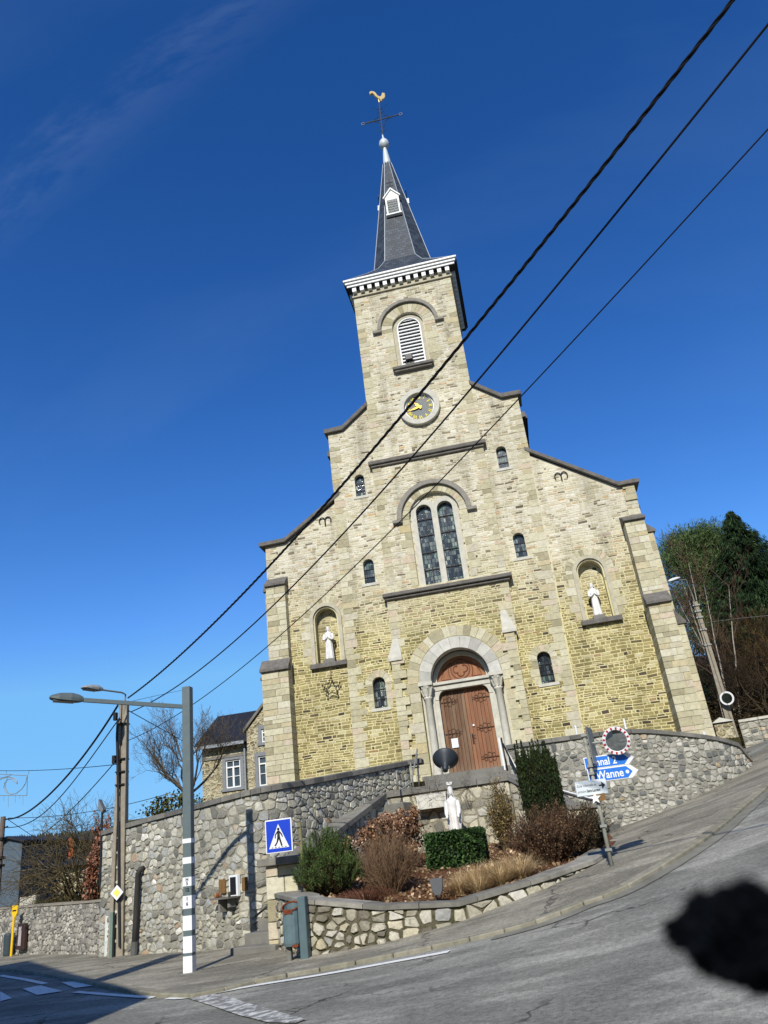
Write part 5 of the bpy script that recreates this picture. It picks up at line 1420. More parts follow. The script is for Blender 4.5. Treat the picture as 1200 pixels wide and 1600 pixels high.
for poly in ([(-.02,.10),(.02,.10),(.03,-.02),(-.03,-.02)], [(-.03,-.02),(.012,-.02),(-.02,-.10),(-.065,-.165),(-.09,-.15),(-.045,-.09)], [(-.01,-.02),(.03,-.02),(.05,-.09),(.07,-.16),(.04,-.17),(.02,-.10)],
             [(-.02,.10),(-.005,.08),(-.05,.03),(-.06,-.03),(-.08,-.025),(-.07,.04)], [(.02,.10),(.005,.08),(.045,.03),(.07,-.02),(.085,-.01),(.065,.045)]):
    mb.oprism(poly, ps+np.array((0,0,-.01)), ax_, Z, (0,-1,0), .0265, .029)
mb.disc(ps+np.array((0,0,.118)), ax_, Z, (0,-1,0), 0, .026, .0265, .029, 12)
for k in range(5): mb.oprism([(-.15+k*.065,-.19),(-.11+k*.065,-.19),(-.115+k*.065,-.178),(-.145+k*.065,-.178)], ps+np.array((0,0,-.01)), ax_, Z, (0,-1,0), .0265, .028)
mb.build('walking_figure', M['black'], pb)
mb = MB(); pt_ = at(466, 1285, -11.3); mb.tube([(pt_[0]+.05, -11.3, .9), (pt_[0]+.02, -11.3, pt_[2])], .036, 10); mb.build('post', plain('mossy_post', lin(128,124,92), .8, .2, 0, .2, 8.), PS)
mb = MB(); 
for dz in (.12, -.12): mb.tube([(ps[0]+hw*.6, -11.46, ps[2]+dz), (pt_[0]+.03, -11.34, ps[2]+dz)], .014, 5)
mb.build('bracket', M['galv'], PS)

# litter bin
b0 = gnd(474, 1503); BN = thing('litter_bin', 'grey green metal litter bin with rusty rim on two posts by the planter corner', 'litter bin', b0)
bx, by, bz = b0; hgt = 78*14.2/1202
mb = MB(); mb.box(bx-.02, bx+.11, by-.08, by+.10, bz-.1, bz+hgt); mb.build('post', plain('bin_paint', lin(84,104,108), .5, .4, 0, .2, 7.), BN, bevel=.01)
mb = MB(); mb.box(bx-.26, bx-.18, by-.04, by+.06, bz-.1, bz+.32); mb.build('post', plain('bin_grey', lin(112,112,106), .7, .3, 0, .2, 7.), BN, bevel=.01)
mb = MB(); vs = []; nb = 14
for zz, sc_ in ((.24,.92),(.28,1.),(.66,1.),(.80,1.)):
    for k in range(nb):
        a = 2*PI*k/nb; vs.append((bx-.155+.135*sc_*math.cos(a), by-.02+.125*sc_*math.sin(a), bz+zz+(.06*math.sin(a) if zz > .7 else 0)))
mb.add(vs, [(nb*i+k, nb*i+(k+1)%nb, nb*i+nb+(k+1)%nb, nb*i+nb+k) for i in range(3) for k in range(nb)]+[tuple(range(nb-1,-1,-1))])
mb.build('bucket', plain('bin_body', lin(94,114,118), .55, .35, 0, .22, 6.), BN)
mb = MB(); mb.tube([(bx-.155+.139*math.cos(a), by-.02+.128*math.sin(a), bz+.80+.06*math.sin(a)) for a in np.linspace(0, 2*PI, 19)], .014, 5); mb.build('rusty_rim', M['rust'], BN)
mb = MB(); mb.box(bx-.23, bx-.09, by-.151, by-.143, bz+.70, bz+.765); mb.build('rust_patch', M['rust'], BN); mb = MB(); mb.box(bx-.12, bx-.02, by-.15, by-.05, bz+.225, bz+.262); mb.build('rusty_bracket', M['rust'], BN)
mb = MB(); mb.prism_z([(bx-.155+.122*math.cos(2*PI*k/14), by-.02+.112*math.sin(2*PI*k/14)) for k in range(14)], bz+.70, bz+.72); mb.build('liner', M['black'], BN)

# direction sign post with mirror
DP = gnd(957, 1358); dtop = at(910, 1146, DP[1])
DS = thing('direction_post', 'slim grey post carrying blue arrow signs at the corner of the planter', 'signpost', DP)
mb = MB(); mb.tube([(DP[0], DP[1], DP[2]-.2), (DP[0], DP[1], dtop[2])], .033, 12); mb.build('post', plain('post_grey', lin(152,152,140), .6, .35, .1, .25, 8., ), DS, smooth=True)
mb = MB()
for py_ in (1147, 1196, 1208, 1222, 1252, 1292, 1330):
    z_ = at(930, py_, DP[1])[2]; mb = MB(); mb.box(DP[0]-.055, DP[0]+.055, DP[1]-.055, DP[1]+.055, z_-.02, z_+.02); mb.build('clamp', M['galv'], DS)
def arrow_sign(pxl, pyc, L, hh, text, dy, ex, tx, tsz):
    c = at(pxl, pyc, DP[1]+dy); o = np.array((c[0], DP[1]+dy, c[2])); half = hh/2; tip = half*1.1
    mb = MB(); mb.oprism([(0,-half),(L-tip,-half),(L,0),(L-tip,half),(0,half)], o, (1,0,0), Z, (0,-1,0), 0, .025); A = mb.build('arrow_sign', M['signwhite'], DS, bevel=.006)
    i = .016; mb = MB(); mb.oprism([(i,-half+i),(L-tip-.07,-half+i),(L-tip-.07+half-i,0),(L-tip-.07,half-i),(i,half-i)], o, (1,0,0), Z, (0,-1,0), .0255, .028); mb.build('blue_field', M['signblue'], A)
    mb = MB(); text_at(mb, text, tsz, o+np.array((tx,-.0285,-.005)), (1,0,0), Z, (0,-1,0), .001, .003, 'LEFT', .86); mb.build('lettering', M['signwhite'], A)
    return A, o
A1, o1 = arrow_sign(913, 1194, .84, .205, 'Ennal 2', .05, 0, .115, .17)
A2, o2 = arrow_sign(919, 1214, .84, .215, 'Wanne', .05, 0, .135, .18)
mb = MB(); mb.disc(o2+np.array((.655,0,0)), (1,0,0), Z, (0,-1,0), 0, .03, .0285, .031, 16); mb.build('round_emblem', M['signwhite'], A2)
c = at(924, 1231, DP[1]-.06); hw_, hh_ = .26, .12
mb = MB(); mb.oprism([(-hw_,-hh_),(hw_,-hh_),(hw_,hh_),(-hw_,hh_)], c, (1,0,0), Z, (0,-1,0), 0, .02); S3 = mb.build('school_sign', plain('pale_sign', lin(206,214,216), .5, .3, 0, .05, 8.), DS, bevel=.01)
mb = MB(); text_at(mb, 'Ecole maternelle et', .062, c+np.array((-.235,-.021,.045)), (1,0,0), Z, (0,-1,0), .001, 0, 'LEFT', .66)
text_at(mb, 'primaire', .062, c+np.array((-.235,-.021,-.045)), (1,0,0), Z, (0,-1,0), .001, 0, 'LEFT', .66); text_at(mb, 'Saint-Laurent', .062, c+np.array((-.085,-.021,-.045)), (1,0,0), Z, (0,-1,0), .001, .002, 'LEFT', .66)
mb.build('lettering', M['black'], S3)
mb = MB(); mb.oprism([(.13,.012),(.175,.012),(.175,.06),(.235,-.0),(.175,-.06),(.175,-.012),(.13,-.012)], c+np.array((0,0,.02)), (1,0,0), Z, (0,-1,0), .0205, .022); mb.build('arrow', M['black'], S3)
# the sign seen edge-on near the top
c = at(914, 1172, DP[1]-.02); dn = np.array((.976,-.218,0)); dt = np.array((.218,.976,0))
c = np.array((DP[0]+.09, DP[1]-.05, c[2]+.05))
mb = MB(); mb.oprism([(-.28,-.31),(.28,-.31),(.28,.31),(-.28,.31)], c, dt, Z, dn, 0, .02); S4 = mb.build('edge_on_sign', M['galv'], DS, bevel=.01)
mb = MB(); mb.oprism([(-.26,-.29),(.26,-.29),(.26,.29),(-.26,.29)], c, dt, Z, dn, -.004, -.001); mb.build('dark_back', M['black'], S4)
# star ornament on the post
c = at(932, 1247, DP[1]-.07); st = [( (.10 if k%2 == 0 else .042)*math.cos(PI/2+k*PI/5), (.10 if k%2 == 0 else .042)*math.sin(PI/2+k*PI/5)) for k in range(10)]
mb = MB(); mb.oprism(st, c+np.array((-.02,0,0)), (1,0,0), Z, (0,-1,0), .01, .03); so_ = mb.build('star_ornament', M['signwhite']); tag(so_, 'small white star fixed to a wooden block on the direction signpost', 'ornament')
mb = MB(); mb.obox(c+np.array((.04,.01,0)), (1,0,.1), (0,1,0), (-.1,0,1), .22, .04, .11); mb.build('wooden_block', M['wood'], so_)
# convex mirror
mc = at(963, 1157, DP[1]-.12); MR = thing('traffic_mirror', 'round convex traffic mirror with red and white rim on the direction signpost', 'mirror', mc)
dn = np.array((-.16,-.97,-.22)); dn /= np.linalg.norm(dn); da = np.cross(Z, dn); da = -da/np.linalg.norm(da); db = np.cross(dn, da); db = db if db[2] > 0 else -db
mb = MB(); mb.disc(mc, da, db, dn, .175, .232, 0, .03, 48); mb.build('rim', M['signwhite'], MR, bevel=.006)
for k in range(16):
    a = 2*PI*(k+.5)/16; b = .075; mb = MB()
    mb.oprism([(.184*math.cos(a-b), .184*math.sin(a-b)), (.224*math.cos(a-b), .224*math.sin(a-b)), (.224*math.cos(a+b), .224*math.sin(a+b)), (.184*math.cos(a+b), .184*math.sin(a+b))], mc, da, db, dn, .0305, .033); mb.build('red_mark', M['red'], MR)
vs = []; fs = []; nr, na = 8, 32
for i in range(nr+1):
    r = .178*i/nr; 
    for k in range(na): a = 2*PI*k/na; vs.append(mc+da*r*math.cos(a)+db*r*math.sin(a)+dn*(.036-.020*(i/nr)**2))
mb = MB(); mb.add(vs, [(i*na+k, i*na+(k+1)%na, (i+1)*na+(k+1)%na, (i+1)*na+k) for i in range(nr) for k in range(na)])
mm = NT('mirror_surface', .06, .5, 1.); mm.b.inputs['Base Color'].default_value = (.55,.58,.58,1); mb.build('mirror_glass', mm.m, MR, smooth=True)
mb = MB(); mb.disc(mc, da, db, dn, 0, .23, -.06, -.002, 32); mb.build('dark_back', M['black'], MR)
mb = MB(); mb.tube([mc-dn*.05, (DP[0], DP[1], mc[2]+.02)], .022, 6); mb.build('bracket', M['galv'], MR)

# shrine with plaques on the tall wall
def wall_frame(px, py, off=.02):
    c = wl(px, py, off); t = np.array((.864,-.503,0)); n = np.array((-.503,-.864,0)); return c, t, n
def plaque(name, label, cat, px, py, wpx, hpx, mat, inner=None, imat=None, par=None):
    c, t, n = wall_frame(px, py); k = np.linalg.norm(c-CAM)/1202; wd = wpx*k*1.1; ht = hpx*k
    mb = MB(); mb.oprism([(-wd/2,-ht/2),(wd/2,-ht/2),(wd/2,ht/2),(-wd/2,ht/2)], c, t, Z, n, -.05, .03); o = mb.build(name, mat, bevel=.006)
    tag(o, label, cat)
    if inner:
        mb = MB(); mb.oprism([(-wd*inner/2,-ht*.41),(wd*inner/2,-ht*.41),(wd*inner/2,ht*.41),(-wd*inner/2,ht*.41)], c, t, Z, n, .031, .035); mb.build('dark_panel', imat, o)
    return o
plaque('wooden_plaque', 'small brown plaque left of the white framed niche on the tall wall', 'plaque', 348, 1385, 12, 18, M['wood'])
plaque('wooden_plaque', 'small brown plaque right of the white framed niche on the tall wall', 'plaque', 382, 1381, 7, 17, M['wood'])
plaque('wall_shrine', 'white framed niche with a dark pane on the tall wall above a ledge', 'shrine', 366, 1384, 17, 27, M['signwhite'], .68, M['iron'])
c, t, n = wall_frame(358, 1402)
mb = MB(); mb.obox(c+n*.12, t, n, Z, .62, .3, .035); LG = mb.build('stone_ledge', M['darkcap']); tag(LG, 'dark stone ledge with small pots below the white framed niche', 'shelf')
mb = MB(); mb.obox(c+n*.08-t*.12-np.array((0,0,.14)), t, n, Z, .07, .18, .24); mb.obox(c+n*.08+t*.18-np.array((0,0,.10)), t, n, Z, .07, .16, .16); mb.build('corbel', M['greystone'], LG)
for k, (q, cl_) in enumerate(((-.24, lin(150,120,70)), (-.16, lin(128,62,40)), (-.08, lin(110,92,70)), (.22, lin(70,66,60)))):
    mb = MB(); b_ = c+n*.16+t*q; mb.lathe([(.022,.018),(.03,.05),(.034,.085),(.026,.11)], b_, 10)
    tag(mb.build('votive_pot', plain('pot_%s'%'abcd'[k], cl_, .6, .3, 0, .15, 10.), smooth=True), ['ochre votive pot at the left end of the ledge','rust red votive pot second from left on the ledge','brown votive pot third from left on the ledge','dark votive pot at the right end of the ledge'][k], 'pot', 'votive pots on the wall ledge')

# bus stop sign and notice box on the far left
q0_ = gnd(17, 1497); BS = thing('bus_stop_sign', 'yellow bus stop sign on a thin yellow pole before the low wall', 'bus stop sign', q0_)
kk = np.linalg.norm(q0_-CAM)/1202; zt = at(21, 1415, q0_[1])[2]
mb = MB(); mb.tube([(q0_[0], q0_[1], q0_[2]-.1), (q0_[0], q0_[1], zt-.25)], .035, 8); mb.build('post', M['yellow'], BS)
mb = MB(); o = np.array((q0_[0]+.02, q0_[1], zt)); mb.oprism([(-.13,0),(.13,0),(.13,-.22),(.05,-.33),(-.05,-.33),(-.13,-.22)], o, (.93,-.36,0), Z, (-.36,-.93,0), -.015, .02); pn = mb.build('panel', M['yellow'], BS, bevel=.006)
mb = MB(); mb.oprism([(-.09,-.12),(.09,-.12),(.09,-.16),(-.09,-.16)], o, (.93,-.36,0), Z, (-.36,-.93,0), .021, .024); mb.build('dark_strip', M['iron'], pn)
wl2 = lambda x, y, off=.0: atplane(x, y, (-11.25-.55*off,-4.9-.83*off,0), (.555,.832,0))
c = wl2(34, 1463, .05); t = np.array((.832,-.555,0)); n = np.array((-.555,-.832,0))
mb = MB(); mb.oprism([(-.28,-.34),(.28,-.34),(.28,.34),(-.28,.34)], c, t, Z, n, -.05, .04); nb_ = mb.build('notice_box', plain('dark_brown', lin(62,44,40), .6, .3, 0, .2, 8.), bevel=.01); tag(nb_, 'dark brown notice box with a poster hung on the low wall', 'notice box')
mb = MB(); mb.oprism([(-.15,-.24),(.05,-.24),(.05,.26),(-.15,.26)], c, t, Z, n, .041, .044); mb.build('poster', plain('poster_paper', lin(190,180,176), .6, .3, 0, .45, 9.), nb_)
c = gnd(12, 1496); mb = MB(); mb.lathe([(.12,0),(.14,.1),(.15,.58),(.155,.62),(.12,.64)], c, 14); tb_ = mb.build('bin_body', plain('bin_dark', lin(60,72,78), .6, .3, 0, .15, 8.), smooth=True); 
tb_.name = 'litter_bin'; tag(tb_, 'small dark grey litter bin beside the yellow bus stop pole', 'litter bin')

# floodlights
c = at(683, 1385, -12.55); FB = thing('floodlight', 'small grey floodlight on a bracket among the leaves at the planter edge', 'floodlight', (c[0], c[1], .8))
mb = MB(); vs = []
for z_, w_ in ((.12,.105),(.10,.112),(-.06,.085),(-.13,.05)): vs += [(c[0]-w_, c[1]-.05, c[2]+z_), (c[0]+w_, c[1]-.05, c[2]+z_), (c[0]+w_*.9, c[1]+.1, c[2]+z_), (c[0]-w_*.9, c[1]+.1, c[2]+z_)]
mb.add(vs, [(3,2,1,0)]+[(4*i+k, 4*i+(k+1)%4, 4*i+4+(k+1)%4, 4*i+4+k) for i in range(3) for k in range(4)]+[(12,13,14,15)]); mb.build('housing', plain('flood_body', lin(92,94,96), .55, .4, .2, .15, 10.), FB, bevel=.008)
mb = MB(); mb.tube([(c[0]-.03,c[1],c[2]-.1),(c[0]-.04,c[1],.72)], .012, 5); mb.tube([(c[0]+.04,c[1],c[2]-.1),(c[0]+.05,c[1],.72)], .012, 5); mb.build('bracket', M['black'], FB)
c = at(696, 1190, -5.35); FB2 = thing('floodlight', 'large black bowl floodlight on a thin stand above the white robed statue', 'floodlight', (c[0], c[1], 3.0))
axis_ = np.array((.02,.72,.69)); axis_ /= np.linalg.norm(axis_); e1 = np.array((1,0,0.)); e2 = np.cross(axis_, e1)
mb = MB(); prof = [(.05,-.36),(.075,-.34),(.075,-.20),(.10,-.17),(.16,-.10),(.27,.02),(.335,.10),(.345,.12),(.33,.125),(.25,.03)]; nn_ = 28
vs = [c+axis_*t_+(e1*math.cos(2*PI*k/nn_)+e2*math.sin(2*PI*k/nn_))*r for r, t_ in prof for k in range(nn_)]
mb.add(vs, [(i*nn_+k, i*nn_+(k+1)%nn_, (i+1)*nn_+(k+1)%nn_, (i+1)*nn_+k) for i in range(len(prof)-1) for k in range(nn_)]+[tuple(range(nn_)), tuple((len(prof)-1)*nn_+k for k in range(nn_))]); mb.build('bowl', plain('flood_black', lin(46,52,58), .5, .4, .1, .15, 10.), FB2, smooth=True)
mb = MB(); b_ = c-axis_*.25; mb.tube([b_+np.array((-.1,0,.04)), b_+np.array((-.1,0,-.14)), b_+np.array((0,0,-.2)), (b_[0],b_[1],2.98)], .014, 5); mb.tube([b_+np.array((.1,0,.04)), b_+np.array((.1,0,-.14)), b_+np.array((0,0,-.2))], .014, 5); mb.build('stand', M['galv'], FB2)
c = at(640, 563, -.42); mb = MB(); mb.box(c[0]-.15, c[0]+.15, -.60, -.42, c[2]-.06, c[2]+.22); fb = mb.build('floodlight', M['black'], bevel=.02); tag(fb, 'small dark floodlight on the sill of the belfry louvres', 'floodlight')
mb = MB(); mb.tube([(c[0]-.18,-.45,c[2]+.0),(c[0]-.18,-.42,c[2]-.12),(c[0]+.18,-.42,c[2]-.12),(c[0]+.18,-.45,c[2]+.0)], .02, 5); mb.build('bracket', M['iron'], fb)

# christmas star under the left niche
c = at(518, 1074, -.12); SR = thing('light_star', 'outline star of small lamps hung under the left statue niche', 'light star', c)
mb = MB(); sp_ = []
for k in range(10):
    r = .36 if k%2 == 0 else .16; sp_.append(c+np.array((r*math.sin(k*PI/5), 0, r*math.cos(k*PI/5))))
sp_.append(sp_[0]); mb.tube(sp_, .014, 4); mb.tube([sp_[0], sp_[0]+np.array((0,.02,.35))], .01, 4); mb.build('frame', M['wood'], SR)
mb = MB()
for a, b in zip(sp_[:-1], sp_[1:]):
    for t_ in (.15, .5, .85): p = a+(b-a)*t_; mb.obox(p+np.array((0,-.03,0)), (.7,0,.7), (0,1,0), (-.7,0,.7), .05, .05, .022)
mb.build('small_lamp', M['iron'], SR)

# ------------------------------------------------------------------ statues
def robed(name, label, base, ht, turn, arms='folded', plinth=.12, parent=None, crown=False, wx=1.):
    """standing figure in a long robe: one lofted body with folds, head with face, veil or hair, arms with sleeves and hands"""
    S = ht/1.75; cz_, sz_ = math.cos(turn), math.sin(turn)
    def W(x, y, z):
        x *= wx; return (base[0]+(x*cz_-y*sz_)*S, base[1]+(x*sz_+y*cz_)*S, base[2]+z*S)
    prof = [(0,.215,.20,.10),(.05,.22,.205,.12),(.3,.20,.19,.11),(.6,.185,.17,.09),(.85,.175,.155,.06),(1.0,.168,.145,.04),(1.12,.165,.135,.03),(1.25,.185,.135,.02),(1.36,.205,.13,.01),(1.42,.18,.115,0),(1.455,.11,.085,0),(1.48,.062,.065,0),(1.53,.058,.065,0)]
    n = 40; mb = MB(); vs = []
    for z, a, b, f in prof:
        for k in range(n):
            q = 2*PI*k/n; fold = 1+f*(math.sin(7*q+z*1.3)+.5*math.sin(12*q+2))
            vs.append(W(a*math.cos(q)*fold, b*math.sin(q)*fold, z))
    m = len(prof); mb.add(vs, [(i*n+k, i*n+(k+1)%n, (i+1)*n+(k+1)%n, (i+1)*n+k) for i in range(m-1) for k in range(n)]+[tuple(range(n-1,-1,-1))])
    # head with chin, nose and brow
    hv = []; hn = 20; rings_ = [(1.50,.045,.05,-.01),(1.525,.06,.068,-.012),(1.56,.074,.084,-.008),(1.60,.080,.094,0),(1.64,.082,.10,.004),(1.68,.078,.096,.006),(1.715,.062,.076,.006),(1.74,.035,.045,.006),(1.75,.01,.012,.006)]
    for z, a, b, oy in rings_:
        for k in range(hn):
            q = 2*PI*k/hn; x, y = a*math.cos(q), b*math.sin(q)+oy
            if y < 0 and abs(x) < .02 and 1.555 < z < 1.62: y -= .022 if z < 1.6 else .012
            if y < 0 and .02 < abs(x) < .05 and 1.61 < z < 1.65: y += .012
            hv.append(W(x, y, z))
    m = len(rings_); mb.add(hv, [(i*hn+k, i*hn+(k+1)%hn, (i+1)*hn+(k+1)%hn, (i+1)*hn+k) for i in range(m-1) for k in range(hn)]+[tuple((m-1)*hn+k for k in range(hn))])
    for sd in (-1, 1):
        if arms == 'folded': pth = [(.20,.0,1.36),(.245,-.01,1.22),(.25,-.05,1.06),(.17,-.16,1.04),(.06,-.20,1.12),(.03,-.205,1.18)]; rr = [.07,.07,.068,.058,.036,.03]
        else: pth = [(.18,.0,1.37),(.225,-.01,1.24),(.235,-.03,1.10),(.225,-.13,1.04),(.215,-.19,1.02)]; rr = [.06,.06,.058,.052,.042]
        mb.tube([W(sd*x, y, z) for x, y, z in pth], [r*S for r in rr], 10)
        if arms == 'open':
            hb_ = (.212,-.21,1.0)
            for fx_, L_f in ((-.024,.075),(-.008,.088),(.008,.085),(.024,.07)): mb.tube([W(sd*hb_[0]+fx_, hb_[1], hb_[2]+.02), W(sd*hb_[0]+fx_, hb_[1]-.03, hb_[2]-.04), W(sd*hb_[0]+fx_, hb_[1]-.025, hb_[2]-L_f)], .010*S, 5)
            mb.tube([W(sd*hb_[0]-sd*.03, hb_[1]-.01, hb_[2]+.01), W(sd*hb_[0]-sd*.055, hb_[1]-.03, hb_[2]-.03)], .011*S, 5)
            mb.tube([W(sd*.215,-.18,1.03), W(sd*.212,-.215,.985)], [.034*S,.030*S], 8)
            mb.tube([W(sd*.225,-.04,1.05), W(sd*.215,-.03,.85), W(sd*.19,.0,.5)], [.04*S,.045*S,.03*S], 8)       # hanging sleeve
        else:
            for fx_, L_f in ((0,.075),(.016,.085),(.032,.08),(.048,.065)): mb.tube([W(sd*.03-sd*fx_*.4, -.205, 1.15+fx_), W(sd*.012-sd*fx_*.4, -.225, 1.20+fx_*.6), W(0-sd*fx_*.2, -.215, 1.15+L_f+fx_*.5)], .010*S, 5)
    st_ = mb.build(name, M['statue'], parent, smooth=True)
    v = MB(); vs = []
    ringsv = [(1.775,.012,.012,0),(1.765,.055,.06,0),(1.72,.088,.10,0),(1.62,.105,.115,.35),(1.52,.115,.115,.5),(1.42,.17,.13,.55),(1.36,.23,.145,.6)]; nv = 18
    for z, a, b, gap in ringsv:
        for k in range(nv):
            q = PI/2+(2*PI-gap*3.0)*(k/(nv-1)-.5); vs.append(W(a*math.cos(q), b*math.sin(q)+.008, z))
    v.add(vs, [(i*nv+k, i*nv+k+1, (i+1)*nv+k+1, (i+1)*nv+k) for i in range(len(ringsv)-1) for k in range(nv-1)])
    if crown: v.tube([W(.09*math.cos(t_), .09*math.sin(t_), 1.80) for t_ in np.linspace(0, 2*PI, 17)], .02*S, 5)
    if crown:
        for k in range(6): v.tube([W(.09*math.cos(k*PI/3), .09*math.sin(k*PI/3), 1.80), W(.095*math.cos(k*PI/3), .095*math.sin(k*PI/3), 1.87)], .014*S, 4)
    v.build('veil', M['statue'], st_, smooth=True)
    if plinth:
        p = MB(); p.box(base[0]-.27*S*1.1, base[0]+.27*S*1.1, base[1]-.24*S, base[1]+.24*S, base[2]-plinth, base[2]-.001); p.build('plinth', M['greystone'], st_, bevel=.01)
    tag(st_, label, 'statue'); return st_
zb = 7.95+.13
robed('statue', 'white robed saint statue in the left niche of the church front', (at(516,1030,.05)[0], .06, zb), 1.20, .0, 'folded', .13)
robed('statue', 'white robed saint statue in the right niche of the church front', (at(936,965,.05)[0]+.0, .06, zb), 1.16, .1, 'folded', .13)
sb = at(707, 1290, -6.35); stz = at(703, 1225, -6.35)[2]
zfoot = stz-1.62
robed('statue', 'large white crowned statue of a robed figure with open arms behind the clipped hedge', (at(706,1255,-6.35)[0], -6.35, zfoot), 1.56, .0, 'open', max(.1, zfoot-float(zsoil(-.3,-6.35))+.1), crown=True, wx=.74)
# ------------------------------------------------------------------ plants
def leaf_mat(name, stops, rough=.7, spec=.25, var=.25):
    t = NT(name, rough, spec); c = t.ramp(t.isl(), stops); nz = t.noise(t.pos(), 3., 3, .6)
    t.col(t.mix(1., c, t.grey(nz, .3, .7, 1-var, 1+var), 'MULTIPLY'))
    return t.m
def bark_mat(name, c, var=.35):
    return plain(name, c, .9, .1, 0, var, 12., .2)
def unit(v): return v/(np.linalg.norm(v, axis=-1, keepdims=True)+1e-9)
def leaves(name, P, size, mat, parent=None, dirs=None, wid=.5, spread=1., flat=None):
    """many small leaf faces, each a lozenge of its own"""
    P = np.asarray(P, float); n = len(P)
    d = rng.normal(size=(n,3)) if dirs is None else np.asarray(dirs, float)+rng.normal(size=(n,3))*spread
    d = unit(d); a = rng.normal(size=(n,3)); a = unit(np.cross(d, a)); L = (size*rng.uniform(.6, 1.3, n))[:,None]
    V = np.stack([P-d*L*.5, P+a*L*wid*.5, P+d*L*.5, P-a*L*wid*.5], 1).reshape(-1,3)
    return mesh_np(name, V, np.arange(4*n).reshape(n,4), mat, parent)
def twigs(name, segs, mat, parent=None, sides=3):
    S = np.asarray(segs, float)            # p0, p1, r0, r1
    p0, p1 = S[:,0:3], S[:,3:6]; d = unit(p1-p0); a = unit(np.cross(d, np.where(np.abs(d[:,2:3]) > .9, np.array([[1.,0,0]]), np.array([[0,0,1.]])))); b = np.cross(d, a)
    V = []
    for p, r in ((p0, S[:,6:7]), (p1, S[:,7:8])):
        for k in range(sides): q = 2*PI*k/sides; V.append(p+r*(a*math.cos(q)+b*math.sin(q)))
    V = np.stack(V, 1); n = len(S); base = (np.arange(n)*2*sides)[:,None]
    F = np.concatenate([base+np.array([[k, (k+1)%sides, sides+(k+1)%sides, sides+k]]) for k in range(sides)])
    return mesh_np(name, V.reshape(-1,3), F, mat, parent)
def grow(segs, tips, p, d, L, r, depth, spread=.6, up=.1, kids=(2,3), shrink=.72, wob=.18, nseg=3, rmin=.003):
    p = np.array(p, float); d = np.array(d, float); d /= np.linalg.norm(d)
    for k in range(nseg):
        r1 = max(rmin, r*(1-.28*(k+1)/nseg*1.1)); d = d+rng.normal(size=3)*wob+np.array((0,0,up)); d /= np.linalg.norm(d); q = p+d*L/nseg
        segs.append((*p, *q, max(rmin, r*(1-.28*k/nseg*1.1)), r1)); p = q
        if depth > 0 and k < nseg-1 and rng.random() < .55:
            e = d+rng.normal(size=3)*spread; grow(segs, tips, p, e, L*shrink*.8, r1*.55, depth-1, spread, up, kids, shrink, wob, nseg, rmin)
    if depth <= 0: tips.append((*p, *d)); return
    for _ in range(rng.integers(kids[0], kids[1]+1)):
        e = d+rng.normal(size=3)*spread; grow(segs, tips, p, e, L*shrink*rng.uniform(.8,1.1), r1*.72, depth-1, spread, up, kids, shrink, wob, nseg, rmin)
def gz(x, y): return float(zsoil(np.array(x), np.array(y)))

def needle_shrub():
    c = at(514, 1398, -11.6); b = np.array((c[0], -11.55, gz(c[0], -11.55))); k = np.linalg.norm(b-CAM)/1202
    W_, Ht = 56*k, 84*k
    t = thing('dwarf_pine', 'bushy green dwarf pine at the left end of the planter', 'shrub', b)
    segs, P, D = [], [], []
    for _ in range(360):
        a = rng.uniform(0, 2*PI); e = rng.uniform(.0, 1)**.7; th = e*1.25
        out = np.array((math.cos(a)*math.sin(th), math.sin(a)*math.sin(th), math.cos(th)))
        R0 = np.array((W_, W_*.9, Ht)); tip = b+out*R0*rng.uniform(.62, 1.03)+np.array((0,0,.05*Ht)); up = unit(out*.5+np.array((0,0,1.))); L = rng.uniform(.14, .26)
        base = tip-up*L
        segs.append((*(b+(base-b)*.3), *base, .008, .006)); segs.append((*base, *tip, .006, .004))
        n = 70; s = rng.uniform(0, 1, n)[:,None]
        P.append(base+(tip-base)*s+rng.normal(size=(n,3))*.012); D.append(np.repeat(up[None], n, 0)*.9+rng.normal(size=(n,3))*.55)
    leaves('needles', np.vstack(P)+np.vstack(D)*.02, .062, leaf_mat('pine_needle', [(0, lin(34,52,24)), (.4, lin(56,78,36)), (.8, lin(82,104,50)), (1, lin(104,118,64))]), t, np.vstack(D), .13, .15)
    twigs('branches', segs, bark_mat('pine_bark', lin(70,58,40)), t)
needle_shrub()
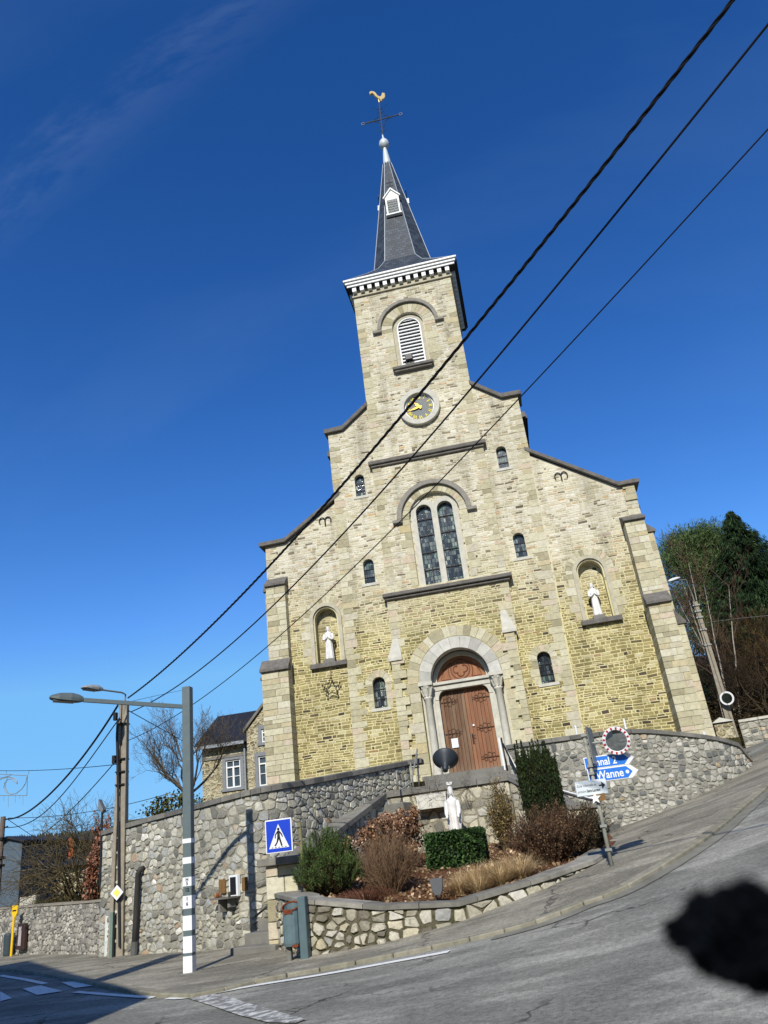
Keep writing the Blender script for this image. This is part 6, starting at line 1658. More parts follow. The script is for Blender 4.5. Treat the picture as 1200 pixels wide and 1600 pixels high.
def twig_bush(name, label, cat, b, W_, Dp, Ht, nst, stops, rad=.004, lean=(0,0,0), upness=1.0, sub=4, leafn=0, leafmat=None, lsize=.03, arch=0.):
    """many thin bare stems from one crown"""
    t = thing(name, label, cat, b); segs = []; P = []; b = np.array(b, float)
    for _ in range(nst):
        a = rng.uniform(0, 2*PI); rr = math.sqrt(rng.uniform(0, 1)); tip = b+np.array((math.cos(a)*rr*W_, math.sin(a)*rr*Dp, Ht*(1-.45*rr**2)*rng.uniform(.65, 1.05)))+np.array(lean)*rng.uniform(.5,1)
        s0 = b+np.array((math.cos(a)*rr*W_*.22, math.sin(a)*rr*Dp*.22, -.03)); pts = []
        for k in range(6):
            u = k/5; q = s0+(tip-s0)*u; q = q+np.array((0,0, arch*math.sin(u*PI)))+rng.normal(size=3)*.018*Ht*u; pts.append(q)
        for k in range(5):
            segs.append((*pts[k], *pts[k+1], rad*(1-.13*k), rad*(1-.13*(k+1))))
            if k >= 1:
                for _ in range(sub):
                    dd = unit(pts[k+1]-pts[k]+rng.normal(size=3)*.09*Ht+np.array((0,0,.05*upness))); e = pts[k]+(pts[k+1]-pts[k])*rng.random(); e2 = e+dd*Ht*rng.uniform(.07,.2); segs.append((*e, *e2, rad*.55, rad*.3))
                    if leafn: P.append(e+(e2-e)*rng.uniform(.2,1,(leafn,1))+rng.normal(size=(leafn,3))*.012)
    twigs('stems', segs, leaf_mat(name+'_stem', stops, .9, .1), t)
    if leafn: leaves('foliage', np.vstack(P), lsize, leafmat, t, None, .6)
    return t
def plan(px, py, y): c = at(px, py, y); return np.array((c[0], y, gz(c[0], y)))
twig_bush('twig_shrub', 'brown leafless twiggy shrub between the dwarf pine and the clipped hedge', 'shrub', plan(612, 1400, -11.4), .62, .5, 1.05, 300, [(0, lin(92,74,56)), (.5, lin(122,98,76)), (1, lin(150,124,98))], .0045)
twig_bush('low_shrub', 'low red brown ground shrub in front of the leafless twiggy shrub', 'shrub', plan(572, 1404, -12.2), .55, .35, .26, 200, [(0, lin(72,46,36)), (.5, lin(102,68,54)), (1, lin(126,90,70))], .004, sub=5)
def hydrangea():
    b = plan(606, 1330, -8.6); t = thing('hydrangea', 'dead brown hydrangea with dry round flower heads before the sloping stair wall', 'shrub', b)
    segs = []; P = []; HP = []
    for _ in range(95):
        px_, py_ = min(648, 606+rng.normal()*40), 1292+rng.normal()*24
        py_ = max(py_, 1262+max(0, (601-px_))*.92+rng.uniform(0, 22))
        yy = -8.6+rng.normal()*.4; tip = at(px_, py_, yy); tip[2] = min(tip[2], 2.9); s0 = b+np.array((rng.normal()*.4, rng.normal()*.25, 0)); s0[0] += (tip[0]-b[0])*.5
        mid = (s0+tip)/2+rng.normal(size=3)*.06; segs += [(*s0, *mid, .006, .005), (*mid, *tip, .005, .004)]
        HP.append(tip)
        P.append(mid+(tip-mid)*rng.uniform(0,1,(14,1))+rng.normal(size=(14,3))*.09)
    twigs('stems', segs, bark_mat('dry_stem', lin(104,80,62)), t)
    HPt = np.repeat(np.array(HP), 70, 0)+rng.normal(size=(70*len(HP),3))*.048
    leaves('flower_head', HPt, .05, leaf_mat('dry_petal', [(0, lin(88,60,42)), (.4, lin(128,92,66)), (.75, lin(158,122,90)), (1, lin(212,180,154))]), t, None, .8)
    leaves('dry_leaves', np.vstack(P), .085, leaf_mat('dry_leaf', [(0, lin(66,48,36)), (.5, lin(100,74,54)), (1, lin(150,118,90))]), t, None, .7)
hydrangea()
def hedge():
    y0 = -9.9; L = at(666, 1350, y0); Rr = at(760, 1345, y0); top = at(712, 1297, y0)[2]; bot = gz((L[0]+Rr[0])/2, y0)-.05
    x0, x1, dpt = L[0], Rr[0], .95
    t = thing('box_hedge', 'clipped dark green laurel block in front of the large white statue', 'hedge', ((x0+x1)/2, y0+.4, bot))
    n = 9000; u = rng.uniform(size=(n,3)); f = rng.integers(0, 5, n)
    p = np.stack([x0+(x1-x0)*u[:,0], y0+dpt*u[:,1], bot+(top-bot)*u[:,2]], 1); N_ = np.zeros((n,3))
    for k, (ax, v, s) in enumerate(((1, y0, -1), (1, y0+dpt, 1), (0, x0, -1), (0, x1, 1), (2, top, 1))):
        m = f == k; p[m, ax] = v-s*np.abs(rng.normal(size=m.sum()))*.035; N_[m, ax] = s
    c = np.array(((x0+x1)/2, y0+dpt/2, (top+bot)/2)); hx = np.array(((x1-x0)/2, dpt/2, (top-bot)/2)); q = (p-c)/hx
    rad = np.linalg.norm(np.clip(np.abs(q)-.82, 0, None), axis=1); p = c+(p-c)*(1-np.clip(rad-.1, 0, 1)*.35)[:,None]+rng.normal(size=(n,3))*.012
    leaves('leaves', p, .075, leaf_mat('laurel_leaf', [(0, lin(22,40,18)), (.4, lin(38,62,28)), (.75, lin(58,86,40)), (1, lin(84,110,56))], .6, .25), t, N_*.3+np.array((0,0,.5)), .5, .8)
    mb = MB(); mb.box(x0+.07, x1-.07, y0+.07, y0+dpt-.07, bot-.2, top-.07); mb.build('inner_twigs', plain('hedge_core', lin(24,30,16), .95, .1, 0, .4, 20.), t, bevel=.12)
hedge()
def grass():
    t = thing('ornamental_grass', 'clump of dry straw coloured ornamental grass along the planter front', 'grass clump', plan(775, 1385, -11.4))
    V = []; F = []
    cs = [plan(px_, py_, y_) for px_, py_, y_ in ((720,1388,-11.9),(742,1380,-11.5),(768,1372,-11.3),(795,1366,-11.2),(818,1362,-11.2),(750,1392,-12.2),(785,1384,-12.0),(815,1374,-11.7))]
    for c in cs:
        for _ in range(620):
            a = rng.uniform(0, 2*PI); L = rng.uniform(.28, .50); o = rng.uniform(.12, .58); s = c+np.array((math.cos(a), math.sin(a), 0))*rng.uniform(0,.12); w_ = .0035
            prev = None; tn = np.array((-math.sin(a), math.cos(a), 0))
            for k in range(5):
                u = k/4; q = s+np.array((math.cos(a)*o*u**1.6, math.sin(a)*o*u**1.6, L*(u-.55*u*u*o*1.6)))+tn*rng.normal()*.01
                i = len(V); V += [q-tn*w_*(1.1-u), q+tn*w_*(1.1-u)]
                if prev is not None: F.append((prev, prev+1, i+1, i))
                prev = i
    mesh_np('blades', V, F, leaf_mat('straw', [(0, lin(150,124,86)), (.5, lin(198,170,124)), (1, lin(222,200,160))], .8, .2), t)
grass()
def litter():
    n = 5200; x = rng.uniform(-2.6, 3.0, n); y = rng.uniform(-12.8, -6, n); m = in_poly(x, y, [(-2.9,-10.7),(-2.1,-12.6),(-.8,-12.85),(.4,-12.75),(1.68,-12.1),(2.45,-11.2),(2.9,-10.3),(3.1,-7),(1.2,-5.7),(-2.0,-5.7)]); x, y = x[m], y[m]
    P = np.stack([x, y, zsoil(x, y)+.012+rng.uniform(0,.04,len(x))], 1)
    setting(leaves('fallen_leaves', P, .075, leaf_mat('fallen_leaf', [(0, lin(76,60,44)), (.4, lin(120,97,70)), (.8, lin(160,134,102)), (1, lin(194,172,140))]), None, np.tile((1,0,0.), (len(P),1)), .6, 1.1), 'stuff')
litter()
def cypress():
    y = -8.0; c = at(857, 1300, y); b = np.array((c[0], y, gz(c[0], y)-.1)); k = np.linalg.norm(b-CAM)/1202; top = at(840, 1160, y)[2]; Ht = top-b[2]; W_ = 31*k
    t = thing('columnar_cypress', 'dark green columnar cypress with upright tips in front of the right steps', 'cypress', b)
    P, D, segs = [], [], []
    for _ in range(330):
        a = rng.uniform(0, 2*PI); rr = rng.uniform(.35, 1)**.6; x_, y_ = math.cos(a)*rr*W_*.97, math.sin(a)*rr*W_*.9
        zt = Ht*(1-.10*rr**2)*rng.uniform(.35, 1.0)**.5; zb_ = max(0, zt-rng.uniform(.5, 1.1)); n = 90; s = rng.uniform(0,1,n)[:,None]
        p0 = b+np.array((x_*.92, y_*.92, zb_)); p1 = b+np.array((x_, y_, zt)); wd_ = .035*(1-s)+.008
        P.append(p0+(p1-p0)*s+rng.normal(size=(n,3))*wd_); D.append(np.tile((0,0,1.), (n,1))); segs.append((*p0, *p1, .006, .003))
    for _ in range(16):
        a = rng.uniform(0, 2*PI); rr = rng.uniform(.1,.9); n = 130; s = rng.uniform(0,1,n)[:,None]; p0 = b+np.array((math.cos(a)*rr*W_, math.sin(a)*rr*W_*.9, Ht*.72)); p1 = p0+np.array((0,0,Ht*rng.uniform(.2,.34)))
        P.append(p0+(p1-p0)*s+rng.normal(size=(n,3))*(.03*(1-s)+.006)); D.append(np.tile((0,0,1.), (n,1)))
    leaves('foliage', np.vstack(P), .07, leaf_mat('cypress_leaf', [(0, lin(20,30,14)), (.5, lin(32,44,22)), (.85, lin(46,60,28)), (1, lin(64,74,38))], .8, .15), t, np.vstack(D), .35, .35)
    twigs('branches', segs, bark_mat('cypress_bark', lin(60,48,34)), t)
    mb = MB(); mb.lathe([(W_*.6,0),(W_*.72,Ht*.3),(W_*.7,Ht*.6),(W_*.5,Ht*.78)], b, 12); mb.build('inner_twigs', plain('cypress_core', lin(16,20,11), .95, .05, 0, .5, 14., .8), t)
cypress()
LM_red = leaf_mat('maroon_leaf', [(0, lin(54,40,30)), (.5, lin(88,68,50)), (1, lin(128,106,78))])
twig_bush('slender_shrub', 'slender upright shrub with sparse olive leaves between the hedge and the cypress', 'shrub', plan(792, 1336, -7.6), .30, .25, 1.55, 60, [(0, lin(92,80,56)), (1, lin(124,108,80))], .005, lean=(-.03,0,0), sub=7, leafn=3, leafmat=leaf_mat('olive_leaf', [(0, lin(70,62,32)), (.5, lin(116,100,60)), (1, lin(152,134,90))]), lsize=.045)
twig_bush('berberis', 'broad maroon twiggy berberis below the columnar cypress', 'shrub', plan(866, 1350, -10.4), .82, .55, 1.0, 270, [(0, lin(66,48,38)), (.5, lin(94,70,54)), (1, lin(124,98,76))], .0045, sub=6, leafn=2, leafmat=LM_red, lsize=.035)
twig_bush('berberis', 'dark twiggy shrub crowding the foot of the direction signpost', 'shrub', plan(926, 1338, -10.2), .45, .45, .95, 120, [(0, lin(52,40,32)), (.5, lin(76,60,46)), (1, lin(100,82,62))], .0045, sub=6, leafn=2, leafmat=leaf_mat('dark_leaf', [(0, lin(36,36,22)), (.6, lin(62,58,36)), (1, lin(104,84,60))]), lsize=.045)
def vine():
    segs, tips = [], []
    for px_ in (655, 668, 682, 700, 735):
        p = at(px_, 1262, -5.62); 
        for k in range(3): grow(segs, tips, p, (rng.normal()*.5, -.12, .8), .42, .006, 3, .7, .06, (1,2), .75, .25, 3, .002)
    tag(twigs('bare_vine', segs, bark_mat('vine_bark', lin(86,72,60))), 'bare climbing vine twigs on the landing wall around the bowl floodlight', 'vine')
vine()

# ------------------------------------------------------------------ behind the left wall: bare tree, shrub, stone house
def bare_tree(name, label, b, Ht, r, depth, barkc, spread=.55, d0=(0,0,1), up=.08, group=None, leaf=None, trunk=.28, first=3, shrink=.72):
    t = thing(name, label, 'tree', b, group); segs, tips = [], []
    d0 = np.array(d0, float); p = np.array(b, float); n = 4; tr = []
    for k in range(n):
        d = d0+rng.normal(size=3)*.06; q = p+d*Ht*trunk/n; tr.append((*p, *q, r*(1-.06*k), r*(1-.06*(k+1)))); p = q
    for k in range(first): grow(segs, tips, p, d0*.9+rng.normal(size=3)*spread, Ht*.27, r*.6, depth, spread, up, (2,3), shrink, .16)
    m = bark_mat(name+'_bark', barkc)
    twigs('trunk', tr, m, t, 7); twigs('crown', segs, m, t)
    return t
b = at(308, 1268, 0.5)
bare_tree('bare_tree', 'leafless grey tree behind the tall left wall beside the stone house', (b[0]-.15, .5, 3.0), 4.3, .09, 5, lin(104,94,80), .44, (-.10,0,1), .12, first=7)
def evergreen_clump(name, label, c, rx, ry, rz, n, size, stops, cat='shrub', group=None, stems=True):
    t = thing(name, label, cat, (c[0], c[1], c[2]-rz), group); C_ = np.array(c, float); P = []
    cl_ = rng.normal(size=(max(8, n//90), 3)); cl_ = unit(cl_)*rng.uniform(.45, .95, (len(cl_),1))
    k = rng.integers(0, len(cl_), n); p = cl_[k]+rng.normal(size=(n,3))*.17
    P = C_+p*np.array((rx, ry, rz)); leaves('foliage', P, size, leaf_mat(name+'_leaf', stops), t, unit(p)*.5, .6, .9)
    if stems: twigs('stems', [(C_[0], C_[1], C_[2]-rz, *(C_+q*np.array((rx, ry, rz))*.9), size*.25, size*.1) for q in cl_], bark_mat(name+'_bark', lin(70,58,42)), t)
    return t
c = at(284, 1262, -4.0); evergreen_clump('evergreen_shrub', 'low evergreen shrub just showing over the tall left wall', (c[0], -4.0, c[2]-.25), 1.1, .6, .65, 2600, .10, [(0, lin(44,50,22)), (.5, lin(76,80,38)), (1, lin(112,104,56))])

# presbytery
def house_window(mb_par, x0, x1, z0, z1, y, mullions=2, rows=3):
    g = MB(); g.box(x0, x1, y+.10, y+.12, z0, z1); w_ = g.build('window', plain('window_glass', lin(74,88,100), .12, .6, 0, .35, 1.5), mb_par)
    f = MB(); e = .06
    f.box(x0, x0+e, y+.03, y+.098, z0, z1); f.box(x1-e, x1, y+.03, y+.098, z0, z1); f.box(x0+e, x1-e, y+.03, y+.098, z0, z0+e); f.box(x0+e, x1-e, y+.03, y+.098, z1-e, z1)
    zt = z0+(z1-z0)*.74; f.box(x0+e, x1-e, y+.032, y+.098, zt-.03, zt+.03); xm = (x0+x1)/2; f.box(xm-.045, xm+.045, y+.028, y+.098, z0+e, zt-.03); f.box(xm-.02, xm+.02, y+.05, y+.098, zt+.03, z1-e)
    zq = z0+(zt-z0)*.55; f.box(x0+e, xm-.045, y+.05, y+.098, zq-.014, zq+.014); f.box(xm+.045, x1-e, y+.05, y+.098, zq-.014, zq+.014); f.build('frame', M['white'], w_)
    s = MB(); s.box(x0-.16, x0, y-.03, y+.1, z0, z1); s.box(x1, x1+.16, y-.03, y+.1, z0, z1); s.box(x0-.16, x1+.16, y-.032, y+.1, z1, z1+.17); s.box(x0-.2, x1+.2, y-.07, y+.1, z0-.13, z0); s.build('stone_surround', plain('blue_stone_surround', lin(128,132,136), .8, .2, 0, .2, 6.), w_)
    return w_
def presbytery():
    y = 9.0; X = lambda px, py: at(px, py, y)[0]; Zz = lambda px, py: at(px, py, y)[2]
    xl, xr = X(316, 1200), X(387, 1200); ze = Zz(350, 1166); x2 = X(425, 1190); zr = at(330, 1121, y+2.6)[2]
    t = thing('stone_house', 'rubble stone house with dark slate roof and white windows left of the church', 'house', ((xl+xr)/2, y, 3.0))
    wx0, wx1, wz0, wz1 = X(353, 1210), X(376, 1208), Zz(364, 1231), Zz(364, 1187)
    mb = MB(); holed(mb, [(xl,2),(xr,2),(xr,ze),(xl,ze)], [([(wx0,wz0),(wx1,wz0),(wx1,wz1),(wx0,wz1)], .13)], y, .4)
    mb.box(xl, xl+.3, y+.39, y+6, 2, ze); mb.box(xl, x2+3, y+5.7, y+6, 2, ze)
    w_ = mb.build('wall', M['house_stone'], t); house_window(t, wx0, wx1, wz0, wz1, y)
    yb = y-.5; Xb = lambda px, py: at(px, py, yb)[0]; Zb = lambda px, py: at(px, py, yb)[2]
    bx0, bx1 = Xb(387, 1190), Xb(460, 1180); zbe = Zb(387, 1142); zp = Zb(414, 1100); bxm = bx0+(zp-zbe)/1.15
    v0, v1, u0, u1 = Xb(404, 1200), Xb(404, 1200)+(wx1-wx0), Zb(410, 1228), Zb(410, 1181)
    q0, q1, r0, r1 = Xb(408.5, 1148), Xb(408.5, 1148)+.6, Zb(411, 1160), Zb(411, 1139)
    mb = MB(); holed(mb, [(bx0,2),(bx0+2*(bxm-bx0)+1.2,2),(bx0+2*(bxm-bx0)+1.2,zbe),(bxm+1.2,zp),(bxm,zp),(bx0,zbe)], [([(v0,u0),(v1,u0),(v1,u1),(v0,u1)], .13), ([(q0,r0),(q1,r0),(q1,r1),(q0,r1)], .13)], yb, .5)
    mb.build('gable_wall', M['house_stone'], t); house_window(t, v0, v1, u0, u1, yb); house_window(t, q0, q1, r0, r1, yb)
    mb = MB(); mb.prism_x([(y-.35,ze+.02),(y-.35,ze+.14),(y+2.6,zr),(y+6.3,ze+.14),(y+6.3,ze+.02),(y+2.6,zr-.14)], xl-.25, x2+3); mb.build('roof', plain('dark_slate_roof', lin(36,38,44), .6, .3, 0, .2, 3.), t)
    mb = MB(); mb.prism(band([(bx0-.12,zbe-.06),(bxm+.05,zp+.05)], .16), yb-.12, y+2); mb.build('gable_coping', M['greystone'], t)
    mb = MB(); mb.box(xl-.2, xr, y-.42, y-.30, ze-.06, ze+.08); mb.build('gutter', M['zinc'], t)
    mb = MB(); mb.box(xl, xr, y-.05, y+.2, ze-.55, ze-.42); mb.build('string_course', M['greystone'], t)
    mb = MB(); mb.tube([(xr-.08, y-.12, ze), (xr-.08, y-.12, 2)], .05, 8); mb.build('downpipe', M['zinc'], t)
presbytery()

# ------------------------------------------------------------------ far left: dark house, stone house, shrubs, hill
def far_left():
    x0, y0 = -24.5, 14.5
    c = at(27, 1425, y0); x0 = c[0]; zt = at(27, 1316, y0)[2]; za = at(14, 1310, y0)[2]
    t = thing('slate_house', 'dark slate clad house on the far left edge behind the low wall', 'house', (x0-4, y0, .5))
    mb = MB(); xa = at(14, 1312, y0)[0]
    mb.prism([(x0-9,0),(x0,0),(x0,zt),(xa,za),(x0-9,za-(xa-x0+9)*.55)], y0, y0+13); mb.build('wall', plain('slate_cladding', lin(84,98,110), .7, .25, 0, .25, 4., .3), t)
    mb = MB(); mb.prism(band([(x0-9.3,za-(xa-x0+9.3)*.55),(xa,za)], .12), y0-.2, y0+13.3); mb.prism(band([(xa,za),(x0+.25,zt-.05)], .12), y0-.2, y0+13.3); mb.build('roof', plain('dark_roof', lin(44,46,52), .7, .2, 0, .2, 4.), t)
    y1 = 6.0; a = at(93, 1400, y1); b = at(168, 1380, y1); zt = at(120, 1352, y1)[2]
    t = thing('stone_cottage', 'small stone house with an orange brick chimney half hidden behind the bare shrub', 'house', (a[0], y1, .8))
    mb = MB(); mb.box(a[0], b[0], y1, y1+6, .3, zt); mb.build('wall', M['house_stone'], t)
    zr = zt+.75; mb = MB(); mb.prism_x([(y1-.3,zt),(y1-.3,zt+.12),(y1+3,zr),(y1+6.3,zt+.12),(y1+6.3,zt),(y1+3,zr-.12)], a[0]-.2, b[0]+.3); mb.build('roof', plain('cottage_roof', lin(60,58,58), .7, .2, 0, .2, 4.), t)
    p = at(113, 1325, y1+2.0); zc = at(113, 1309, y1+2.0)[2]; mb = MB(); mb.box(p[0]-.11, p[0]+.11, y1+1.9, y1+2.15, zt, zc); mb.box(p[0]-.13, p[0]+.13, y1+1.87, y1+2.18, zc-.12, zc-.04); mb.build('chimney', plain('orange_brick', lin(172,92,58), .85, .1, 0, .25, 12.), t)
    q = at(129, 1405, y1); mb = MB(); mb.box(q[0]-.25, q[0]+.25, y1-.03, y1+.05, q[2]-.35, q[2]+.3); w_ = mb.build('window', M['zinc'], t)
    mb = MB(); mb.box(q[0]-.25, q[0]+.25, y1-.06, y1-.031, q[2]-.03, q[2]+.02); mb.box(q[0]-.02, q[0]+.02, y1-.062, y1-.032, q[2]-.35, q[2]+.3); mb.build('frame', M['white'], w_)
    # large untidy bare shrub
    b = at(126, 1425, -2.2); B = (b[0], -2.2, 1.15); t = thing('bare_shrub', 'large untidy leafless shrub spilling over the low wall in front of the stone cottage', 'shrub', B)
    segs, tips = [], []
    for k in range(32):
        a_ = rng.uniform(0, 2*PI); grow(segs, tips, (B[0]+rng.normal()*.25, B[1]+rng.normal()*.25, 1.1), (math.cos(a_)*.8-.12, math.sin(a_)*.5, 1.0), 1.5, .03, 3, .5, -.02, (2,3), .70, .16, 4, .004)
    for k in range(5):
        grow(segs, tips, (B[0]+rng.normal()*.4, B[1], 1.9), (-.9+rng.normal()*.25, .1, .5), 1.5, .02, 2, .4, -.12, (2,3), .7, .14, 4, .004)
    for k in range(5):
        grow(segs, tips, (B[0]+rng.uniform(-.8,.9), B[1], 2.8), (rng.normal()*.5, .1, 1.3), 1.1, .018, 1, .5, -.2, (1,2), .6, .12, 5, .004)
    twigs('branches', segs, leaf_mat('shrub_bark', [(0, lin(66,58,40)), (.5, lin(92,82,58)), (1, lin(118,106,78))], .9, .1), t)
    c = at(150, 1372, -4.9); evergreen_clump('beech_shrub', 'beech shrub with dry red brown leaves against the end of the tall left wall', (c[0]+.1, -4.9, c[2]+.15), .42, .3, 1.25, 2600, .10, [(0, lin(86,52,36)), (.5, lin(128,82,60)), (1, lin(170,124,100))])
    c = at(46, 1416, -.5); mb = MB(); mb.obox(c, (.9,.3,0), (-.3,.9,0), Z, .55, .5, .62); tag(mb.build('stone_block', M['bluestone'], bevel=.03), 'pale square stone block standing in the yard behind the low wall', 'block')
    for px_, y_ in ((70,-.8), (95,-1.6), (112,-2.4)):
        c = at(px_, 1424, y_); twig_bush('low_bush', {70:'low straw coloured bush beside the pale stone block',95:'low olive bush behind the middle of the low wall',112:'low bush at the foot of the large leafless shrub'}[px_], 'shrub', (c[0], y_, 1.15), .55, .4, .45, 90, [(0, lin(62,58,36)), (1, lin(104,98,66))], .006)
    # wooded ridge
    d = unit(np.array((-.60, .80, 0))); e = np.array((.80, .60, 0)); V = []; F = []; D0 = 1500
    cx_ = CAM*np.array((1,1,0))
    us = np.linspace(-1000, 700, 60); prof = [(-300,-6),(-60,38),(230,84),(330,98),(420,103),(900,70)]
    for u in us:
        s = 1+.05*math.sin(u*.005)+.025*math.sin(u*.017+1)
        for dd, z in prof: V.append(cx_+d*(D0-230+dd)+e*u+np.array((0,0,z*s)))
    m = len(prof); F = [(i*m+k, (i+1)*m+k, (i+1)*m+k+1, i*m+k+1) for i in range(len(us)-1) for k in range(m-1)]
    fm = leaf_mat('far_forest', [(0, lin(38,48,44)), (.5, lin(50,62,56)), (1, lin(62,74,66))], .95, .05)
    setting(mesh_np('hills', V, F, plain('forest_floor', lin(44,54,50), .95, .05, 0, .3, .04)))
    TV = []; TF = []
    for _ in range(9000):
        u = rng.uniform(-950, 600); dd = rng.uniform(-40, 430); s = 1+.05*math.sin(u*.005)+.025*math.sin(u*.017+1); z = np.interp(dd, [p[0] for p in prof], [p[1] for p in prof])*s
        p = cx_+d*(D0-230+dd)+e*u+np.array((0,0,z-1)); hgt_ = rng.uniform(7, 14); r = hgt_*rng.uniform(.2,.3); i = len(TV)
        TV += [p+np.array((r*math.cos(k*2*PI/5+u), r*math.sin(k*2*PI/5+u), 0)) for k in range(5)]+[p+np.array((0,0,hgt_))]; TF += [(i+k, i+(k+1)%5, i+5) for k in range(5)]
    setting(mesh_np('forest', TV, TF, fm), 'stuff')
far_left()
# utility pole at the left edge
yE = 3.0; e0 = at(2, 1430, yE); e1 = at(5, 1276, yE); EP = thing('utility_pole', 'weathered utility pole at the very left edge carrying the wires', 'utility pole', (e1[0], yE, h(e1[0], yE)))
mb = MB(); mb.tube([(e1[0], yE, h(e1[0], yE)-.2), (e1[0], yE, e1[2])], [.15, .10], 10); mb.build('shaft', plain('old_pole', lin(112,100,92), .9, .1, 0, .3, 8., .2), EP)
mb = MB(); mb.tube([(e1[0], yE, e1[2]-.12), (e1[0]+.3, yE-.05, e1[2]-.12)], .03, 5); mb.tube([(e1[0], yE, e1[2]-.45), (e1[0]+.28, yE-.05, e1[2]-.4)], .03, 5)
for py_ in (1310, 1340, 1352): p = at(4, py_, yE-.15); mb.box(e1[0]-.14, e1[0]+.16, yE-.16, yE+.14, p[2]-.04, p[2]+.05)
mb.build('bracket', M['iron'], EP)

# ------------------------------------------------------------------ right background: pole, pillar, wall, trees on the bank
yR = 7.0; r1_ = at(1083, 940, yR); r0_ = at(1145, 1136, yR); RP = thing('utility_pole', 'concrete utility pole with a street lamp on the right before the dark trees', 'utility pole', (r0_[0], yR, 3.0))
mb = MB(); xr_ = (r0_[0]+r1_[0])/2; mb.add([(xr_-.17,yR-.12,2.5),(xr_+.17,yR-.12,2.5),(xr_+.17,yR+.12,2.5),(xr_-.17,yR+.12,2.5),(xr_-.09,yR-.07,r1_[2]),(xr_+.09,yR-.07,r1_[2]),(xr_+.09,yR+.07,r1_[2]),(xr_-.09,yR+.07,r1_[2])], [(3,2,1,0),(4,5,6,7),(0,1,5,4),(1,2,6,5),(2,3,7,6),(3,0,4,7)]); mb.build('shaft', M['concrete'], RP)
mb = MB()
for py_ in (945, 955, 965, 985, 1010): p = at(1090, py_, yR-.1); mb = MB(); mb.box(xr_-.14, xr_+.14, yR-.12, yR+.12, p[2]-.03, p[2]+.03); mb.build('clamp', M['galv'], RP)
la = at(1064, 902, yR-.6); lb = at(1046, 908, yR-.9); mb = MB(); mb.tube([(xr_, yR, r1_[2]-.1), (xr_-.02, yR, r1_[2]+.35), la*.4+np.array((xr_, yR, r1_[2]+.9))*.6, lb], .025, 6); mb.build('lamp_arm', M['galv'], RP)
ad = unit(la-lb); s2 = unit(np.cross(ad, np.array(Z))); lamp_head(lb-ad*.05, ad, s2, np.cross(s2, ad), .62, .24, .10, plain('white_lamp_housing', lin(206,210,208), .5, .4, 0, .08, 8.), RP)
mc2 = at(1136, 1091, yR-.35); MR2 = thing('traffic_mirror', 'small round traffic mirror with plain white rim on the right concrete pole', 'mirror', mc2)
dn = unit(np.array((-.35,-.92,-.05))); da = unit(np.cross(np.array((0,0,1.)), dn))*-1; db = np.cross(dn, da); db = db if db[2] > 0 else -db
mb = MB(); mb.disc(mc2, da, db, dn, .20, .265, 0, .04, 36); mb.build('rim', M['signwhite'], MR2)
mb = MB(); mb.disc(mc2, da, db, dn, 0, .20, .0, .015, 32); mb.build('mirror_glass', mm.m, MR2)
mb = MB(); mb.tube([mc2-dn*.01, (xr_, yR-.1, mc2[2])], .025, 6); mb.build('bracket', M['galv'], MR2)
p = at(1133, 1150, 5.5); q = at(1131, 1129, 5.5); mb = MB(); mb.box(p[0]-.32, p[0]+.34, 5.3, 5.9, 2.6, q[2]); PLr = mb.build('gate_pillar', M['house_stone'], bevel=.02); tag(PLr, 'small stone pillar at the foot of the right concrete pole', 'pillar')
mb = MB(); mb.add([(p[0]-.4,5.22,q[2]),(p[0]+.42,5.22,q[2]),(p[0]+.42,5.98,q[2]),(p[0]-.4,5.98,q[2]),(p[0],5.6,q[2]+.22)], [(3,2,1,0),(0,1,4),(1,2,4),(2,3,4),(3,0,4)]); mb.build('cap', M['bluestone'], PLr)
yW = 3.2; a = at(1163, 1128, yW); b = at(1177, 1190, yW); zt = a[2]
lw_ = np.array([(b[0]-.1, yW), (b[0]+3, yW-.6), (b[0]+10, yW-.2)]); lw_ = resamp(np.c_[lw_, [zt, zt, zt+.3]], .8)
RW2 = strip('garden_wall', lw_, H(lw_[:,0], lw_[:,1])-.5, lw_[:,2], .45, M['wall_right'], side=1); stone_skin(RW2, lw_, H(lw_[:,0], lw_[:,1])-.05, lw_[:,2], [M['wall_right'], M['wall_right_s']], 1, (.09,.2), (.14,.36), .015); tag(RW2, 'pale stone garden wall at the right edge beyond the climbing pavement', 'wall'); coping('coping', lw_, lw_[:,2], .45, .06, .1, M['bluestone'], RW2)
def bank():
    xs = np.linspace(10.5, 120, 40); ys = np.linspace(10, 140, 40); X, Y = np.meshgrid(xs, ys)
    dd = np.clip(Y-10, 0, None)*.55+np.clip(X-22, 0, None)*.15; Zb = 3.2+np.clip(dd, 0, 40)*.45+.6*np.sin(X*.5)*np.sin(Y*.37)
    nx = len(xs); I, J = np.meshgrid(np.arange(nx-1), np.arange(nx-1)); a = (J*nx+I).ravel()
    setting(mesh_np('wooded_bank', np.stack([X, Y, Zb], -1).reshape(-1,3), np.stack([a, a+1, a+nx+1, a+nx], 1), plain('woodland_floor', lin(46,38,28), .95, .05, 0, .5, 1.5, .5), smooth=True))
    return lambda x, y: 3.2+min(40, max(0, (y-10))*.55+max(0, x-22)*.15)*.45
zb_ = bank()
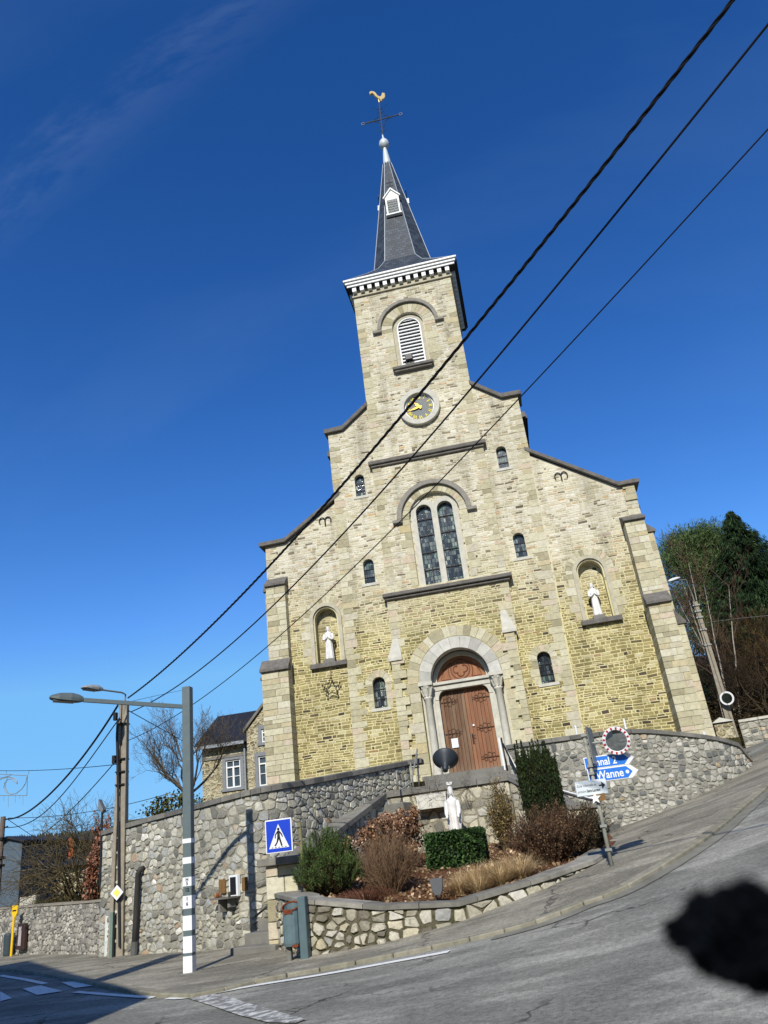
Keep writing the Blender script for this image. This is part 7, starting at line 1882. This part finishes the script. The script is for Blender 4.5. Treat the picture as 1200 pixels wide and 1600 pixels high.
def conifer(name, label, x, y, z, ztop, W_, n_br, stops, droop=.35, dens=26, lsize=.34, power=.8, base=.12, group=None):
    t = thing(name, label, 'tree', (x, y, z), group); Ht = ztop-z; P, D, segs = [], [], []
    segs_t = [(x, y, z, x, y, ztop-.2, W_*.09, .03)]
    for k in range(n_br):
        u = base+(1-base)*rng.uniform(0, 1)**.85; L = W_*(1-u)**power*rng.uniform(.45, 1.18)+.2; a = rng.uniform(0, 2*PI); o = np.array((x, y, z+Ht*u)); dr = np.array((math.cos(a), math.sin(a), 0))
        m = max(6, int(dens*L/W_*1.3)+6); s = rng.uniform(.12, 1, m)[:,None]
        tip_up = .30
        pts = o+dr*L*s+np.array((0,0,1.))*(-droop*L*s**1.2+tip_up*L*s**3*.9); side = np.array((-dr[1], dr[0], 0)); wd_ = .13*L*(1.15-s)+.05
        P.append(pts+side*rng.normal(size=(m,1))*wd_+np.array((0,0,-1.))*np.abs(rng.normal(size=(m,1)))*.16); D.append(np.tile(dr*.7+np.array((0,0,-.75)), (m,1)))
        segs.append((*o, *(o+dr*L*.9+np.array((0,0,-droop*L*.8))), .03, .012))
    leaves('crown', np.vstack(P), lsize*1.5, leaf_mat(name+'_foliage', stops, .85, .12), t, np.vstack(D), .13, .32)
    twigs('trunk', segs_t+segs, bark_mat(name+'_bark', lin(72,58,46)), t, 5)
    return t
yc = 24.0; cc = at(1140, 800, yc); zb0 = zb_(cc[0]+1.5, yc); xb = cc[0]
c_low = at(1160, 960, yc)
conifer('spruce', 'tall dark drooping spruce on the right, its tip highest of the trees', xb, yc, zb0, cc[2], 5.8, 900, [(0, lin(20,34,20)), (.5, lin(34,52,30)), (.85, lin(50,70,40)), (1, lin(72,90,54))], .46, 190, .26, .8)
cc2 = at(1205, 850, 27.0); conifer('spruce', 'dark spruce cut by the right edge behind the tallest spruce', cc2[0]+1.5, 27, zb_(cc2[0], 27), cc2[2]+3, 5.4, 520, [(0, lin(20,34,20)), (.5, lin(32,50,30)), (1, lin(60,78,46))], .46, 150, .28, .8)
yp = 28.0; cp = at(1084, 835, yp); zpb = zb_(cp[0], yp)
def pine(x, y, z, ztop, W_):
    t = thing('scots_pine', 'rounded olive green pine rising left of the tall spruce', 'tree', (x, y, z)); P, D = [], []; segs = [(x, y, z, x, y, ztop-1, .3, .06)]
    Ht = ztop-z
    for k in range(260):
        u = rng.uniform(.38, 1); R = W_*math.sqrt(max(0, 1-((u-.68)/.36)**2))+.2; a = rng.uniform(0, 2*PI); rr = rng.uniform(.3, 1)*R; c = np.array((x+math.cos(a)*rr, y+math.sin(a)*rr, z+Ht*u)); n = 260
        q = rng.normal(size=(n,3))*np.array((.55,.55,.34)); P.append(c+q); D.append(unit(q)*.5+np.array((0,0,.6))); segs.append((x, y, z+Ht*(u-.08), *c, .05, .015))
    leaves('crown', np.vstack(P), .30, leaf_mat('pine_foliage', [(0, lin(48,64,36)), (.5, lin(78,98,56)), (1, lin(112,130,80))], .85, .12), t, np.vstack(D), .14, .5)
    twigs('trunk', segs, bark_mat('pine_trunk', lin(110,78,56)), t, 5)
pine(cp[0], yp, zpb, cp[2], 2.9)
# birches and bare trees of the wood
for i, (px_, py_, tx, ty, y_) in enumerate(((1122,1085,1076,880,14), (1116,1060,1064,905,15), (1130,1060,1100,912,16), (1150,1050,1138,915,17), (1112,1040,1056,930,18))):
    b = at(px_, py_, y_); tp = at(tx, ty, y_); z0 = zb_(b[0], y_)
    if b[2] > z0: d_ = (b-tp)/(b[2]-tp[2]); b = tp+d_*(z0-tp[2])
    t = thing('birch', ['thin white birch leaning left just behind the right concrete pole','slim white birch leaning further left beside the church corner','straight thin birch right of the concrete pole','pale birch standing under the tall spruce','slanting thin birch nearest the church buttress'][i], 'tree', b, 'white stemmed birches on the right bank')
    pts = [b+(tp-b)*u+rng.normal(size=3)*.05 for u in np.linspace(0, 1, 9)]; pts = [b+(tp-b)*u+rng.normal(size=3)*.018 for u in np.linspace(0, 1, 9)]; tr = [(*pts[k], *pts[k+1], .07*(1-k/9.5), .07*(1-(k+1)/9.5)) for k in range(8)]
    twigs('trunk', tr, plain('birch_bark', lin(168,160,148), .8, .2, 0, .45, 6.), t, 6)
    sg_, tp_ = [], []
    for k in range(3, 9):
        for _ in range(2): grow(sg_, tp_, pts[k], (rng.normal()*.6, rng.normal()*.6, .9), 1.3, .022, 2, .5, .1, (2,3), .7, .14, 3, .005)
    twigs('crown', sg_, bark_mat('birch_twig', lin(98,78,66)), t)
k = 0
wl_ = ['brown','dark','grey','russet','pale','tangled','thin','dense','low','broad','high','leaning']
for px_, py_, y_, Ht in ((1075,1075,22,8), (1098,1010,30,9), (1062,1000,34,9), (1150,1060,20,7), (1178,1040,22,8), (1195,1010,19,7.5), (1165,1000,30,9), (1120,1090,17,5.5), (1190,1090,13,5), (1160,1100,14.5,4.5), (1215,1060,16,6), (1100,1100,19,5)):
    b = at(px_, py_, y_); z0 = zb_(b[0], y_)
    bare_tree('woodland_tree', 'leafless woodland tree on the dark bank right of the church', (b[0], y_, z0), Ht, .12, 4, [lin(58,49,39), lin(48,41,34), lin(68,58,44)][k%3], .6, (rng.normal()*.08,0,1), .06, 'leafless trees on the right bank', first=5); k += 1
for px_, py_, y_, s in ((1185,985,20,1.6), (1200,1020,17,1.5), (1170,1030,21,1.5)):
    b = at(px_, py_, y_); t_ = thing('willow_bush', {1185:'golden brown bush below the tall spruce, highest of the three',1200:'golden brown bush cut by the right edge',1170:'golden brown bush lowest of the three under the spruce'}[px_], 'shrub', (b[0], y_, zb_(b[0], y_)), 'golden bushes under the spruce')
    segs, tips = [], []
    for _ in range(16): grow(segs, tips, (b[0]+rng.normal()*.6, y_+rng.normal()*.4, b[2]-s*1.1), (rng.normal()*.4, rng.normal()*.3, 1), s*.8, .03, 3, .4, .06, (2,3), .72, .12, 3, .006)
    segs.append((b[0], y_, zb_(b[0], y_)-.2, b[0], y_, b[2]-s*.9, .08, .05))
    twigs('stems', segs, leaf_mat('golden_twig', [(0, lin(72,58,38)), (1, lin(112,92,60))], .9, .1), t_)
def undergrowth():
    P = []
    for _ in range(150):
        px_, py_, y_ = rng.uniform(1050, 1215), rng.uniform(1020, 1140), rng.uniform(10, 24)
        b = at(px_, py_, y_); z0 = zb_(b[0], y_)+.3 if y_ > 10 else 3.4; n = 200; P.append(np.array((b[0], y_, z0+.4))+rng.normal(size=(n,3))*np.array((.8,.6,.55)))
    setting(leaves('undergrowth', np.vstack(P), .16, leaf_mat('bramble', [(0, lin(34,28,20)), (.5, lin(54,46,30)), (1, lin(80,70,44))], .9, .1), None, None, .35), 'stuff')
undergrowth()

# ------------------------------------------------------------------ overhead cables
def cable(label, pts, S, E_, r, name='overhead_cable', group='overhead cables', twist=0, mat=None, ext=None):
    S, E_ = np.asarray(S, float), np.asarray(E_, float); d = E_-S; n = np.array((d[1], -d[0], 0)); n /= np.linalg.norm(n)
    P = np.array([atplane(x, y, S, n) for x, y in pts]); s = (P-S)@unit(d*np.array((1,1,0)))
    k = np.polyfit(s, P[:,2], 4 if len(pts) > 5 else (2 if len(pts) > 2 else 1)); ss = np.linspace(s.min(), s.max(), 60); hd_ = unit(d*np.array((1,1,0)))
    Q = S[None]*np.array((1,1,0))+hd_*ss[:,None]; Q[:,2] = np.polyval(k, ss)
    if ext: Q = np.vstack([Q, Q[-1]+(Q[-1]-Q[-3])/np.linalg.norm(Q[-1]-Q[-3])*ext])
    mb = MB()
    if twist:
        Q2 = resamp(Q, .06); L = np.r_[0, np.cumsum(np.linalg.norm(np.diff(Q2, axis=0), axis=1))]; t = unit(np.gradient(Q2, axis=0)); a = unit(np.cross(t, np.array((0,0,1.)))); b = np.cross(t, a)
        for w_ in range(3):
            ph = L*2*PI/twist+w_*2*PI/3; mb.tube(Q2+(a*np.cos(ph)[:,None]+b*np.sin(ph)[:,None])*r*.62, r*.55, 5)
    else: mb.tube(Q, r, 6)
    o = mb.build(name, mat or M['cable'], smooth=True); tag(o, label, 'cable', group); return o
M['cable'] = plain('black_cable', lin(18,18,20), .6, .3, 0, .1, 20.)
PT = lambda px, py: at(px, py, CPy-.12)
cable('thick twisted black cable crossing the church front, highest of the three', [(200,1090),(233,1066),(300,1010),(340,962),(418,889),(490,809),(524,770),(600,684),(652,620),(700,562),(730,526),(772,472),(800,442),(897,317),(963,233),(1050,121),(1148,0)], PT(200,1090), at(1148,0,-21.4), .0195, twist=.55, ext=1.2)
cable('plain black cable crossing the church front in the middle of the three', [(205,1112),(237,1097),(300,1055),(417,957),(500,870),(600,767),(687,662),(736,607),(817,510),(900,412),(1000,287),(1100,163),(1200,38)], PT(205,1112), at(1200,38,-21.2), .0125, ext=1.5)
cable('thin black cable crossing the church front, lowest of the three', [(200,1157),(244,1136),(291,1108),(417,1010),(500,936),(600,842),(682,755),(750,688),(812,621),(897,533),(1000,418),(1100,310),(1200,203)], PT(200,1157), at(1200,203,-20.0), .0085, ext=2.)
EPt = lambda px, py: at(px, py, yE-.05)
cable('thick dark cable sagging from the concrete pole to the left edge pole, topmost', [(184,1102),(165,1133),(130,1182),(95,1222),(60,1258),(32,1274),(13,1280)], PT(184,1102), EPt(13,1280), .03, group='cables to the left edge pole')
cable('thin cable sagging from the concrete pole to the left edge pole, second from top', [(187,1122),(165,1152),(130,1201),(95,1245),(60,1276),(38,1289),(11,1293)], PT(187,1122), EPt(11,1293), .016, group='cables to the left edge pole')
cable('thin straight cable dropping from the concrete pole into the bare shrub', [(186,1185),(153,1218),(107,1271),(67,1303)], PT(186,1185), at(67,1303,5.), .014, group='cables to the left edge pole')
cable('thin cable from the concrete pole falling right towards the bare tree', [(200,1110),(247,1136),(300,1166)], PT(200,1110), at(300,1166,3.), .011, group='thin house wires')
cable('faint thin wire rising right from the concrete pole behind the lamp post', [(205,1096),(240,1088),(292,1077)], PT(205,1096), at(292,1077,2.), .006, group='thin house wires')
cable('faint slack wire running from the left edge pole to the tree behind the wall', [(13,1278),(60,1277),(150,1266),(210,1255),(262,1240)], EPt(13,1278), at(262,1240,2.), .012, group='thin house wires')
cable('wire carrying the christmas light frame on the far left', [(-8,1204),(30,1204),(60,1204),(120,1200),(186,1194)], at(-8,1204,-2.), PT(186,1194), .010, group='thin house wires')
cable('short thin wire slanting down right from the left edge pole', [(13,1281),(40,1299),(75,1322)], EPt(13,1281), at(75,1322,10.), .012, group='thin house wires')
cable('cable running from the right concrete pole up to the right edge', [(1084,940),(1110,927),(1150,893),(1200,846)], at(1084,940,yR-.15), at(1200,846,-4.), .013, group='cables of the right pole')
cable('thin cable behind the right concrete pole towards the church side', [(1084,940),(1073,955),(1066,968)], at(1084,940,yR-.05), at(1066,968,12.), .016, group='cables of the right pole')
cable('thin pale wire running right from the right concrete pole, lowest', [(1092,975),(1140,968),(1200,962)], at(1092,975,yR-.15), at(1200,962,4.), .010, group='cables of the right pole', mat=M['galv'])
# christmas light frame
yO = -2.6; F_ = lambda px, py: at(px, py, yO)
CF = thing('christmas_ornament', 'wire frame christmas ornament of curling scrolls hung from a wire, far left', 'christmas ornament', F_(20,1225))
mb = MB(); mb.tube([F_(-12,1209), F_(43,1212), F_(42,1243), F_(-12,1243)], .012, 5); mb.tube([F_(46,1204), F_(43,1212)], .008, 4); mb.tube([F_(10,1204), F_(10,1211)], .008, 4); mb.build('frame', M['galv'], CF)
mb = MB()
mb.tube([F_(x, y) for x, y in ((-5,1220),(5,1216),(14,1214),(22,1216),(27,1221),(27,1225),(24,1222),(18,1217),(12,1218),(7,1224),(6,1231),(10,1238),(17,1241),(25,1240),(34,1233),(40,1224),(42,1214))], .014, 5)
mb.tube([F_(x, y) for x, y in ((-5,1217),(8,1214),(16,1212))], .010, 4); mb.tube([F_(12,1212), F_(8,1230), F_(13,1239)], .010, 4)
mb.build('scroll', M['galv'], CF)
mb = MB()
for px_, py_, L in ((6,1243,9),(13,1243,18),(24,1243,11),(31,1243,6),(36,1243,15)): a = F_(px_, py_); b = F_(px_, py_+L); mb.tube([a, b], .006, 4)
mb.build('light_string', M['galv'], CF)
# wooded hills behind the viewer and to the right: seen in the mirrors and the glass, and they shade the low sky there
def back_hills():
    th = np.linspace(-2.75, .15, 40); V = []; prof = [(70,-1),(120,18),(190,58),(280,104),(400,150),(700,110)]
    for a in th:
        k = .85+.15*math.sin(a*3.1)+.08*math.sin(a*9)
        for d, z in prof: V.append((CAM[0]+d*math.cos(a), CAM[1]+d*math.sin(a), z*k if z > 0 else z))
    m = len(prof); setting(mesh_np('hills', V, [(i*m+k, (i+1)*m+k, (i+1)*m+k+1, i*m+k+1) for i in range(len(th)-1) for k in range(m-1)], plain('wooded_hillside', lin(58,60,46), .95, .05, 0, .5, .12), smooth=True))
back_hills()
# the house across the road, behind the viewer, whose shade falls on the corner
def shade_house():
    t = thing('rendered_house', 'rendered gabled house across the road, out of the frame, shading the corner', 'house', (-12.6, -25, 0))
    y0 = -22.6; xe = -4.15; xr = -12.4; he = (-14.75-y0)/1.332; hr = (-5.6-y0)/1.332
    mb = MB(); mb.prism([(2*xr-xe,-.3),(xe-.15,-.3),(xe-.15,he-.1),(xr,hr-.15),(2*xr-xe,he-.1)], y0-12, y0); mb.build('wall', plain('cream_render', lin(206,198,180), .9, .1, 0, .12, 2.), t)
    mb = MB(); mb.prism(band([(2*xr-xe-.3,he-.3),(xr,hr-.15)], .2), y0-12.3, y0+.15); mb.prism(band([(xr,hr-.15),(xe+.05,he-.2)], .2), y0-12.3, y0+.15); mb.build('roof', M['slate'], t)
    mb = MB(); mb.box(-6.75, -6.25, y0-.75, y0-.15, he+1.5, he+4.6); mb.build('chimney', plain('red_brick', lin(140,80,60), .9, .1, 0, .2, 8.), t)
shade_house()

# ------------------------------------------------------------------ fluffy ornament close to the lens, inside the car
def ornament():
    dirn = ray(1166, 1462); c = CAM+dirn*.27; k = .27/FPX
    t = thing('fluffy_ornament', 'blurred black fluffy ornament hanging close to the lens at the lower right', 'ornament', c)
    n = 5200; u = unit(rng.normal(size=(n,3))); u2 = np.stack([u@RT, u@UP, u@FW], 1)
    sx_ = 104*k; sy_ = 66*k
    lump = 1+.16*np.sin(u2[:,0]*6+1)*np.cos(u2[:,1]*7)
    P = c+(RT*(u2[:,0]*sx_)[:,None]+UP*(u2[:,1]*sy_)[:,None]+FW*(u2[:,2]*sy_)[:,None])*(lump*rng.uniform(.86,1.03,n))[:,None]
    leaves('fur', P, .006, leaf_mat('black_fur', [(0, lin(8,9,12)), (.8, lin(14,18,24)), (1, lin(22,28,36))], .9, .05), t, u, .35, .5)
    mb = MB(); vs = []; ms, ns = 10, 16
    for i in range(ms+1):
        th = PI*i/ms
        for q in range(ns): a = 2*PI*q/ns; v_ = np.array((math.sin(th)*math.cos(a), math.cos(th), math.sin(th)*math.sin(a))); vs.append(c+(RT*v_[0]*sx_+UP*v_[1]*sy_+FW*v_[2]*sy_)*.93)
    mb.add(vs, [(i*ns+q, i*ns+(q+1)%ns, (i+1)*ns+(q+1)%ns, (i+1)*ns+q) for i in range(ms) for q in range(ns)]); mb.build('core', plain('black_felt', lin(10,11,14), .95, .05, 0, .2, 40.), t)
    mb = MB(); mb.tube([c+RT*sx_*.8, c+RT*sx_*1.6+UP*.03, c+RT*sx_*2.2+UP*.12, c+RT*sx_*2.4+UP*.30], .0012, 5); mb.build('cord', M['black'], t)
ornament()
